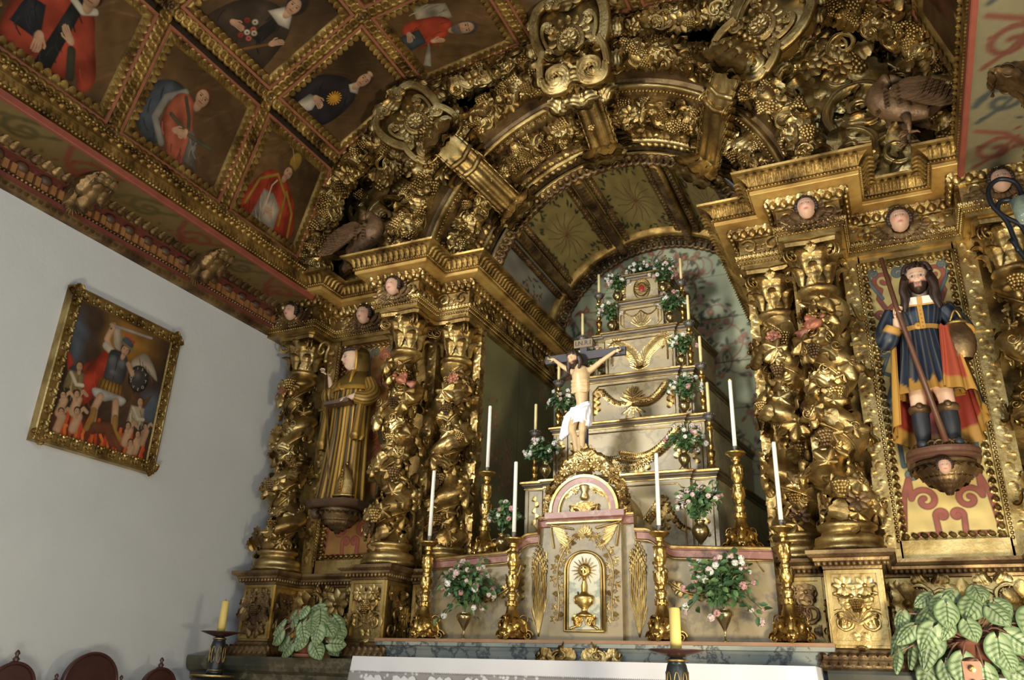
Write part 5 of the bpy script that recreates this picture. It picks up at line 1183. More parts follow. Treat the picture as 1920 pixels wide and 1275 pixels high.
# ------------------------------------------------------------------ altar: plinths, marble shelf, tabernacle, stepped throne
FW = np.array([0, -1., 0]); UP = np.array([0, 0, 1.]); RX = np.array([1., 0, 0])
for s in (-1, 1):
    t = thing('marble_plinth', 'dark veined marble plinth under the gilded pedestals on the %s' % SIDE[s], 'plinth', (s*2.05, -.1, .25), 'dark marble plinths')
    x0, x1 = (-2.98, -1.42); path = [(x0, -.12), (x1, -.12)]
    obj('body', sided(MB().add(box(x0, x1, -.12, .6, .25, 1.36)), s), MARBD, t)
    obj('moulding', sided(MB().add(sweep([(0, 1.20), (.02, 1.21), (.025, 1.25), (.06, 1.27), (.075, 1.30), (.08, 1.345), (.075, 1.362), (0, 1.362)], path)), s), MARBD, t)
t = thing('altar_table', 'marble altar table under the white cloth', 'altar', (0, -.2, .25))
obj('body', MB().add(box(-1.30, 1.30, -.34, .5, .25, 1.31)), MARBD, t); obj('table_slab', MB().add(box(-1.36, 1.36, -.39, .05, 1.31, 1.366)), MARBG, t)
# cloth
def cloth_front(u, v):
    x = -1.385+2.77*u; f = v; return x+(x/1.385)*.045*f, -.402-.018*f*np.abs(np.sin(x*9+np.sin(x*4)))-.012*np.sin(x*23)*f, 1.374-.42*f
t = thing('altar_cloth', 'white linen altar cloth with a lace band hanging over the altar table', 'cloth', (0, -.2, 1.37))
m = MB().add(surf(lambda u, v: (-1.385+2.77*u, -.402+.40*v, 1.3725+.003*np.sin(u*60)*np.sin(v*9)), 120, 8)); m.add(surf(lambda u, v: cloth_front(u, v*.21), 260, 8), flip=True)
for sg in (-1, 1): m.add(surf(lambda u, v: (sg*(1.385+.05*v+.02*v*np.sin(u*14)), -.402+.40*u-.02*v, 1.374-.40*v), 24, 10), flip=(sg < 0))
obj('linen', m, LINEN, t)
obj('lace_band', MB().add(surf(lambda u, v: cloth_front(u, .21+v*.79), 260, 14), flip=True), LACE, t, 'lace lower part with flower motifs')
hm = MB()
for k in range(240):
    u = (k+.5)/240; x, y, z = [float(q) for q in cloth_front(np.array(u), np.array(.21))]; hm.add(SPHS, sc3((x, y-.003, z), .0036, .003, .006))
obj('openwork_seam', hm, LACE, t)
fl = MB()
for k in range(11):
    u = .06+k*.088; x, y, z = [float(q) for q in cloth_front(np.array(u), np.array(.36))]
    fl.add(FLW6, frame((x, y-.004, z), FW, UP, .045, sz=.012))
    for b in (-1.3, -.7, .7, 1.3): fl.add(ACAS, frame((x+.03*math.copysign(1, b), y-.004, z-.01), FW, (math.sin(b), 0, math.cos(b)), .07, sz=.012))
obj('flower_embroidery', fl, LINEN, t)
# blue-grey marble shelf behind the cloth
t = thing('marble_shelf', 'blue grey veined marble shelf carrying candlesticks and vases behind the altar cloth', 'shelf', (0, .0, 1.37))
obj('body', MB().add(box(-1.40, 1.40, -.0, .45, 1.30, 1.48)), MARBG, t)
obj('moulding', MB().add(sweep([(0, 1.36), (.02, 1.365), (.03, 1.40), (.02, 1.43), (.035, 1.452), (.055, 1.458), (.06, 1.48), (.0, 1.481)], [(-1.40, .45), (-1.40, 0), (1.40, 0), (1.40, .45)])), MARBG, t)
obj('shelf_top', MB().add(box(-1.46, 1.46, -.065, .45, 1.481, 1.50)), plain('worn_ochre_shelf_edge', hx(150, 112, 78), .5, var=.2), t)
m = MB()
for sg in (-1, 1):
    for k, (x, b, L) in enumerate(((.02, 1.2, .16), (.10, 1.9, .14), (.16, 1.3, .13), (.05, .7, .12), (.2, 1.6, .1))): m.add(ACAC, frame((sg*x, -.05, 1.395+.012*(k % 2)), FW, (math.sin(b)*sg, 0, math.cos(b)), L, sz=.09))
    m.add(SPIR, mat4((sg*.12, -.055, 1.41), RX*sg*.05, UP*.035, FW*.03))
obj('gilt_ornament', m, GOLD, t)

# tabernacle
t = thing('tabernacle', 'cream and gilt tabernacle with a round-arched door and flower garland on top', 'tabernacle', (0, .15, 1.5))
obj('body', MB().add(box(-.244, .244, .07, .62, 1.50, 2.27)), MARBT, t)
n = 40; A = np.linspace(0, PI, n); V = []
for y in (.07, .62):
    for a in A: V.append((.222*math.cos(a), y, 2.30+.235*math.sin(a)))
m = MB().add(T(V, grid_faces(2, n))); V = [(.222*math.cos(a), .07, 2.30+.235*math.sin(a)) for a in A]+[(0, .07, 2.30)]; m.add(T(V, None, [(i, n, i+1) for i in range(n-1)], smooth=False)); obj('arched_top', m, MARBT, t)
obj('cornice', MB().add(sweep([(-.01, 2.235), (.01, 2.24), (.012, 2.25), (.03, 2.262), (.03, 2.30), (-.01, 2.305)], [(-.244, .62), (-.244, .07), (.244, .07), (.244, .62)])).add(box(-.25, .25, .06, .62, 2.29, 2.303)), MARBP, t)
def half_ring(r0, r1, y0, y1, zc, sx=1.0, n=40):
    A = np.linspace(0, PI, n); V = []
    for a in A:
        for r, y in ((r0, y1), (r0, y0), (r1, y0), (r1, y1)): V.append((r*math.cos(a)*sx, y, zc+r*math.sin(a)))
    return T(V, grid_faces(n, 4), smooth=False)
obj('rose_arch', MB().add(half_ring(.185, .225, .045, .09, 2.302)), MARBP, t)
m = MB().add(half_ring(.222, .240, .035, .62, 2.302)).add(half_ring(.172, .186, .05, .09, 2.302)); m.add(box(-.26, .26, .035, .07, 2.226, 2.236)); obj('gilt_mouldings', m, GOLDP, t)
m = MB()
m.add(lathe([(.02, 0), (.03, .02), (.018, .05), (.036, .09), (.03, .10)], 12), mat4((0, .055, 2.375), RX, FW*.6, UP))
for (x, z, b, L) in ((0, 2.36, 2.4, .11), (0, 2.36, -2.4, .11), (.05, 2.33, 1.7, .07), (-.05, 2.33, -1.7, .07), (.03, 2.46, .9, .12), (-.03, 2.46, -.9, .12), (.08, 2.44, 1.7, .10), (-.08, 2.44, -1.7, .10), (0, 2.47, 0, .07)): m.add(ACAC, frame((x, .062, z), FW, (math.sin(b), 0, math.cos(b)), L, sz=.05))
for (x, z) in ((0, 2.49), (.07, 2.44), (-.07, 2.44), (.13, 2.43), (-.13, 2.43), (.06, 2.50), (-.06, 2.50)): m.add(FLW, frame((x, .06, z), FW, UP, .024))
obj('urn_relief', m, GOLD, t)
m = MB()
def garl(f): a = -.12+(PI+.24)*f; return np.array([.265*math.cos(a), .10, 2.32+.30*math.sin(a)])
garland(m, garl, None, lambda f: np.array([.3*math.cos(PI*f), -1, .3]), .034, 120, 61, (.04, .06), .5)
for (x, z, b) in ((0, 2.64, 0), (.05, 2.62, .5), (-.05, 2.62, -.5), (.10, 2.58, .9), (-.10, 2.58, -.9)): m.add(ACAC, frame((x, .09, z), FW, (math.sin(b), 0, math.cos(b)), .12)); m.add(FLW, frame((x*1.4, .06, z), FW, UP, .035))
m.add(PAL, frame((0, .09, 2.65), FW, UP, .12)); obj('flower_garland', m, GOLD, t)
# carved vine and wheat on the front
m = MB()
for sg in (-1, 1):
    st = smooth_path([(sg*.185, .066, 1.62), (sg*.175, .066, 1.75), (sg*.19, .066, 1.90), (sg*.165, .066, 2.02), (sg*.09, .066, 2.12), (sg*.02, .066, 2.16)], 7); m.add(tube(st, .005, 6))
    for k in range(1, len(st)-2, 2):
        p = st[k]; q = 1 if (k//2) % 2 else -1
        m.add(GRP if k % 3 == 0 else VINE, frame(p+RX*.028*q, FW, (q*.7, 0, -.5 if k % 3 else 1), .030, sz=.03)); m.add(spiral_small, frame(p-RX*.02*q, FW, UP, .014))
    for k in range(5): m.add(ACAF, frame((sg*(.235-.012*k), .062, 2.225-.022*k), FW, (-sg*1, 0, -.28-.12*k), .11, sx=.05, sz=.04))
    for k in range(16):
        f = k/15; m.add(SPHS, mat4(np.array([sg*(.235-.15*f), .058, 2.222-.030*f]), (sg*.011, 0, .002), (0, .008, 0), (0, 0, .008))); m.add(SPHS, mat4(np.array([sg*(.235-.02*f), .058, 2.20-.12*f]), (.006, 0, .0), (0, .008, 0), (0, 0, .012)))
m.add(PAL, frame((0, .062, 2.14), FW, UP, .08)); obj('vine_and_wheat_relief', m, GOLDP, t)
d = MB(); A = np.linspace(0, PI, 24)
pts = [(.112, 1.56)]+[(.112*math.cos(a), 1.93+.112*math.sin(a)) for a in A]+[(-.112, 1.56)]
V = [(x, .062, z) for x, z in pts]+[(0, .062, 1.75)]; N_ = len(pts); d.add(T(V, None, [((i+1) % N_, i, N_) for i in range(N_)], smooth=False))
dr = obj('door', d, marble('green_veined_door_marble', hx(196, 190, 160), hx(170, 170, 142), hx(212, 204, 180), hx(70, 96, 84), 3.0, .35, .7), t)
m = MB(); P_ = [np.array([x, .058, z]) for x, z in pts]+[np.array([.112, .058, 1.56])]; m.add(tube(P_, .007, 8)); m.add(tube([p*np.array([1.17, 1, 1])+np.array([0, -.002, -.0]) for p in P_], .010, 8)); obj('door_frame', m, GOLDP, dr)
m = MB(); m.add(lathe([(.0, 0), (.06, .0), (.055, .012), (.02, .03), (.018, .045), (.055, .075), (.066, .11), (.062, .125), (.03, .135), (.018, .15), (.02, .19), (.010, .21), (.010, .24)], 20), mat4((0, .052, 1.645), RX, FW*.45, UP))
for sg in (-1, 1):
    m.add(SPIR, frame((sg*.035, .052, 1.61), FW, (sg, 0, 1), .035)); m.add(ACAC, frame((sg*.01, .052, 1.645), FW, (sg, 0, -.55), .09)); m.add(tube([(sg*.05, .05, 1.59), (sg*.085, .05, 1.578), (sg*.09, .05, 1.565)], .008, 6))
for k in range(9): m.add(tube([(-.055+.014*k, .045, 1.72), (-.06+.015*k, .030, 1.755)], .004, 5))
for k in range(18):
    a = k*2*PI/18; m.add(tube([(.03*math.cos(a), .056, 1.925+.03*math.sin(a)), ((.078+.012*(k % 2))*math.cos(a), .054, 1.925+(.078+.012*(k % 2))*math.sin(a))], [.006, .001], 5))
m.add(lathe([(0, .02), (.02, .02), (.025, .012), (.036, .018), (.04, .0)], 20), mat4((0, .058, 1.925), RX, UP, FW)); m.add(box(-.003, .003, .036, .042, 1.905, 1.945)).add(box(-.014, .014, .036, .042, 1.926, 1.932)); obj('monstrance_relief', m, BRASS, dr)
obj('keyhole', MB().add(box(-.045, -.039, .048, .06, 1.775, 1.795)), IRON, dr)

# side wings of the tabernacle: wheat strips, then curved shoulders sloping to low walls
for s in (-1, 1):
    t = thing('altar_wing', 'cream painted altar wing with a rose curved moulding %s of the tabernacle' % ('left' if s < 0 else 'right'), 'altar wing', (s*.7, .12, 1.5), 'wings of the tabernacle')
    top = [(-.244, 2.27), (-.33, 2.27), (-.332, 2.17), (-.40, 2.165)]+[(-.40-.18*f, 2.165-.115*(f*f*(3-2*f))) for f in np.linspace(.1, 1, 12)]+[(-.85, 2.035), (-1.16, 2.02)]
    V = []
    for y in (.12, .70):
        for x, z in top: V.append((x, y, z))
    k = len(top); m = MB().add(T(V, grid_faces(2, k)[:, ::-1], smooth=False)); V = []
    for x, z in top: V += [(x, .12, z), (x, .12, 1.5)]
    m.add(T(V, grid_faces(k, 2)[:, ::-1], smooth=False)); m.add(box(-1.158, -1.145, .123, .7, 1.5, 2.018)); obj('wall', sided(m, s), MARBT, t)
    TP = np.array([(x, 0, z) for x, z in top]); V = []; tn = np.gradient(TP, axis=0); tn /= np.linalg.norm(tn, axis=1)[:, None]+1e-9
    for i, (x, z) in enumerate(top):
        for dz, dy in ((-.055, .12), (-.05, .10), (-.012, .095), (-.008, .08), (.004, .08), (.012, .12)): V.append((x-(.0 if i > 3 else dz*.6*0), dy, z+dz))
    obj('rose_moulding', sided(MB().add(T(V, grid_faces(k, 6), smooth=False)), s), MARBP, t)
    V = []
    for i, (x, z) in enumerate(top):
        for dz, dy in ((-.004, .088), (-.002, .066), (.010, .062), (.016, .07), (.016, .14)): V.append((x, dy, z+dz))
    for i, (x, z) in enumerate(top):
        pass
    m = MB().add(T(V, grid_faces(k, 5), smooth=False)); m.add(tube([(x, .09, z-.062) for x, z in top[1:]], .006, 6)); obj('gilt_edge', sided(m, s), GOLDP, t)
    m = MB(); b0 = np.array([-.335, .115, 1.53])
    for q in range(9):
        f = (q-4)/4; tip = np.array([-.335+f*.045, .108, 2.08-.10*abs(f)]); m.add(tube(smooth_path([b0, b0+(tip-b0)*.5+RX*f*.02, tip], 5), .0035, 5))
        for j in range(7):
            p = tip-UP*.018*j+UP*.04; m.add(SPHS, mat4(p+RX*.006*(1 if j % 2 else -1), RX*.005, FW*.005, UP*.012))
    for q in range(8): m.add(ACAF, frame((-.335, .114, 1.56+.05*q), FW, ((1 if q % 2 else -1)*.35, 0, 1), .16, sx=.05, sz=.05))
    obj('wheat_relief', sided(m, s), GOLDP, t)
    m = MB(); sw = smooth_path([(-.47, .112, 1.98), (-.52, .105, 1.86), (-.66, .10, 1.78), (-.82, .105, 1.80), (-.92, .112, 1.92)], 10); m.add(tube(sw, .010, 6))
    for j in range(0, len(sw), 1): m.add(ACAS, frame(sw[j], FW, (math.sin(j*.8), 0, math.cos(j*1.7)), .045, sz=.03))
    for x in (-.47, -.92):
        for j in range(9): m.add(ACAS, frame((x, .112, 1.95-.022*j), FW, (.5*(1 if j % 2 else -1), 0, -1), .05, sz=.03))
    m.add(tube([(-.44, .116, 1.96), (-.48, .116, 2.0), (-1.06, .116, 1.965), (-1.1, .116, 1.9)], .005, 5)); obj('swag_relief', sided(m, s), GOLDP, t)

# stepped throne
t = thing('stepped_throne', 'tall cream marbled throne of receding steps with gilt garlands rising behind the tabernacle', 'throne', (0, 1.2, 2.0))
TI = [(.735, .745, 2.05, 2.69), (.62, 1.03, 2.69, 3.20), (.50, 1.28, 3.20, 3.69), (.415, 1.52, 3.69, 4.19), (.27, 1.60, 4.19, 4.52), (.20, 1.66, 4.52, 4.81)]
for i, (hw, yf, z0, z1) in enumerate(TI):
    bk = hw+.17*(2.28-yf)/1.5
    def outl(d, c=.0): return [(-bk-d, 2.28), (-hw-d, yf-d), (-hw*.76, yf-d), (-hw*.76, yf-.035-d), (hw*.76, yf-.035-d), (hw*.76, yf-d), (hw+d, yf-d), (bk+d, 2.28)]
    o_ = outl(0); p_ = o_
    bm = MB().add(sweep([(0, z0), (0, z1-.02)], o_)); N_ = len(o_); V = [(x, y, z1) for x, y in outl(.03)]+[(0, 2.0, z1)]; bm.add(T(V, None, [(j, j+1, N_) for j in range(N_-1)], smooth=False)); b = obj('tier', bm, MARB, t)
    c = MB().add(sweep([(0, z1-.052), (.006, z1-.05), (.010, z1-.04), (.022, z1-.032), (.026, z1-.02), (.030, z1-.018), (.034, z1-.004), (.03, z1+.002), (-.02, z1+.003)], o_)); obj('dark_cornice', c, MARBG if i < 0 else plain('grey_gilt_cornice_%d' % i, hx(98, 84, 62), .45, var=.25, nscale=14), b)
    g = MB().add(sweep([(.028, z1-.020), (.037, z1-.016), (.037, z1-.002), (.028, z1+.004)], o_)).add(sweep([(.0, z1-.062), (.010, z1-.060), (.010, z1-.052), (.0, z1-.05)], o_)).add(sweep([(0, z0), (.01, z0+.002), (.01, z0+.014), (0, z0+.018)], o_)); obj('gilt_fillet', g, GOLDP, b)
    r = MB(); y = yf-.037; zc = (z0+z1)/2; W_ = hw*.72
    # thin gilt panel border with cut corners
    k = .05; zt = z1-.09; zb = z0+.05; xw = hw*.70
    if i < 5:
        bp = [(-xw+k, zt), (xw-k, zt), (xw, zt-k), (xw, zb+k), (xw-k, zb), (-xw+k, zb), (-xw, zb+k), (-xw, zt-k), (-xw+k, zt)]; r.add(tube([(x, y, z) for x, z in bp], .006, 6))
        for sg in (-1, 1):
            a0, a1 = hw*.80, hw*.96; sp = [(a0, zt+.02), (a1, zt+.02), (a1, zb), (a0, zb), (a0, zt+.02)]; r.add(tube([(sg*x, yf-.002, z) for x, z in sp], .004, 6))
            for j in range(8): r.add(ACAS, frame((sg*(a0+a1)/2, yf-.004, zt-.02-(zt-zb)*.09*j), FW, (.5*(1 if j % 2 else -1), 0, -1), .05, sz=.03))
    def swagl(x0, za, x1, zb_, sag, s_, n=26):
        for j in range(n):
            f = j/(n-1); x = x0+(x1-x0)*f; z = za+(zb_-za)*f-sag*math.sin(PI*f); tx = (x1-x0)/n; tz = (zb_-za)/n-sag*PI/n*math.cos(PI*f)
            for q in (-1, 1): r.add(ACAS, frame((x, y, z), FW+UP*.2*q, (tx+q*-tz*.8, 0, tz+q*tx*.8), s_, sz=s_*.9))
            if j % 3 == 0: r.add(SPHS, sc3((x, y-.012, z), .012, .012, .012))
    if i == 0:
        for sg in (-1, 1):
            swagl(sg*.36, zt-.09, sg*.04, zc-.05, .10, .055); swagl(sg*.36, zt-.09, sg*.5, zc-.1, .05, .05, 12)
            for j in range(9): r.add(ACAS, frame((sg*.37, y, zt-.08-.028*j), FW, (.6*(1 if j % 2 else -1), 0, -1), .06, sz=.04))
    elif i == 1:
        for sg in (-1, 1): swagl(sg*.43, zt-.02, 0, zc-.05, .09, .065, 26); [r.add(ACAS, frame((sg*.42, y, zt-.02-.03*j), FW, (.5*(1 if j % 2 else -1), 0, -1), .065, sz=.04)) for j in range(7)]
        for j in range(13): r.add(FLW, frame(((j-6)*.033, y-.01, zc-.135+.0016*(j-6)**2), FW, UP, .03))
        for j in range(9): r.add(ACAS, frame(((j-4)*.04, y-.004, zc-.16+.003*(j-4)**2), FW, ((j-4)*.15, 0, -1), .06, sz=.04))
    elif i == 2:
        for sg in (-1, 1): swagl(sg*.30, zt-.03, sg*.04, zc-.02, .06, .06, 18); [r.add(ACAS, frame((sg*.32, y, zt-.03-.028*j), FW, (.5*(1 if j % 2 else -1), 0, -1), .065, sz=.04)) for j in range(7)]
        r.add(PAL, frame((0, y, zc-.02), FW, UP, .15, sz=.08)); r.add(PAL, frame((0, y-.01, zc+.02), FW, UP, .11, sz=.08))
        for b_ in (-2.2, -2.6, 2.2, 2.6, PI): r.add(ACAF, frame((0, y, zc-.04), FW, (math.sin(b_), 0, math.cos(b_)), .13, sx=.07, sz=.06))
    elif i == 3:
        for sg in (-1, 1):
            st = smooth_path([(0, y, zb+.03), (sg*.05, y, zc-.02), (sg*.13, y, zc+.07), (sg*.22, y, zt-.03), (sg*.25, y, zt-.10)], 7); r.add(tube(st, .007, 6))
            for j in range(3, len(st)-4):
                for q in (-1, 1): d_ = st[j+1]-st[j]; r.add(ACAF, frame(st[j], FW, d_+q*.9*np.array([-d_[2], 0, d_[0]]), .085, sx=.05, sz=.05))
            for j in range(10): r.add(SPHS, sc3((sg*.25, y-.005, zt-.10-.014*j), .008, .008, .009))
        r.add(ACAC, frame((0, y, zb), FW, UP, .12)); r.add(PAL, frame((0, y, zb+.06), FW, UP, .12, sz=.07))
    elif i == 4:
        for q in range(9): b_ = (q-4)*.24; r.add(ACAF, frame((0, y, zb), FW, (math.sin(b_), 0, math.cos(b_)), .155-.01*abs(q-4), sx=.05, sz=.05))
        for j in range(30): f = j/29; r.add(SPHS, sc3((-.15+.3*f, y, zt-.02-.05*abs(math.sin(2*PI*f))), .008, .008, .008))
        for sg in (-1, 1): [r.add(SPHS, sc3((sg*.16, y, zt-.03-.016*j), .007, .007, .009)) for j in range(9)]
    else:
        e = [(.075*math.cos(a), .105*math.sin(a)) for a in np.linspace(0, 2*PI, 33)]; r.add(tube([(x, y, zc+z-.01) for x, z in e], .007, 7))
        for a in np.linspace(0, 2*PI, 25)[:-1]: r.add(ACAS, frame((.028*math.cos(a), y-.004, zc-.01+.042*math.sin(a)), FW, (math.cos(a), 0, 1.3*math.sin(a)), .042, sz=.04))
        jw = MB().add(SPHB, sc3((0, y-.008, zc-.01), .026, .012, .036)); obj('red_jewel', jw, plain('red_glass_jewel', hx(150, 50, 48), .15), b, 'oval red jewel in a gilt sunburst')
        for sg in (-1, 1): r.add(SPIR, frame((sg*.19, yf+.05, z0+.08), FW, (0, 0, 1), .06)); r.add(ACAC, frame((sg*.18, yf, z0+.06), FW, (sg*.2, 0, 1), .16))
    obj('gilt_ornament', r, GOLD, b)

# ------------------------------------------------------------------ candlesticks and candles
def big_stick():
    t = thing('candlestick', 'tall gilded altar candlestick', 'candlestick', (0, 0, 0), 'tall gilded altar candlesticks')
    b = MB(); tri = []
    for z, r in ((.0, .058), (.02, .078), (.05, .084), (.09, .070), (.13, .050), (.17, .036), (.20, .032)):
        for k in range(36):
            a = 2*PI*k/36; q = r*(1+.28*math.cos(3*(a+PI/2))*np.clip(1-z/.22, 0, 1)); tri.append((q*math.cos(a), q*math.sin(a), z+.012))
    b.add(T(tri, grid_faces(7, 36, cv=True)))
    for k in range(3):
        a = -PI/2+k*2*PI/3; d = np.array([math.cos(a), math.sin(a), 0]); p = np.array([-d[1], d[0], 0])
        b.add(tube(smooth_path([d*.05+UP*.13, d*.085+UP*.11, d*.10+UP*.06, d*.085+UP*.03, d*.105+UP*.006], 5), np.interp(np.linspace(0, 1, 21), [0, .3, .7, 1], [.010, .016, .014, .012]), 8))
        b.add(SPIR2, mat4(d*.105+UP*.030+p*.012, d*.034, UP*.034, p*.05)); b.add(SPIR2, mat4(d*.105+UP*.030-p*.012, d*.034, UP*.034, -p*.05), flip=True); b.add(VOL, mat4(d*.105+UP*.030, d*.036, UP*.036, p*.07)); b.add(VOL, mat4(d*.082+UP*.125, -d*.030, UP*.030, p*.06)); [b.add(ACAC, frame(d*.075+UP*.10+p*q_*.02, d+p*q_*.5, -UP+p*q_*.3, .085)) for q_ in (-1, 1)]
        a2 = a+PI/3; d2 = np.array([math.cos(a2), math.sin(a2), 0]); b.add(ACAC, frame(d2*.055+UP*.06, d2+UP*.2, UP, .10)); b.add(SPH, mat4(d2*.066+UP*.085, np.array([-d2[1], d2[0], 0])*.024, d2*.02, UP*.028)); [b.add(ACAS, frame(d2*.07+UP*.085, d2, np.array([-d2[1], d2[0], 0])*q_+UP*.35, .065, sz=.06)) for q_ in (-1, 1)]
        for sg in (-1, 1): b.add(SPIR, mat4(d2*.058+np.array([-d2[1], d2[0], 0])*sg*.032+UP*.055, np.array([-d2[1], d2[0], 0])*sg*.03, UP*.03, d2*.02)); b.add(ACAM, frame(d2*.06+UP*.03, d2, np.array([-d2[1], d2[0], 0])*sg+UP*.2, .07))
    obj('tripod_base', b, BRASS, t)
    s = MB().add(lathe([(.030, .20), (.042, .21), (.042, .222), (.028, .235), (.024, .25), (.034, .265), (.036, .28), (.024, .295), (.020, .305), (.034, .325), (.044, .35), (.044, .37), (.034, .395), (.022, .405), (.030, .415), (.030, .425), (.020, .435), (.034, .455), (.040, .475), (.030, .51), (.020, .55), (.016, .57), (.024, .578), (.030, .588), (.022, .598), (.03, .61)], 24))
    for z, r, n_, L in ((.325, .038, 8, .075), (.445, .030, 8, .12), (.255, .030, 8, .045), (.205, .042, 10, .04), (.36, .046, 8, .05), (.585, .026, 8, .04)):
        for k in range(n_): a = 2*PI*k/n_; d = np.array([math.cos(a), math.sin(a), 0]); s.add(ACAM, frame(d*r+UP*z, d, UP, L, sx=L*.62, sz=L*.55))
    obj('stem', s, BRASS, t)
    obj('drip_pan', MB().add(lathe([(.02, .600), (.045, .612), (.055, .625), (.064, .628), (.066, .636), (.06, .642), (.03, .634), (0, .634)], 28)), BRASS, t)
    obj('socket', MB().add(lathe([(.016, .634), (.018, .64), (.016, .65), (.0165, .675), (.018, .678), (.0, .678)], 14)), PEWT, t)
    return t
def candle_at(p, h, r, mat, label, group, tip=False):
    t = thing('candle', label, 'candle', p, group); m = MB().add(lathe([(0, 0), (r, 0), (r*.98, h*.5), (r*.95, h-.006), (r*.7, h), (0, h-.003)], 14), tr(*p)); obj('wax', m, mat, t)
    obj('wick', MB().add(tube([(p[0], p[1], p[2]+h-.004), (p[0]+.001, p[1], p[2]+h+.008), (p[0]+.003, p[1], p[2]+h+.012)], .002, 5)), WICK, t)
    if tip: obj('brass_cap', MB().add(lathe([(r*1.05, h-.010), (r*1.08, h), (r*.5, h+.006), (0, h+.006)], 12), tr(*p)), BRASS, t)
bs = big_stick()
BIG = [(-1.135, .02, 1.50, 'at the left end of the marble shelf'), (-.485, .02, 1.50, 'on the marble shelf just left of the tabernacle'), (.505, .02, 1.50, 'on the marble shelf just right of the tabernacle'), (1.235, .02, 1.50, 'at the right end of the marble shelf'), (-.872, .35, 2.05, 'on the left altar wing behind the marble shelf'), (.948, .35, 2.055, 'on the right altar wing behind the marble shelf')]
for i, (x, y, z, wh) in enumerate(BIG):
    lab = 'tall gilded tripod candlestick '+wh
    if i == 0: bs.location = (x, y, z); bs['label'] = lab
    else: dup(bs, (x, y, z), lab, .25*math.sin(i*3))
    hgt = (.47, .485, .465, .475, .485, .475)[i]
    candle_at((x, y, z+.676), hgt, .0135, WAX, 'slim white candle '+wh.replace('on the', 'above the').replace('at the', 'above the')+'' if i < 4 else 'slim white candle standing high '+wh, 'slim white altar candles', i == 5)
def small_stick():
    t = thing('small_candlestick', 'x', 'candlestick', (0, 0, 0), 'small gilt candlesticks on the throne steps')
    obj('base', MB().add(lathe([(.0, 0), (.052, 0), (.054, .010), (.04, .018), (.034, .04), (.018, .055), (.016, .07), (.026, .085), (.016, .10)], 20)), BRASS, t)
    obj('stem', MB().add(lathe([(.014, .10), (.026, .13), (.028, .15), (.012, .175), (.014, .185), (.022, .20), (.012, .22), (.014, .30), (.020, .315), (.010, .33), (.012, .36), (.024, .38), (.012, .395)], 18)), BRASS, t)
    lf = MB()
    for k in range(6): a = k*PI/3; d = np.array([math.cos(a), math.sin(a), 0]); lf.add(ACAM, frame(d*.012+UP*.30, d, UP, .06)); lf.add(ACAM, frame(d*.02+UP*.115, d, UP, .05))
    obj('leaf_collar', lf, BRASS, t)
    m = MB().add(lathe([(.012, .39), (.03, .40), (.042, .425), (.046, .44), (.042, .445), (.018, .44), (0, .44)], 20))
    for k in range(16): a = k*PI/8; m.add(SPHS, sc3((.045*math.cos(a), .045*math.sin(a), .437), .007, .007, .008)); m.add(ACAS, frame((.034*math.cos(a), .034*math.sin(a), .405), (math.cos(a), math.sin(a), -.4), UP, .03))
    obj('drip_cup', m, PEWT, t); return t
ss = small_stick(); n_ = 0
for (x, y, z, st, ch) in ((.695, .85, 2.69, 'lowest', .235), (.605, 1.12, 3.20, 'second', .225), (.475, 1.36, 3.69, 'third', .235), (.385, 1.56, 4.19, 'fourth', .215)):
    for s in (-1, 1):
        xx = x if s > 0 else -x-.01; lab = 'small gilt candlestick with dark pewter cup on the %s throne step, %s end' % (st, SIDE[s])
        zs = 1.0 if st != 'fourth' else .82
        if n_ == 0: ss.location = (xx, y, z); ss['label'] = lab; o = ss
        else: o = dup(ss, (xx, y, z), lab, n_)
        n_ += 1
        candle_at((xx, y, z+.44), ch+(.02 if s > 0 else 0), .0125, CREAM, 'short cream candle on the %s throne step, %s end' % (st, SIDE[s]), 'cream candles on the throne steps')

# ------------------------------------------------------------------ vases and bouquets
def ovate(n=5, m=3, w=.30):
    return surf(lambda u, v: ((v*2-1)*w*np.sin(PI*np.clip(u*.95+.03, 0, 1))**.8, u, -.25*u**2+.10*np.abs(v*2-1)*np.sin(PI*u)), n, m)
OVA = ovate(); OVA2 = ovate(6, 5, .32)
BLO = MB()
_r = random.Random(3)
for k in range(16):
    a = k*2.4; z = 1-2*(k+.5)/22; q = math.sqrt(max(0, 1-z*z)); d = np.array([q*math.cos(a), q*math.sin(a), z]); BLO.add(xf(flower(5, .2, .6), np.eye(4)) if False else FLW5, frame(d*.75, d, (.3, .2, 1), .42))
BLO = BLO.tpl()
FL5L = MB()
for i in range(5):
    c_, s_ = math.cos(i*1.2566), math.sin(i*1.2566); FL5L.add(surf(lambda u, v: ((v*2-1)*.5*np.sin(PI*np.clip(u*.85+.12, 0, 1)), u, .25*u**2), 3, 3), mat4((0, 0, 0), (c_, s_, 0), (-s_, c_, 0), (0, 0, 1)), flip=True)
FL5L = FL5L.tpl(); BLO2 = MB()
for k in range(14):
    a = k*2.4; z = 1-2*(k+.5)/20; q = math.sqrt(max(0, 1-z*z)); d = np.array([q*math.cos(a), q*math.sin(a), z]); BLO2.add(FL5L, frame(d*.7, d, (.3, .2, 1), .48))
BLO2 = BLO2.tpl()
GR = [hx(72, 102, 60), hx(86, 118, 70), hx(58, 88, 58), hx(104, 128, 80)]
PK = [hx(228, 224, 212), hx(222, 200, 192), hx(196, 150, 146), hx(234, 230, 222), hx(214, 186, 178)]
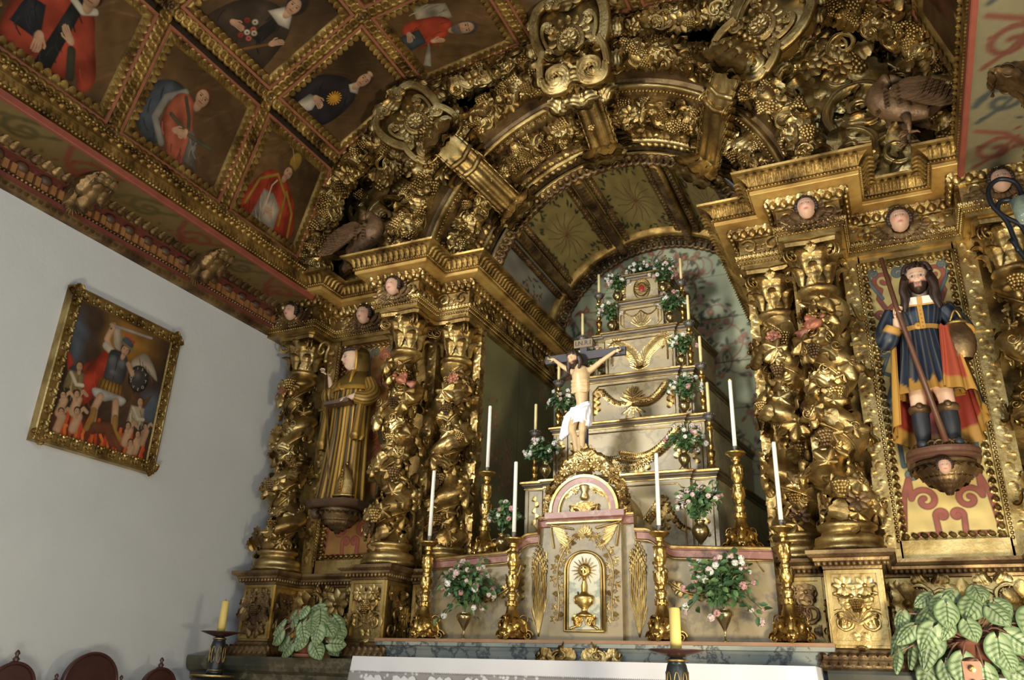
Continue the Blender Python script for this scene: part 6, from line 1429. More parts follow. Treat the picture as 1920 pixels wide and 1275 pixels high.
def vase(base, h, r, label, legs=False):
    t = thing('vase', label, 'vase', base, 'footed brass vases'); pr = [(0, 0), (.42, 0), (.44, .03), (.18, .07), (.12, .14), (.12, .24), (.20, .29), (.55, .40), (.92, .56), (1.0, .68), (.86, .80), (.56, .88), (.46, .93), (.60, .99), (.66, 1.0), (.5, 1.0), (.38, .9)]
    if legs: pr = [(0, 0), (.34, 0), (.36, .03), (.12, .07), (.09, .30), (.22, .40), (.50, .55), (.86, .72), (1.0, .84), (.92, .93), (.62, .98), (.72, 1.0), (.5, 1.0), (.4, .92)]
    obj('body', MB().add(lathe([(a*r, b*h) for a, b in pr], 26, cap=False), tr(*base)), SILV, t); return t
def bouquet(c, base, rx, ry, rz, nl, nb, label, seed, leaf=.055, pal_=(0, 1, 2, 3, 4), bl=.028, droop=0):
    nb = int(nb*1.5); bl *= .80; nl = int(nl*1.25); leaf *= .9
    t = thing('bouquet', label, 'flowers', base, 'white and pink flower bouquets'); r = random.Random(seed); c = np.array(c); base = np.array(base)
    lv, st = MB(), MB(); tips = []
    for k in range(max(10, nb+6)):
        a = r.uniform(0, 2*PI); z = r.uniform(-.35, 1); q = math.sqrt(1-min(1, z*z)); rr = r.uniform(.65, 1.05); tp = c+np.array([rx*q*math.cos(a), ry*q*math.sin(a), rz*z])*rr
        if r.random() < droop: tp = c+np.array([rx*math.cos(a), ry*math.sin(a), -rz*r.uniform(.7, 1.25)])
        P_ = smooth_path([base+UP*.0, base*.6+c*.4+np.array([0, 0, rz*.1]), c*.55+tp*.45+UP*.02, tp], 4); st.add(tube(P_, .0028, 4, cap=False)); tips.append((tp, nrm(tp-c), P_))
    for k in range(nl):
        tp, d, P_ = r.choice(tips); f = r.random()**.7; i = min(len(P_)-1, int((.30+.70*f)*(len(P_)-1))); p = P_[i]+np.array([r.gauss(0, 1), r.gauss(0, 1), r.gauss(0, 1)])*rx*.13
        dd = nrm(d+np.array([r.gauss(0, .7), r.gauss(0, .7), r.gauss(-.1, .6)])); n = nrm(np.array([r.gauss(0, .5), -.6+r.gauss(0, .5), .6])); s = leaf*r.uniform(.6, 1.15); lv.add(OVA2 if leaf > .045 else OVA, frame(p, n, dd, s), r.choice(GR))
    obj('foliage', lv, LEAFM, t); obj('stems', st, STEM, t)
    idx = list(range(len(tips))); r.shuffle(idx)
    for k in range(nb):
        tp, d, _ = tips[idx[k % len(idx)]]; cc = PK[r.choice(pal_)]; q = MB(); cc2 = tuple(np.array(cc)*r.uniform(.85, 1))
        q.add(BLO2, frame(tp+d*.004, d+np.array([0, -.3, .1]), (.2, .1, 1), bl*r.uniform(.7, 1.2), r.uniform(0, 6)), cc2); obj('blossom', q, PETAL, t)
    return t
SM = .16
vase((-.81, -.01, 1.50), .165, .055, 'slender brass goblet vase at the left of the marble shelf', True); bouquet((-.80, -.01, 1.83), (-.81, -.01, 1.65), .20, .14, .17, 330, 22, 'large loose bouquet of white and pink blossoms at the left of the marble shelf', 1, droop=.15)
vase((.875, -.01, 1.50), .18, .055, 'slender brass goblet vase at the right of the marble shelf', True); bouquet((.875, -.01, 1.83), (.875, -.01, 1.67), .215, .14, .19, 360, 26, 'largest pink and white bouquet, at the right of the marble shelf', 2, droop=.2)
vase((.69, .35, 2.06), .20, .058, 'brass amphora vase on the right altar wing'); bouquet((.69, .35, 2.37), (.69, .35, 2.25), .18, .12, .11, 240, 18, 'wide bouquet with pale pink blossoms on the right altar wing', 3, pal_=(0, 1, 1, 2))
vase((-.73, .35, 2.06), .17, .05, 'brass vase on the left altar wing, partly behind a candle'); bouquet((-.73, .35, 2.35), (-.73, .35, 2.22), .12, .11, .11, 170, 11, 'bouquet with deep pink heads on the left altar wing', 4, pal_=(2, 2, 1, 0))
VS = [(.50, .82, 2.69, .17, .13, 'lowest'), (.455, 1.10, 3.20, .16, .115, 'second'), (.40, 1.34, 3.69, .15, .10, 'third'), (.27, 1.54, 4.19, .15, .10, 'fourth')]
for k, (x, y, z, h, rr, st) in enumerate(VS):
    for s in (-1, 1):
        xx = s*x-(.0 if s > 0 else .03 if k == 0 else .0)
        if s < 0 and k == 0: xx = -.60
        if s < 0 and k == 1: xx = -.54
        vase((xx, y, z), h, .045, 'small brass amphora vase on the %s throne step, %s side' % (st, SIDE[s]))
        bouquet((xx+.02*s, y-.02, z+h+.075), (xx, y, z+h-.02), rr*1.2, rr*1.0, rr*1.1, 220, 14, '%s bouquet on the %s throne step, %s side' % ({-1: 'leafy white', 1: 'white and blush'}[s], st, SIDE[s]), 20+k*2+s, .045, (0, 0, 3, 1, 4) if s < 0 else (0, 3, 1, 2, 3), .026)
vase((-.235, 1.62, 4.52), .15, .045, 'small brass amphora vase left of the red jewel at the top of the throne'); bouquet((-.235, 1.62, 4.74), (-.235, 1.62, 4.66), .15, .11, .12, 210, 14, 'full white bouquet left of the red jewel near the top of the throne', 41, .045, (0, 3, 0, 1), .026)
vase((.205, 1.60, 4.52), .15, .045, 'small brass amphora vase right of the red jewel at the top of the throne'); bouquet((.205, 1.60, 4.75), (.205, 1.60, 4.66), .13, .11, .14, 190, 12, 'green bouquet with pink touches right of the red jewel near the top of the throne', 42, .045, (0, 1, 2, 3), .024)
vase((-.02, 1.78, 4.81), .06, .06, 'low brass bowl hidden among flowers on the very top of the throne'); bouquet((-.04, 1.74, 4.90), (-.02, 1.78, 4.85), .15, .10, .085, 190, 14, 'row of white blossoms crowning the very top of the throne', 43, .045, (0, 3, 3, 1), .028)
vase((.17, 1.82, 4.81), .06, .05, 'low brass bowl at the right corner of the throne top'); bouquet((.16, 1.80, 4.93), (.17, 1.82, 4.85), .14, .10, .12, 170, 9, 'airy sprigs with pink buds at the right corner of the throne top', 44, .04, (2, 1, 0), .022)
# ------------------------------------------------------------------ crucifix
def remesh_obj(name, mb, mat, parent, vox, label=None, smooth_it=4):
    o = obj(name, mb, mat, parent, label); md = o.modifiers.new('fuse', 'REMESH'); md.mode = 'VOXEL'; md.voxel_size = vox; md.use_smooth_shade = True
    ms = o.modifiers.new('soften', 'SMOOTH'); ms.factor = .5; ms.iterations = smooth_it; return o
def text_mesh(txt, size, m, mat, parent, name='lettering', ext=.001):
    cu = bpy.data.curves.new(name, 'FONT'); cu.body = txt; cu.size = size; cu.align_x = 'CENTER'; cu.align_y = 'CENTER'; cu.extrude = ext
    tmp = bpy.data.objects.new('tmp', cu); C.objects.link(tmp); dg = bpy.context.evaluated_depsgraph_get(); me = bpy.data.meshes.new_from_object(tmp.evaluated_get(dg)); C.objects.unlink(tmp); bpy.data.objects.remove(tmp)
    mm = Matrix([list(map(float, r)) for r in m]); me.transform(mm); root = parent
    while root.parent: root = root.parent
    me.transform(Matrix.Translation(-Vector(root.location)))
    o = bpy.data.objects.new(name, me); C.objects.link(o); me.materials.clear(); me.materials.append(mat); o.parent = parent; return o
cx, cy = -.165, .50
t = thing('crucifix', 'dark crucifix with a pale carved figure in a white loincloth before the throne steps', 'crucifix', (cx, cy, 2.70))
m = MB().add(box(cx-.028, cx+.028, cy, cy+.03, 2.72, 3.70)).add(box(cx-.315, cx+.335, cy-.004, cy+.026, 3.555, 3.62)); obj('cross', m, CROSS, t)
obj('foot_socket', MB().add(lathe([(.0, 2.66), (.06, 2.66), (.06, 2.70), (.045, 2.72), (.04, 2.76), (0, 2.76)], 18), tr(cx, cy+.015, 0)), GOLDP, t)
ti = obj('title_board', MB().add(box(cx-.075, cx+.075, cy-.008, cy+.004, 3.655, 3.72)), plain('weathered_title_board', hx(122, 104, 82), .7), t)
text_mesh('I.N.R.I', .052, mat4((cx, cy-.010, 3.688), RX, UP, FW), BLACKP, ti)
bd = MB(); Y = cy-.055; L_ = lambda x, y, z: np.array([cx+x, Y+y, z])
limb(bd, [L_(.0, .03, 3.10), L_(.002, .015, 3.20), L_(.0, .0, 3.30), L_(.0, .0, 3.40), L_(.0, .015, 3.47)], [.050, .042, .056, .070, .046], 18)
limb(bd, [L_(-.038, -.005, 3.395), L_(.038, -.005, 3.395)], [.046, .046], 12); [limb(bd, [L_(sg_*.012, -.060+.004*q_, 3.345-.026*q_), L_(sg_*.055, -.040, 3.352-.030*q_), L_(sg_*.066, .0, 3.362-.026*q_)], [.008, .011, .010], 7) for sg_ in (-1, 1) for q_ in range(4)]
for sg, hx_ in ((-1, -.245), (1, .275)):
    limb(bd, [L_(sg*.05, .01, 3.435), L_(sg*.085, .015, 3.455), L_(sg*.16, .02, 3.51), L_(hx_*.98, .035, 3.585)], [.030, .024, .019, .012], 10)
    limb(bd, [L_(sg*.03, .02, 3.12), L_(sg*.042-.015, -.035, 2.99), L_(sg*.03-.015, -.02, 2.93), L_(sg*.02-.01, .0, 2.82), L_(sg*.012-.008, .02, 2.76)], [.038, .032, .024, .022, .013], 10)
    limb(bd, [L_(sg*.012-.008, .02, 2.765), L_(sg*.010-.008, -.01, 2.735), L_(sg*.008-.008, -.045, 2.705)], [.014, .014, .010], 8)
limb(bd, [L_(-.01, .01, 3.45), L_(-.025, -.015, 3.50)], [.03, .026], 10)
remesh_obj('body', bd, SKINP, t, .006)
for sg, hx_ in ((-1, -.245), (1, .275)):
    hm = MB(); hand3d(hm, L_(hx_*.96, .035, 3.578), (sg, -.1, .35), FW, .062, .35, thumb=sg); hb = obj('hand', hm, SKINP, t); obj('nail', MB().add(tube([L_(hx_+sg*.02, .03, 3.592), L_(hx_+sg*.02, -.0, 3.594)], [.003, .005], 6)), IRON, hb)
hc = L_(-.045, -.035, 3.535); fx = nrm((-.35, -1, -.45)); zx = nrm(np.array([-.25, -.25, 1])-fx*np.dot((-.25, -.25, 1), fx)); xx = np.cross(zx, -fx)*-1; xx = np.cross(-fx, zx)
hm4 = mat4(hc, xx*.118, -fx*.118, zx*.118); ho = obj('head', MB().add(head(tuple(hx(200, 166, 124)), 60, 44, hx(60, 42, 32), hx(52, 38, 30)), hm4), FLESH, t)
m = MB().add(hairshell(3, .05, .35, 44, 30), mat4(hc, xx*.125, -fx*.125, zx*.125))
for sg in (-1, 1): m.add(tube(smooth_path([hc+xx*sg*.05-fx*.0, hc+xx*sg*.06-UP*.05-fx*.01, hc+xx*sg*.055-UP*.10+fx*.005], 5), [.02, .022, .022, .022, .02, .02, .018, .014, .012, .01, .005], 7))
obj('hair', m, HAIRM, ho)
lc = MB()
def loin(u, v): a = 2*PI*u; k = 1+.07*np.sin(9*a+7*v)+.04*np.sin(17*a-5*v); return cx+(.070+.012*v)*k*np.cos(a)-.002, Y+.018+(.060+.01*v)*k*np.sin(a)-.02*v, 3.165-.16*v+.018*np.sin(3*a)*v+.03*np.cos(a)*(1-v)
lc.add(surf(loin, 60, 16, cu=True), flip=True)
for k in range(5): lc.add(tube(smooth_path([L_(-.06, -.02+.01*k, 3.15), L_(-.085-.006*k, -.01, 3.09), L_(-.10-.012*k, .0, 3.02-.015*k), L_(-.085-.016*k, .0, 2.96-.012*k)], 5), np.interp(np.linspace(0, 1, 16), [0, .3, .8, 1], [.012, .016, .020, .008]), 7))
lc.add(tube(smooth_path([L_(-.07, -.0, 3.15), L_(0, -.055, 3.135), L_(.07, -.01, 3.17)], 6), .013, 8)); obj('loincloth', lc, LINENW, t)

# ------------------------------------------------------------------ saints on brackets
def bracket(name, label, c, s_, bowlz, slabz, slabmat, cher):
    x, y = c; t = thing(name, label, 'bracket', (x, .48, bowlz), 'statue brackets')
    if cher:
        pts = [(x+.185*math.cos(a)*(1+.0*math.cos(2*a)), y+.02+.16*math.sin(a)) for a in np.linspace(PI, 2*PI, 17)]+[(x+.185, .48), (x-.185, .48)]
    else: pts = [(x-.22, .48), (x-.215, y-.10), (x-.12, y-.16), (x+.16, y-.15), (x+.22, y-.06), (x+.22, .48)]
    N_ = len(pts); m = MB()
    for prof in ([(-.02, slabz-.06), (.0, slabz-.055), (.012, slabz-.045), (.005, slabz-.03), (.015, slabz-.015), (.012, slabz), (-.03, slabz+.001)],): m.add(sweep(prof, pts, closed=True))
    V = [(a, b, slabz) for a, b in pts]+[(x, y+.05, slabz)]; m.add(T(V, None, [(i, (i+1) % N_, N_) for i in range(N_)], smooth=False)); V = [(a, b, slabz-.055) for a, b in pts]+[(x, y+.05, slabz-.055)]; m.add(T(V, None, [((i+1) % N_, i, N_) for i in range(N_)], smooth=False))
    obj('slab', m, slabmat, t); yb = .40
    b = MB().add(lathe([(.0, bowlz-.06), (.02, bowlz-.055), (.03, bowlz-.03), (.06, bowlz-.01), (.12, bowlz+.03), (.155, bowlz+.08), (.165, bowlz+.12), (.15, bowlz+.135), (.12, bowlz+.14), (.115, bowlz+.16), (.14, bowlz+.19), (.155, bowlz+.23), (.15, slabz-.05)], 36), tr(x, y+.03, 0)); obj('bowl', b, GOLDB, t)
    l = MB()
    for k in range(22):
        a = k*2*PI/22; d = np.array([math.cos(a), math.sin(a), 0])
        if y+.03+.15*d[1] > .47: continue
        l.add(ACAC, frame(np.array([x, y+.03, bowlz+.0])+d*.10, nrm(d+UP*-.5), UP+d*.7, .16)); l.add(ACAM, frame(np.array([x, y+.03, bowlz-.03])+d*.05, nrm(d-UP*.8), UP+d*1.2, .12)); l.add(SPIR, frame(np.array([x, y+.03, bowlz+.20])+d*.150, d, UP, .035))
    for k in range(26):
        a = k*2*PI/26; d = np.array([math.cos(a), math.sin(a), 0])
        if y+.03+.15*d[1] < .47: l.add(ACAM, frame(np.array([x, y+.03, bowlz+.175])+d*.135, nrm(d), UP, .075))
    obj('leaf_carving', l, GOLDB, t)
    if cher: cherub(t, (x-.015, y-.145, slabz-.13), FW, .095, False)
    else: l2 = MB().add(SPHB, sc3((x-.13, y-.10, slabz-.10), .038, .038, .045)); obj('rosette', l2, BROWNW, t)
    return t
bracket('statue_bracket', 'carved bowl bracket with a brown slab under the robed monk', (-2.12, .24), 1, 2.33, 2.515, BROWNW, False)
bracket('statue_bracket', 'carved bowl bracket with a small child face under the bearded saint', (2.15, .24), 1, 2.38, 2.575, plain('brown_painted_slab', hx(96, 66, 52), .4, var=.2), True)
def stack(levels, n=64, nz=None, fold=None, seed=0):
    # cloth body from elliptical levels (z, cx, cy, rx, ry, fold depth)
    Lv = np.array(levels, float); nz = nz or 48; f = np.linspace(0, 1, nz); k = np.linspace(0, 1, len(Lv)); D = np.stack([np.interp(f, k, Lv[:, j]) for j in range(6)], 1)
    r = random.Random(seed); fr = [(r.randint(7, 12), r.uniform(0, 6)), (r.randint(14, 19), r.uniform(0, 6)), (r.randint(22, 30), r.uniform(0, 6))]; a = np.linspace(0, 2*PI, n, endpoint=False); V = np.zeros((nz, n, 3)); W_ = np.zeros((nz, n))
    for i in range(nz):
        z, x, y, rx, ry, fd = D[i]; w_ = sum(np.sin(q*a+p+z*1.6)*wt for (q, p), wt in zip(fr, (.5, .35, .25))); m_ = 1+fd*w_; V[i] = np.c_[x+rx*m_*np.cos(a), y+ry*m_*np.sin(a), np.full(n, z)]; W_[i] = w_
    return V, W_, a
def cloth_tpl(V, col, flip=False):
    nz, n, _ = V.shape; F = grid_faces(nz, n, cv=True); return T(V.reshape(-1, 3), F if not flip else F[:, ::-1], col=col.reshape(-1, 4))
def solid(V, c): o = np.zeros(V.shape[:2]+(4,)); o[...] = (tuple(c)+(0.,))[:4]; return o
# left: robed monk with crosier
X0, Y0, Z0 = -2.105, .26, 2.52
t = thing('saint_statue', 'gilded statue of a hooded monk with tonsure holding a crosier, in the left niche', 'statue', (X0, Y0, Z0), 'carved saints in the niches')
bd = MB(); sk = hx(222, 190, 160)
limb(bd, [(X0+.01, Y0, Z0+1.0), (X0, Y0-.005, Z0+1.09), (X0-.012, Y0-.015, Z0+1.16)], [.06, .045, .042], 14, sk)
hc = np.array([X0-.022, Y0-.03, Z0+1.20]); fx = nrm((-.72, -1, -.12)); zx = nrm(np.array([-.04, -.05, 1])-fx*np.dot((-.04, -.05, 1), fx)); xx = np.cross(-fx, zx)
bd.add(head(tuple(sk), 84, 60, None, None), mat4(hc, xx*.205, -fx*.205, zx*.215))
limb(bd, [(X0, Y0, Z0+.30), (X0, Y0, Z0+.70), (X0, Y0, Z0+.95), (X0+.005, Y0, Z0+1.03)], [.09, .09, .10, .06], 14, sk); limb(bd, [(X0, Y0, Z0+.93), (X0-.13, Y0, Z0+.94), (X0-.19, Y0-.03, Z0+.895)], [.06, .05, .04], 10, sk); limb(bd, [(X0, Y0, Z0+.93), (X0+.14, Y0, Z0+.95), (X0+.18, Y0-.04, Z0+.84), (X0+.15, Y0-.115, Z0+.84)], [.06, .05, .04, .03], 10, sk)
hp = np.array([X0-.235, Y0-.06, Z0+1.055]); limb(bd, [hp+np.array([.045, .03, -.16]), hp+np.array([.02, .01, -.06]), hp+np.array([.0, 0, 0])], [.036, .028, .022], 10, sk)
hand3d(bd, hp-UP*.01, (-.25, -.15, 1), (-.9, -.4, 0), .135, .55, 1, .1, sk)
hp2 = np.array([X0+.05, Y0-.175, Z0+.80]); limb(bd, [hp2+np.array([.10, .06, .04]), hp2+np.array([.03, .015, .005])], [.03, .024], 10, sk); hand3d(bd, hp2+np.array([.035, .015, .01]), (-1, -.35, -.25), (0, .3, -1), .145, .25, 1, .15, sk)
obj('figure', bd, FLESH, t)
olive = np.array(hx(88, 70, 32)); gd = np.array(hx(206, 160, 72)); dk = np.array(hx(44, 34, 20))
V, W_, a = stack([(Z0+.0, X0-.02, Y0+.0, .205, .15, .09), (Z0+.25, X0-.01, Y0, .185, .135, .10), (Z0+.55, X0, Y0, .165, .125, .09), (Z0+.80, X0, Y0, .165, .125, .05), (Z0+.95, X0, Y0, .175, .115, .02), (Z0+1.02, X0, Y0, .13, .09, .02), (Z0+1.07, X0, Y0, .065, .06, .0)], 110, 60, seed=4)
col = np.zeros(V.shape[:2]+(4,)); st = (np.sin(a*30)[None, :]*.5+.5+0*W_); g = np.clip((st-.30)*4, 0, 1)*np.clip(W_*1.2+.85, 0, 1); col[..., :3] = dk*.6+olive*.4; col[..., :3] = col[..., :3]*(1-g[..., None])+gd*g[..., None]; col[..., 3] = g*.9
obj('robe', MB().add(cloth_tpl(V, col)), POLY, t)
def striped(tb, per, seed):     # gilded lines along a tube-like cloth template with nt verts around
    n_ = len(tb.V); k = np.arange(n_) % per; g = ((k % 2) == 0)*.85; c = np.zeros((n_, 4)); c[:, :3] = (dk*.6+olive*.4)*(1-g[:, None])+gd*g[:, None]; c[:, 3] = g*.9; tb.col = c; return tb
m = MB()
m.add(striped(tube(smooth_path([(X0-.13, Y0+.0, Z0+1.0), (X0-.19, Y0-.01, Z0+.92), (X0-.215, Y0-.03, Z0+.88), (X0-.205, Y0-.045, Z0+.95)], 8), np.interp(np.linspace(0, 1, 25), [0, .4, .8, 1], [.06, .075, .07, .055]), 26), 26, 1))
m.add(striped(tube(smooth_path([(X0+.14, Y0+.0, Z0+1.0), (X0+.20, Y0-.02, Z0+.88), (X0+.19, Y0-.09, Z0+.81), (X0+.12, Y0-.13, Z0+.82)], 8), np.interp(np.linspace(0, 1, 25), [0, .4, .8, 1], [.055, .066, .060, .050]), 26), 26, 2))
for sg, (px, py, pz) in ((-1, (X0-.20, Y0-.03, Z0+.86)), (1, (X0+.165, Y0-.09, Z0+.78))):   # hanging sleeves
    Lh = .46 if sg < 0 else .34; V2 = []
    for i in range(20):
        f = i/19; ww = .055+.035*f if f < .85 else .09*(1-(f-.85)*4)+.02; V2 += [(px+ww*.55*math.cos(q)+.015*math.sin(q*5)*f, py+ww*math.sin(q)*.8-.02*f, pz-Lh*f+.02) for q in np.linspace(0, 2*PI, 22, endpoint=False)]
    m.add(striped(T(V2, grid_faces(20, 22, cv=True)[:, ::-1]), 22, 3))
obj('sleeves', m, POLY, t)
m = MB()     # hood pushed round the face, with a pointed front
V2 = []
for i in range(26):
    f = i/25; A_ = (f-.5)*2*2.35
    for j in range(10):
        g_ = j/9; rr = .097+.022*g_; ctr = hc+np.array([0, 0, -.0]); dirv = xx*math.sin(A_)*1.0+zx*math.cos(A_)*1.12; back = -fx*(.00+.13*math.sin(PI*g_*.5)); dn = UP*(-.10*max(0, abs(f-.5)*2-.55)); V2.append(ctr+dirv*rr*(1-.55*g_**2)+back+dn)
m.add(T(V2, grid_faces(26, 10)), col=tuple((dk+olive)*.75+gd*.08)+(.5,)); m.add(T(V2, grid_faces(26, 10)[:, ::-1]), tr(0, 0, 0), col=tuple((dk+olive)*.75+gd*.08)+(.5,))
m.add(tube([V2[i*10] for i in range(26)], .011, 8), col=tuple(gd)+(.8,))
for sg in (-1, 1): e0 = V2[0] if sg < 0 else V2[250]; m.add(tube(smooth_path([e0, (e0+np.array([X0, Y0-.10, Z0+1.0]))/2+xx*sg*.03, np.array([X0-.02+sg*.05, Y0-.11, Z0+.95]), np.array([X0-.02, Y0-.125, Z0+.90])], 6), .014, 8), col=tuple(gd)+(.8,))
V3, W3, a3 = stack([(Z0+.90, X0, Y0-.0, .19, .135, .03), (Z0+1.0, X0, Y0, .165, .115, .02), (Z0+1.06, X0, Y0+.01, .10, .085, .01), (Z0+1.10, X0, Y0+.02, .075, .07, 0)], 60, 14, seed=8); c3 = solid(V3, tuple((dk+olive)*.8+gd*.12)+(.55,)); c3[:2, :, :3] = gd; c3[:2, :, 3] = .9; m.add(cloth_tpl(V3, c3)); obj('hood', m, POLY, t)
m = MB()    # tonsure: fringe of dark hair
for k in range(-9, 10): A_ = k*.20; m.add(SPH, mat4(hc+xx*.083*math.sin(A_)-fx*(-.078*math.cos(A_))*1+zx*.070, xx*.018, -fx*.016, zx*.016))
for k in range(-3, 4): m.add(SPH, mat4(hc+xx*.026*k+fx*(.085-.0045*k*k)+zx*.066, xx*.016, -fx*.012, zx*.014))
obj('fringe_of_hair', m, HAIRM, t)
obj('book', MB().add(box(-.11, .11, -.05, .05, -.014, .014), mat4((X0+.0, Y0-.18, Z0+.762), nrm((1, .15, .1)), nrm((-.15, 1, 0)), (0, 0, 1))), BROWNW, t)
mt = thing('mitre', 'small gilded mitre standing at the feet of the monk', 'mitre', (X0+.11, Y0-.17, Z0)); V2 = []
for i in range(14):
    f = i/13; rx = .085*(1-.03*f)*(1 if f < .35 else max(0, 1-((f-.35)/.65)**1.5)); V2 += [(X0+.115+(rx)*math.cos(q), Y0-.135+(.055*(1-.55*f))*math.sin(q), Z0+.003+.26*f) for q in np.linspace(0, 2*PI, 28, endpoint=False)]
obj('body', MB().add(T(V2, grid_faces(14, 28, cv=True)[:, ::-1])), GOLDP, mt)
m = MB().add(tube([(X0+.115+.09*math.cos(q), Y0-.135+.06*math.sin(q), Z0+.012) for q in np.linspace(0, 2*PI, 29)], .008, 6)); [m.add(SPHS, sc3((X0+.115, Y0-.195+.0016*k*1.3, Z0+.04+.024*k), .008, .006, .008)) for k in range(8)]
for sg in (-1, 1): m.add(tube([(X0+.115+sg*.012, Y0-.193, Z0+.03), (X0+.115+sg*.010, Y0-.175, Z0+.24)], .0025, 5))
m.add(SPHS, sc3((X0+.115, Y0-.13, Z0+.27), .012, .012, .016)); obj('bands', m, BRASS, mt)
cr = thing('crosier', 'long thin crosier with a curled head held by the monk', 'crosier', (X0-.02, Y0-.08, Z0)); sp = [(X0-.02, Y0-.13, Z0+.01), (X0-.12, Y0-.11, Z0+.5), (X0-.262, Y0-.085, Z0+1.20)]
top = [(X0-.262+.0, Y0-.085, Z0+1.20), (X0-.262, Y0-.085, Z0+1.27), (X0-.245, Y0-.085, Z0+1.33), (X0-.28, Y0-.085, Z0+1.375), (X0-.335, Y0-.085, Z0+1.36), (X0-.35, Y0-.085, Z0+1.30), (X0-.32, Y0-.085, Z0+1.27), (X0-.295, Y0-.085, Z0+1.295), (X0-.31, Y0-.085, Z0+1.32)]
obj('staff', MB().add(tube(sp, .011, 8)), GOLDB, cr); m = MB().add(tube(smooth_path(top, 6), np.interp(np.linspace(0, 1, 49), [0, 1], [.016, .010]), 9)); m.add(SPH, sc3((X0-.262, Y0-.085, Z0+1.20), .02, .02, .025)).add(ACAS, frame((X0-.24, Y0-.085, Z0+1.26), FW, (1, 0, .5), .07)); obj('crook', m, GOLDP, cr)

# right: bearded saint in a dark blue tunic
X0, Y0, Z0 = 2.14, .25, 2.58
t = thing('saint_statue', 'painted statue of a long-haired bearded saint in a dark blue tunic, in the right niche', 'statue', (X0, Y0, Z0), 'carved saints in the niches')
sk = hx(226, 186, 156); BT = hx(40, 42, 48); bd = MB(); RD = hx(150, 60, 46); BL = np.array(hx(26, 38, 56)); GT = np.array(hx(196, 148, 72))
hc = np.array([X0+.035, Y0-.045, Z0+1.088]); fx = nrm((-.10, -1, -.12)); zx = nrm(np.array([.03, 0, 1])-fx*np.dot((.03, 0, 1), fx)); xx = np.cross(-fx, zx)
bd.add(head(tuple(sk), 96, 68, hx(58, 40, 30), hx(48, 34, 28)), mat4(hc, xx*.185, -fx*.19, zx*.208)); limb(bd, [(X0+.02, Y0-.0, Z0+.86), (X0+.025, Y0-.01, Z0+.94), hc-UP*.06+FW*-.02], [.07, .05, .048], 14, sk)
limb(bd, [(X0, Y0, Z0+.38), (X0, Y0, Z0+.65), (X0+.01, Y0, Z0+.85), (X0+.02, Y0, Z0+.92)], [.085, .08, .09, .06], 14, sk); limb(bd, [(X0, Y0, Z0+.85), (X0-.12, Y0, Z0+.86), (X0-.18, Y0-.02, Z0+.74), (X0-.125, Y0-.075, Z0+.765)], [.05, .045, .035, .028], 10, sk); limb(bd, [(X0, Y0, Z0+.85), (X0+.14, Y0, Z0+.86), (X0+.20, Y0-.01, Z0+.78), (X0+.21, Y0-.03, Z0+.73)], [.05, .045, .035, .026], 10, sk)
for sg, lx, ty in ((-1, -.075, 0), (1, .075, .02)):
    limb(bd, [(X0+lx*.8, Y0, Z0+.42), (X0+lx, Y0-.02, Z0+.31), (X0+lx, Y0-.01, Z0+.24)], [.062, .046, .044], 14, sk)
    limb(bd, [(X0+lx, Y0-.01, Z0+.245), (X0+lx*1.05, Y0+.0, Z0+.16), (X0+lx*1.05, Y0+.01, Z0+.05), (X0+lx*1.05, Y0+.0, Z0+.012)], [.050, .050, .037, .036], 16, BT)
    limb(bd, [(X0+lx*1.05, Y0+.02, Z0+.03), (X0+lx*1.15, Y0-.05, Z0+.028), (X0+lx*1.3, Y0-.125, Z0+.018)], [.036, .034, .022], 12, BT)
hr = np.array([X0-.125, Y0-.10, Z0+.86]); limb(bd, [hr+np.array([.0, .03, -.10]), hr+np.array([.005, .01, -.03])], [.028, .022], 10, sk); hand3d(bd, hr-UP*.03, (.1, -.3, 1), (.85, -.4, .2), .125, 1.0, -1, .05, sk)
hl = np.array([X0+.235, Y0-.06, Z0+.69]); limb(bd, [hl+np.array([-.03, .03, .04]), hl], [.026, .021], 10, sk); hand3d(bd, hl, (.25, -.25, -1), (-1, .2, -.2), .15, .25, 1, .12, sk)
obj('figure', bd, FLESH, t)
kb = MB()
for lx in (-.075, .075): kb.add(sweep([(-.0, Z0+.225), (.012, Z0+.235), (.018, Z0+.255), (.010, Z0+.27), (0, Z0+.272)], [(X0+lx+.048*math.cos(q), Y0-.01+.048*math.sin(q)) for q in np.linspace(2*PI, 0, 22, endpoint=False)][::-1], closed=True, smooth=True)); kb.add(SPH, sc3((X0+lx, Y0-.07, Z0+.262), .022, .014, .020), col=hx(150, 80, 66))
obj('boot_tops', kb, vcol('gold_trim_paint', .45), t) if False else obj('boot_tops', kb, GOLDB, t)
def tunic(lv, seed, trim=.0, n=120):
    V, W_, a = stack(lv, n, 54, seed=seed); col = solid(V, tuple(BL)); st = np.clip((np.sin(a*26)[None, :]+.1*W_-.62)*4, 0, 1); col[..., :3] = col[..., :3]*(1-.45*st[..., None])+np.array(hx(120, 112, 92))*.45*st[..., None]
    if trim: z = V[..., 2]; g = np.clip((trim-z+.03*W_)/.01, 0, 1); col[..., :3] = col[..., :3]*(1-g[..., None])+GT*g[..., None]; col[..., 3] = g*.6
    return cloth_tpl(V, col)
m = MB().add(tunic([(Z0+.34, X0, Y0-.01, .185, .135, .12), (Z0+.45, X0, Y0, .165, .125, .11), (Z0+.62, X0, Y0, .130, .105, .07), (Z0+.75, X0, Y0, .115, .090, .03), (Z0+.76, X0, Y0, .115, .09, .02), (Z0+.86, X0, Y0, .150, .11, .02), (Z0+.92, X0+.01, Y0, .145, .10, .01), (Z0+.955, X0+.015, Y0, .09, .075, 0)], 11, Z0+.40))
obj('tunic', m, POLY, t)
m = MB()
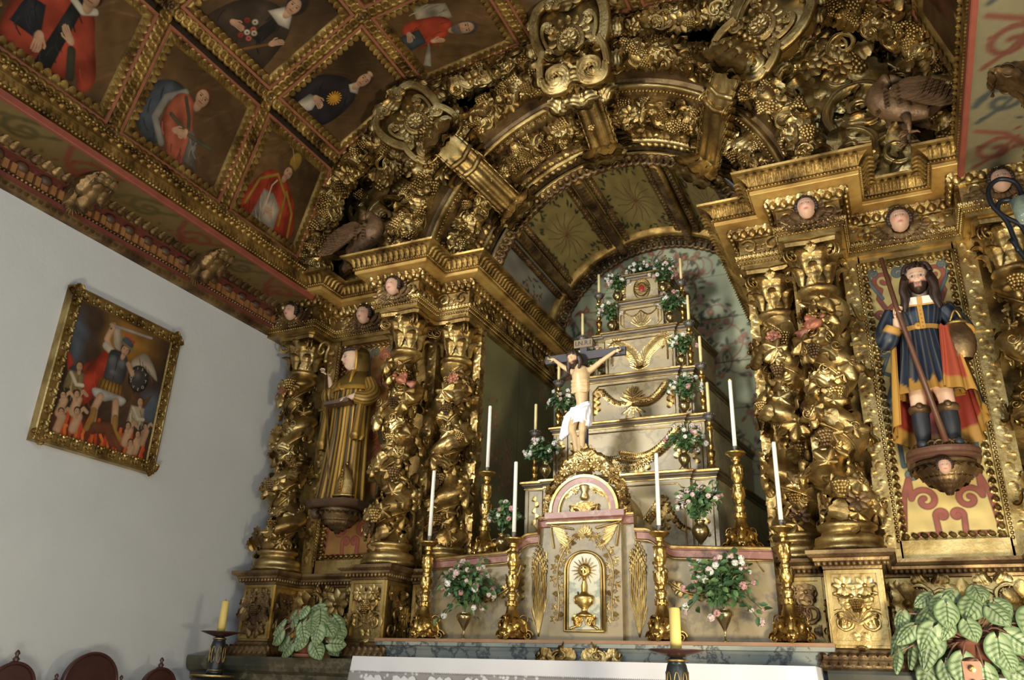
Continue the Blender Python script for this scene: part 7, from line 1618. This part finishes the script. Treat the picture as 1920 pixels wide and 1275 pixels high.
for pth, rr in (([(X0-.13, Y0+.0, Z0+.90), (X0-.19, Y0-.0, Z0+.78), (X0-.19, Y0-.05, Z0+.70), (X0-.145, Y0-.09, Z0+.78)], [.058, .064, .056, .040]), ([(X0+.15, Y0+.0, Z0+.89), (X0+.205, Y0+.0, Z0+.80), (X0+.235, Y0-.03, Z0+.73), (X0+.24, Y0-.05, Z0+.70)], [.058, .062, .056, .048])):
    tb = tube(smooth_path(pth, 8), np.interp(np.linspace(0, 1, 25), [0, .4, .8, 1], rr), 22); n_ = len(tb.V); c = np.zeros((n_, 4)); c[:, :3] = BL; k = np.arange(n_) % 22; c[k % 3 == 0, :3] = np.array(hx(70, 76, 80)); rows = np.arange(n_)//22; c[(rows >= 21), :3] = GT; tb.col = c; m.add(tb)
obj('sleeves', m, POLY, t)
m = MB().add(box(-.085, .085, -.012, .012, -.025, .03), mat4((X0+.02, Y0-.105, Z0+.915), (1, 0, 0), nrm((0, 1, .35)), nrm((0, -.35, 1))), col=GT)
for sg in (-1, 1): m.add(box(-.03, .03, -.014, .012, -.018, .028), mat4((X0+.02+sg*.045, Y0-.106, Z0+.918), (1, 0, 0), nrm((0, 1, .35)), nrm((0, -.35, 1))), col=hx(226, 218, 204))
m.add(box(-.014, .014, -.006, .006, -.085, .085), mat4((X0+.015, Y0-.112, Z0+.815), (1, 0, 0), nrm((0, 1, -.1)), nrm((0, .1, 1))), col=tuple(GT)); [m.add(SPHS, sc3((X0+.015, Y0-.122+.003*k, Z0+.74+.028*k), .008, .006, .008), col=tuple(GT*.6)) for k in range(6)]
obj('collar_and_placket', m, POLY, t)
m = MB().add(sweep([(0, Z0+.742), (.010, Z0+.745), (.012, Z0+.768), (0, Z0+.77)], [(X0+.118*math.cos(q), Y0+.092*math.sin(q)) for q in np.linspace(0, 2*PI, 40, endpoint=False)], closed=True), col=tuple(GT*.7)); m.add(lathe([(.022, 0), (.024, .006), (.012, .01), (0, .008)], 14), mat4((X0-.01, Y0-.103, Z0+.756), RX, UP, FW), col=tuple(GT)); obj('belt', m, POLY, t)
# cloak: from the shoulders down the back, open in front, red lining
def cloak(off):
    U_, n_, nz_ = None, 70, 40; V2 = np.zeros((nz_, n_, 3))
    for i in range(nz_):
        f = i/(nz_-1)
        for j in range(n_):
            g = j/(n_-1); A_ = PI*(-.16+1.32*g); wv = 1+.05*math.sin(11*A_+2*f)*f+.03*math.sin(19*A_-3*f)*f; rx = (.155+.09*f)*wv+off; ry = (.115+.06*f)*wv+off; z = Z0+.93-(.78+.10*math.sin(PI*g))*f
            if g > .62: ll = (g-.62)/.38; z += .0*ll
            if g < .25: z += .10*f*(1-g/.25)
            V2[i, j] = (X0+.015+rx*math.cos(A_), Y0+.03+ry*math.sin(A_)*.95-.05*f*(abs(g-.5)*2)**3, z)
    return V2
Vo = cloak(.010); Vi = cloak(0.0); F = grid_faces(40, 70); m = MB(); co = solid(Vo, tuple(BL*1.0)); ci = solid(Vi, RD)
for cc, in ((co,),): cc[:, :5, :3] = GT; cc[:, -5:, :3] = GT; cc[-4:, :, :3] = GT
ci[:, :4, :3] = GT*.9; ci[:, -4:, :3] = GT*.9; ci[-5:, :, :3] = GT*.9
m.add(T(Vo.reshape(-1, 3), F, col=co.reshape(-1, 4))); m.add(T(Vi.reshape(-1, 3), F[:, ::-1], col=ci.reshape(-1, 4)))
# front fall of the cloak over the left hip, lining turned out
V2 = np.zeros((26, 16, 3))
for i in range(26):
    f = i/25
    for j in range(16): g = j/15; V2[i, j] = (X0+.10+(.07+.06*f)*g+.008*math.sin(g*11+2*f)*(.3+f)-.045*f*(1-g), Y0-.085-.055*math.sin(PI*g)*(.4+.6*f)-.028*math.sin(g*14+f)*(.3+.7*f)-.03*f, Z0+.745-.40*f-.05*f*g+.01*math.sin(g*9))
cf = solid(V2, hx(168, 78, 56)); cf[-5:, :, :3] = GT*.8; cf[:, -2:, :3] = GT; m.add(T(V2.reshape(-1, 3), grid_faces(26, 16), col=cf.reshape(-1, 4))); V4 = V2.copy(); V4[..., 1] += .012; m.add(T(V4.reshape(-1, 3), grid_faces(26, 16)[:, ::-1], col=solid(V2, tuple(BL)).reshape(-1, 4)))
obj('cloak', m, POLY, t)
m = MB().add(hairshell(5, .08, .22, 80, 56), mat4(hc, xx*.180, -fx*.180, zx*.202)); _r = random.Random(8)
for sg in (-1, 1):
    for k in range(9):
        b0 = hc+xx*sg*(.062+.005*(k % 3))-fx*(.02-.016*k)+zx*(.055-.01*k); m.add(tube(smooth_path([b0, b0+xx*sg*.018-UP*.07, b0+xx*sg*(.012+.012*math.sin(k*2))-UP*.13, b0+xx*sg*(.026+.01*math.cos(k))-UP*(.19+.012*(k % 3))], 5), np.interp(np.linspace(0, 1, 16), [0, .3, .8, 1], [.018, .023, .02, .006]), 7))
for k in range(12): A_ = -PI*.1+k*PI*1.2/11; m.add(tube(smooth_path([hc+zx*.108+xx*.01*math.cos(A_), hc+zx*.096+xx*.062*math.cos(A_)-fx*.045*math.sin(A_), hc+zx*.045+xx*.082*math.cos(A_)-fx*.076*math.sin(A_)], 5), .014, 6))
obj('hair', m, HAIRM, t)
sf = thing('staff', 'long brown wooden staff held diagonally by the bearded saint', 'staff', (2.17, .03, 2.58)); obj('pole', MB().add(tube([(1.985, .085, 3.80), (2.03, .105, 3.44), (2.165, .075, 2.585)], [.014, .015, .017], 10)), plain('brown_staff_wood', hx(92, 58, 40), .45, var=.2), sf)
bk = thing('seed_sack', 'golden woven sack hanging from the left arm of the bearded saint', 'sack', (X0+.20, Y0-.08, Z0+.55)); V2 = []
for i in range(18):
    f = i/17; r_ = .075*math.sin(PI*min(1, f*.80+.14))**.7+.008
    for q in np.linspace(0, 2*PI, 40, endpoint=False): w_ = 1+.03*math.sin(q*12+f*36)+.03*math.sin(q*12-f*36); V2.append((X0+.20+r_*1.0*w_*math.cos(q), Y0-.07+r_*.85*w_*math.sin(q), Z0+.52+.24*f))
obj('woven_body', MB().add(T(V2, grid_faces(18, 40, cv=True)[:, ::-1])), GOLDB, bk); m = MB().add(tube([(X0+.20+.05*math.cos(q), Y0-.07+.042*math.sin(q), Z0+.752) for q in np.linspace(0, 2*PI, 25)], .012, 8)).add(tube(smooth_path([(X0+.16, Y0-.07, Z0+.75), (X0+.20, Y0-.10, Z0+.83), (X0+.24, Y0-.06, Z0+.75)], 6), .009, 7)); obj('rim_and_handle', m, GOLDP, bk)

# ------------------------------------------------------------------ framed picture on the white wall
PY0, PY1, PZ0, PZ1 = -1.81, -.85, 2.545, 3.62; fw = .085
t = thing('framed_painting', 'gilt framed oil painting of a winged warrior with sword and shield on the white wall', 'painting', (-3.0, -1.33, 2.545))
w_, h_ = PY1-PY0-2*fw, PZ1-PZ0-2*fw
sky = hx(146, 104, 46); CL = hx(66, 50, 40); SB = hx(82, 90, 100); FL = hx(186, 70, 40); ARM = hx(70, 70, 72)
def body_fig(pts, wd, c): return [('s', pts, wd, c)]
S = [('e', .55, .82, .46, .34, 0, sky, .7), ('e', .10, .70, .17, .36, 10, SB, .6), ('e', .92, .42, .16, .26, 0, SB, .6), ('e', .18, .90, .16, .20, 30, CL, .6), ('e', .22, .66, .15, .22, 10, CL, .6), ('e', .88, .66, .20, .20, 30, CL, .7), ('e', .5, .06, .62, .16, 0, hx(96, 44, 30), .5)]
for k in range(22): x = .08+.042*k; S.append(('s', [(x, -.02), (x+.03*math.sin(k*2), .08+.05*math.sin(k*1.7)), (x+.02*math.cos(k), .13+.06*math.sin(k*2.3))], .016, FL if k % 2 else hx(210, 104, 50)))
S += [('p', [(.40, .80), (.36, .92), (.44, .93), (.50, .80), (.48, .68)], hx(176, 160, 138)), ('p', [(.62, .70), (.74, .82), (.86, .76), (.94, .64), (.80, .68), (.70, .60)], hx(178, 162, 140))]+[('s', [(.70+.04*k, .76-.02*k), (.74+.05*k, .68-.02*k)], .006, hx(110, 84, 62)) for k in range(4)]
S += robe([(.36, .74), (.24, .56), (.16, .36), (.22, .24), (.34, .34), (.40, .56), (.46, .74)], hx(164, 58, 40), 31)
S += [('s', [(.40, .72), (.33, .80), (.36, .91)], .032, SK), ('s', [(.34, .75), (.42, .72)], .042, WHT), ('s', [(.33, .925), (.78, .965)], .013, hx(150, 146, 140)), ('s', [(.36, .955), (.345, .895)], .011, hx(90, 80, 60))]+hand(.35, .918, .026, 60)
S += [('p', [(.40, .74), (.56, .74), (.60, .60), (.56, .50), (.40, .50), (.38, .62)], ARM), ('e', .44, .66, .06, .06, 0, hx(104, 104, 106), .6), ('e', .53, .66, .05, .06, 0, hx(104, 104, 106), .6), ('s', [(.48, .72), (.48, .52)], .005, hx(40, 40, 44)), ('e', .47, .57, .05, .035, 0, hx(98, 98, 100), .6)]
S += [('p', [(.36, .50), (.60, .50), (.63, .41), (.34, .40)], hx(152, 112, 50))]+[('s', [(.38+.035*k, .50), (.365+.04*k, .41)], .007, hx(84, 60, 34)) for k in range(7)]+[('p', [(.33, .41), (.64, .41), (.62, .34), (.52, .36), (.44, .33), (.33, .35)], hx(190, 184, 172))]
S += [('s', [(.40, .36), (.37, .26), (.38, .16)], .038, SK), ('s', [(.56, .36), (.58, .26), (.60, .17)], .038, SK), ('s', [(.37, .24), (.37, .15), (.34, .10)], .032, hx(146, 110, 54)), ('s', [(.59, .24), (.61, .14), (.68, .10)], .032, hx(146, 110, 54))]
S += figure_face(.535, .775, .052, -10, hx(84, 52, 30))+[('e', .545, .845, .072, .05, -10, hx(74, 78, 84), .2), ('s', [(.48, .83), (.62, .80)], .014, hx(120, 110, 80)), ('e', .56, .895, .03, .022, 0, hx(178, 76, 50), .5), ('e', .52, .90, .028, .02, 0, hx(186, 92, 60), .5), ('e', .60, .87, .026, .02, 0, hx(178, 66, 46), .5)]
S += [('e', .735, .60, .115, .135, -8, hx(36, 34, 34), .1), ('e', .735, .60, .10, .12, -8, hx(64, 60, 58), .25), ('e', .72, .62, .05, .055, 0, hx(104, 98, 92), .8), ('s', [(.60, .68), (.66, .62)], .03, SK)]
def angel(cx, cy, s, rb, wg): return [('p', [(cx-.9*s, cy+.3*s), (cx-1.5*s, cy+2.0*s), (cx-.4*s, cy+1.0*s)], wg), ('p', [(cx+.6*s, cy+.4*s), (cx+1.3*s, cy+1.9*s), (cx+.2*s, cy+1.0*s)], wg)]+robe([(cx-.8*s, cy+.4*s), (cx+.7*s, cy+.5*s), (cx+.9*s, cy-.9*s), (cx-.9*s, cy-1.0*s)], rb, int(cx*90), n=8)+[('s', [(cx-.5*s, cy+.2*s), (cx+.2*s, cy-.5*s), (cx+.8*s, cy-.4*s)], .2*s, hx(190, 176, 150))]+figure_face(cx+.1*s, cy+.85*s, .38*s, 10, hx(80, 52, 34))
S += angel(.13, .43, .10, hx(146, 124, 84), hx(176, 66, 48))+angel(.80, .34, .10, hx(176, 160, 130), hx(120, 84, 50))
for (x, y, s_) in ((.06, .26, .04), (.18, .30, .045), (.22, .18, .045), (.08, .14, .04), (.74, .20, .045), (.86, .16, .045), (.80, .08, .04), (.92, .24, .035)): S += [('s', [(x, y-.12), (x+.02, y-.02)], s_, SK), ('s', [(x-.01, y-.03), (x+.05, y+.05), (x+.09, y+.03)], s_*.4, SK)]+figure_face(x, y+.01, s_*.75, 12, HR)
S += [('s', [(.42, .12), (.54, .15), (.62, .06)], .055, hx(108, 62, 42)), ('s', [(.60, .10), (.70, .02)], .03, hx(108, 62, 42)), ('e', .40, .09, .04, .035, 0, hx(96, 54, 38), .3)]
m = paint((-2.952, PY0+fw, PZ0+fw), (0, 1, 0), (0, 0, 1), w_, h_, 210, 250, hx(70, 52, 38), S, 77, .08, True); m.Q = [q for q in m.Q]; cv = obj('canvas', m, CANV, t)
rp = [(PY0, PZ0), (PY1, PZ0), (PY1, PZ1), (PY0, PZ1)]
def fsweep(prof):   # prof: (inset from the outer edge, height off the wall)
    V = []
    for (y, z), (sy, sz) in zip(rp, ((1, 1), (-1, 1), (-1, -1), (1, -1))):
        for d, h in prof: V.append((-3.0+h, y+sy*d, z+sz*d))
    return T(V, grid_faces(4, len(prof), cu=True), smooth=False)
obj('frame', MB().add(fsweep([(0, 0), (0, .058), (.006, .066), (.014, .066), (.020, .06), (.066, .056), (.072, .062), (.080, .062), (.086, .05), (.086, .04)])), GOLDP, t)
m = MB()
for (a0, b0), (a1, b1), inn in (((PY0, PZ0+.043), (PY1, PZ0+.043), UP), ((PY0, PZ1-.043), (PY1, PZ1-.043), -UP), ((PY0+.043, PZ0), (PY0+.043, PZ1), (0, 1, 0)), ((PY1-.043, PZ0), (PY1-.043, PZ1), (0, -1, 0))):
    p0 = np.array([-2.938, a0, b0]); p1 = np.array([-2.938, a1, b1]); n_ = 20
    for k in range(n_):
        p = p0+(p1-p0)*(k+.5)/n_; d = nrm(p1-p0)*(1 if k % 2 else -1); m.add(ACAM, frame(p-np.asarray(inn)*.030, RX, np.asarray(inn)+d*.7, .078, sz=.06)); m.add(ACAM, frame(p+np.asarray(inn)*.026, RX, -np.asarray(inn)+d*.9, .058, sz=.05)); m.add(VOL, mat4(p+d*.012, d*.020, np.asarray(inn)*.020, RX*.03)); m.add(SPHS, sc3(p+np.asarray(inn)*.030+np.array([.010, 0, 0]), .006, .009, .009))
obj('carved_ornament', m, GOLDP, t)
for k, ch in enumerate('QVISVTDEVS'):
    A_ = PI*1.05-k*PI*1.9/9; sc_ = w_
    text_mesh(ch, .030, mat4((-2.9505, PY0+fw+w_*.735+.082*w_*math.cos(A_), PZ0+fw+h_*.60+.098*w_*math.sin(A_)), (0, 1, 0), UP, RX), plain('pale_shield_lettering', hx(176, 168, 150), .7) if k == 0 else bpy.data.materials['pale_shield_lettering'], cv, 'shield_letter', .0004)

# ------------------------------------------------------------------ chairs along the left wall
def knob(m, p, s): m.add(lathe([(0, 0), (.016, 0), (.010, .012), (.020, .026), (.010, .038), (.008, .044), (.015, .056), (.008, .070), (0, .076)], 14), sc3(p, s, s, s))
def wall_chair(yc, hw, ztop, label, finial, stile):
    t = thing('chair', label, 'chair', (-2.6, yc, .25), 'dark wooden chairs along the white wall'); x = -2.78
    pts = [(yc-hw, ztop-.62)]+[(yc-hw*math.cos(a), ztop-hw*.92+hw*.92*math.sin(a)) for a in np.linspace(0, PI, 25)]+[(yc+hw, ztop-.62)]
    N_ = len(pts); m = MB(); V = [(x, y, z) for y, z in pts]+[(x-.03, y, z) for y, z in pts]; m.add(T(V, grid_faces(2, N_)[:, ::-1])); V = [(x, y, z) for y, z in pts]+[(x, yc, ztop-.35)]; m.add(T(V, None, [(i, i+1, N_) for i in range(N_-1)], smooth=False)); V = [(x-.03, y, z) for y, z in pts]+[(x-.03, yc, ztop-.35)]; m.add(T(V, None, [(i+1, i, N_) for i in range(N_-1)], smooth=False))
    obj('backrest', m, DARKW, t); obj('back_rim', MB().add(tube([(x+.004, y, z) for y, z in pts], .010, 8)), DARKW, t)
    if finial: m = MB(); knob(m, (x-.015, yc, ztop-.004), 1.0); m.add(SPH, sc3((x-.015, yc, ztop), .02, .035, .014)); obj('finial', m, DARKW, t)
    for sg in (-1, 1):
        o = obj('stile', MB().add(box(x-.03, x+.01, yc+sg*(hw+.045)-.018, yc+sg*(hw+.045)+.018, .25, stile)), DARKW, t); m = MB(); knob(m, (x-.01, yc+sg*(hw+.045), stile), .8); obj('knob', m, DARKW, o)
    obj('seat', MB().add(box(x, x+.42, yc-hw-.06, yc+hw+.06, .66, .70)), DARKW, t); obj('back_rail', MB().add(box(x-.02, x, yc-hw-.04, yc+hw+.04, ztop-.64, ztop-.60)), DARKW, t)
    for sg in (-1, 1): obj('leg', MB().add(lathe([(.018, .25), (.022, .32), (.014, .36), (.022, .45), (.016, .58), (.024, .64), (.024, .66)], 12), tr(x+.39, yc+sg*(hw+.03), 0)), DARKW, t)
    return t
wall_chair(-1.66, .135, 1.262, 'dark wooden chair with a turned finial, at the far left corner by the white wall', True, 1.10)
wall_chair(-1.145, .19, 1.335, 'wide dark wooden armchair with a plain round back by the white wall', False, 1.155)
wall_chair(-.60, .14, 1.262, 'dark wooden chair with a turned finial, nearest the altar by the white wall', True, 1.10)

# ------------------------------------------------------------------ potted begonias
def heart(n=27, m_=21):
    u = np.linspace(0, 1, n); v = np.linspace(-1, 1, m_); U, W = np.meshgrid(u, v, indexing='ij'); wd = .48*np.sin(PI*np.clip(U**.72*.96+.035, 0, 1))**.8; X = W*wd; Yv = U-.18*np.abs(W)**1.5*np.clip(1-U*2.2, 0, 1)*1.3; Zv = -.30*(U-.1)**2-.18*W**2*wd*1.6+.05*np.sin(W*9)*(.3+U)
    d = np.abs(W)-.0; vein = np.exp(-((W)/.07)**2)
    for k in (.12, .3, .48, .66): vein = np.maximum(vein, np.exp(-((U-k-.26*np.abs(W))/.030)**2)*(np.abs(W) < .85))
    edge = np.clip((np.abs(W)-.78)/.15, 0, 1); c1 = np.array(hx(158, 176, 132)); c2 = np.array(hx(56, 86, 46)); c3 = np.array(hx(80, 114, 66)); a = np.clip(vein, 0, 1)[..., None]; col = c1*(1-a)+c2*a; col = col*(1-edge[..., None]*.8)+c3*edge[..., None]*.8
    return T(np.stack([X, Yv, Zv], -1).reshape(-1, 3), grid_faces(n, m_)[:, ::-1], col=np.concatenate([col, np.zeros(col.shape[:2]+(1,))], -1).reshape(-1, 4))
HRT = heart()
def begonia(c, rx, rz, n, seed, label, pot, size, zmin):
    t = thing('potted_begonia', label, 'plant', (c[0], c[1], pot), 'potted begonias'); r = random.Random(seed)
    if True:
        obj('pot', MB().add(lathe([(0, 0), (.055, 0), (.075, .11), (.082, .112), (.082, .135), (.072, .135), (.068, .115), (0, .11)], 24), tr(c[0], c[1], pot+.012)), TERR, t); obj('saucer', MB().add(lathe([(0, 0), (.075, 0), (.088, .018), (.082, .02), (.07, .01), (0, .01)], 24), tr(c[0], c[1], pot+.001)), TERR, t)
    base = np.array([c[0], c[1], pot+.13]); st = MB()
    for k in range(n):
        f = (k+.5)/n; z = 1-1.55*f; q = math.sqrt(max(0, 1-z*z)); a = k*2.39996+r.uniform(-.3, .3); d = np.array([q*math.cos(a), q*math.sin(a)*.75, z]); p = np.array([c[0], c[1], c[2]])+d*np.array([rx, rx*.75, rz])*r.uniform(.78, 1.05)
        if p[1] > c[1]+.20: p[1] = c[1]+.20
        if p[2] < zmin: p[2] = zmin+.02
        n_ = nrm(d*np.array([.8, .8, .4])+np.array([r.gauss(0, .25), -.8+r.gauss(0, .2), .45+r.gauss(0, .2)])); up = nrm(np.array([d[0]*.8+r.gauss(0, .35), d[1]*.5-.15, -.7+r.gauss(0, .3)])); s = size*r.uniform(.75, 1.15); g = r.uniform(.8, 1.05); lt = T(HRT.V, HRT.Q, HRT.R, HRT.col*np.array([g, g*1.0, g, 1]))
        obj('leaf', MB().add(lt, frame(p-up*s*.3, n_, up, s)), LEAFM, t); st.add(tube(smooth_path([base, base*.5+p*.5+UP*.06, p-up*s*.28], 4), .0045, 5, cap=False))
    obj('stems', st, plain('pinkish_stem', hx(130, 96, 78), .6), t)
begonia((-1.86, -.26, 1.50), .25, .17, 32, 5, 'silver leaved begonia in a terracotta pot on the left plinth', 1.363, .115, 1.40)
begonia((2.10, -.28, 1.47), .36, .26, 60, 6, 'large silver leaved begonia spilling over the right plinth', 1.363, .125, 1.22)

# ------------------------------------------------------------------ floor candlesticks, chair post, iron bracket
def floor_stick(p, zp, label, lc, h):
    x, y = p; t = thing('floor_candlestick', label, 'candlestick', (x, y, .25), 'black and gold floor candlesticks'); z = zp
    obj('foot', MB().add(lathe([(0, .25), (.17, .25), (.17, .27), (.10, .30), (.05, .36), (.035, .42), (.045, .48), (.035, .55), (.04, .9), (.035, z-.42), (.06, z-.36), (.055, z-.32), (.04, z-.30)], 24), tr(x, y, 0)), BLACKP, t)
    obj('lower_dish', MB().add(lathe([(.03, z-.34), (.06, z-.325), (.12, z-.29), (.155, z-.272), (.155, z-.262), (.06, z-.262), (0, z-.26)], 40), tr(x, y, 0)), BLACKP, t); obj('gilt_ring', MB().add(lathe([(.153, z-.275), (.158, z-.268), (.154, z-.260)], 40, cap=False), tr(x, y, 0)), GOLDP, t)
    obj('stem', MB().add(lathe([(.055, z-.262), (.055, z-.235), (.048, z-.23), (.046, z-.22), (.050, z-.14), (.050, z-.07), (.044, z-.045), (.040, z-.035), (.046, z-.03), (.046, z-.022), (.03, z-.015), (.03, z)], 28), tr(x, y, 0)), BLACKP, t)
    m = MB()
    for k in range(8):
        a = k*PI/4+.2; d = np.array([math.cos(a), math.sin(a), 0]); pn = np.array([-d[1], d[0], 0]); e = [np.array([x, y, z-.13])+d*.0505+pn*.012*math.cos(q)+UP*.055*math.sin(q)*(1 if math.sin(q) > 0 else 1.0) for q in np.linspace(0, 2*PI, 17)]; m.add(tube(e, .0028, 5))
    for zz, r_ in ((z-.232, .05), (z-.026, .048)): m.add(lathe([(r_-.002, zz-.005), (r_+.001, zz), (r_-.002, zz+.005)], 28, cap=False), tr(x, y, 0))
    obj('gilt_ovals', m, GOLDP, t)
    obj('drip_dish', MB().add(lathe([(.02, z-.012), (.04, z-.012), (.085, z+.002), (.130, z+.016), (.131, z+.021), (.08, z+.010), (0, z+.004)], 44), tr(x, y, 0)), plain('dark_red_brown_dish', hx(72, 46, 42), .35) if 'dark_red_brown_dish' not in bpy.data.materials else bpy.data.materials['dark_red_brown_dish'], t)
    candle_at((x, y, z+.004), h, .027, YWAX, lc, 'thick yellow candles')
floor_stick((-2.58, -.32), 1.495, 'black floor candlestick with gold ovals at the left end of the marble plinth', 'thick yellow candle beside the white wall, left of the altar', .225)
floor_stick((.836, -1.0), 1.395, 'black floor candlestick with gold ovals in front of the altar cloth', 'thick yellow candle in front of the white altar cloth', .205)
t = thing('leather_chair', 'brown leather chair whose studded post rises in front of the right plant', 'chair', (2.0, -2.45, .25))
for y in (-2.72, -2.28): obj('post', MB().add(box(1.955, 2.0, y-.012, y+.035, .25, 1.28 if y < -2.5 else 1.345)).add(SPH, sc3((1.978, y+.012, 1.28 if y < -2.5 else 1.345), .022, .024, .012)), LEATH, t)
obj('leather_back', MB().add(box(1.97, 1.99, -2.69, -2.29, .95, 1.24)), LEATH, t); obj('seat', MB().add(box(1.96, 2.40, -2.73, -2.24, .66, .71)), LEATH, t)
for y in (-2.71, -2.26): obj('leg', MB().add(box(2.36, 2.40, y-.02, y+.02, .25, .66)), LEATH, t)
for k in range(3): obj('stud', MB().add(SPH, sc3((1.978, -2.293, 1.325-.036*k), .009, .006, .009)), BRASS, t)
t = thing('iron_lamp_bracket', 'black wrought iron scroll with a small glass lamp at the right edge', 'lamp', (3.0, -.55, 3.5)); m = MB(); yy = -.5
for pth in ([(2.62, 3.42), (2.60, 3.60), (2.55, 3.72), (2.55, 3.82), (2.61, 3.87), (2.68, 3.83), (2.69, 3.74), (2.64, 3.70)], [(2.69, 3.40), (2.66, 3.56), (2.60, 3.63), (2.57, 3.68), (2.59, 3.73), (2.64, 3.73), (2.70, 3.68)], [(2.60, 3.50), (2.68, 3.30), (2.82, 3.22), (3.0, 3.2)], [(2.69, 3.74), (2.8, 3.8), (3.0, 3.82)]): m.add(tube(smooth_path([(x, yy, z) for x, z in pth], 6), .013, 8))
obj('scrolls', m, IRON, t); obj('wall_plate', MB().add(box(2.98, 3.0, yy-.03, yy+.03, 3.1, 3.9)), IRON, t)
def glassm():
    m, nt, bs = newmat('pale_lamp_glass'); bs.inputs['Base Color'].default_value = hx(214, 232, 220)+(1,); bs.inputs['Transmission Weight'].default_value = .8; bs.inputs['Roughness'].default_value = .1; return m
obj('glass_cup', MB().add(lathe([(0, 3.56), (.03, 3.57), (.04, 3.62), (.05, 3.72), (.046, 3.72), (.036, 3.63), (0, 3.58)], 20), tr(2.68, yy, 0)), glassm(), t)
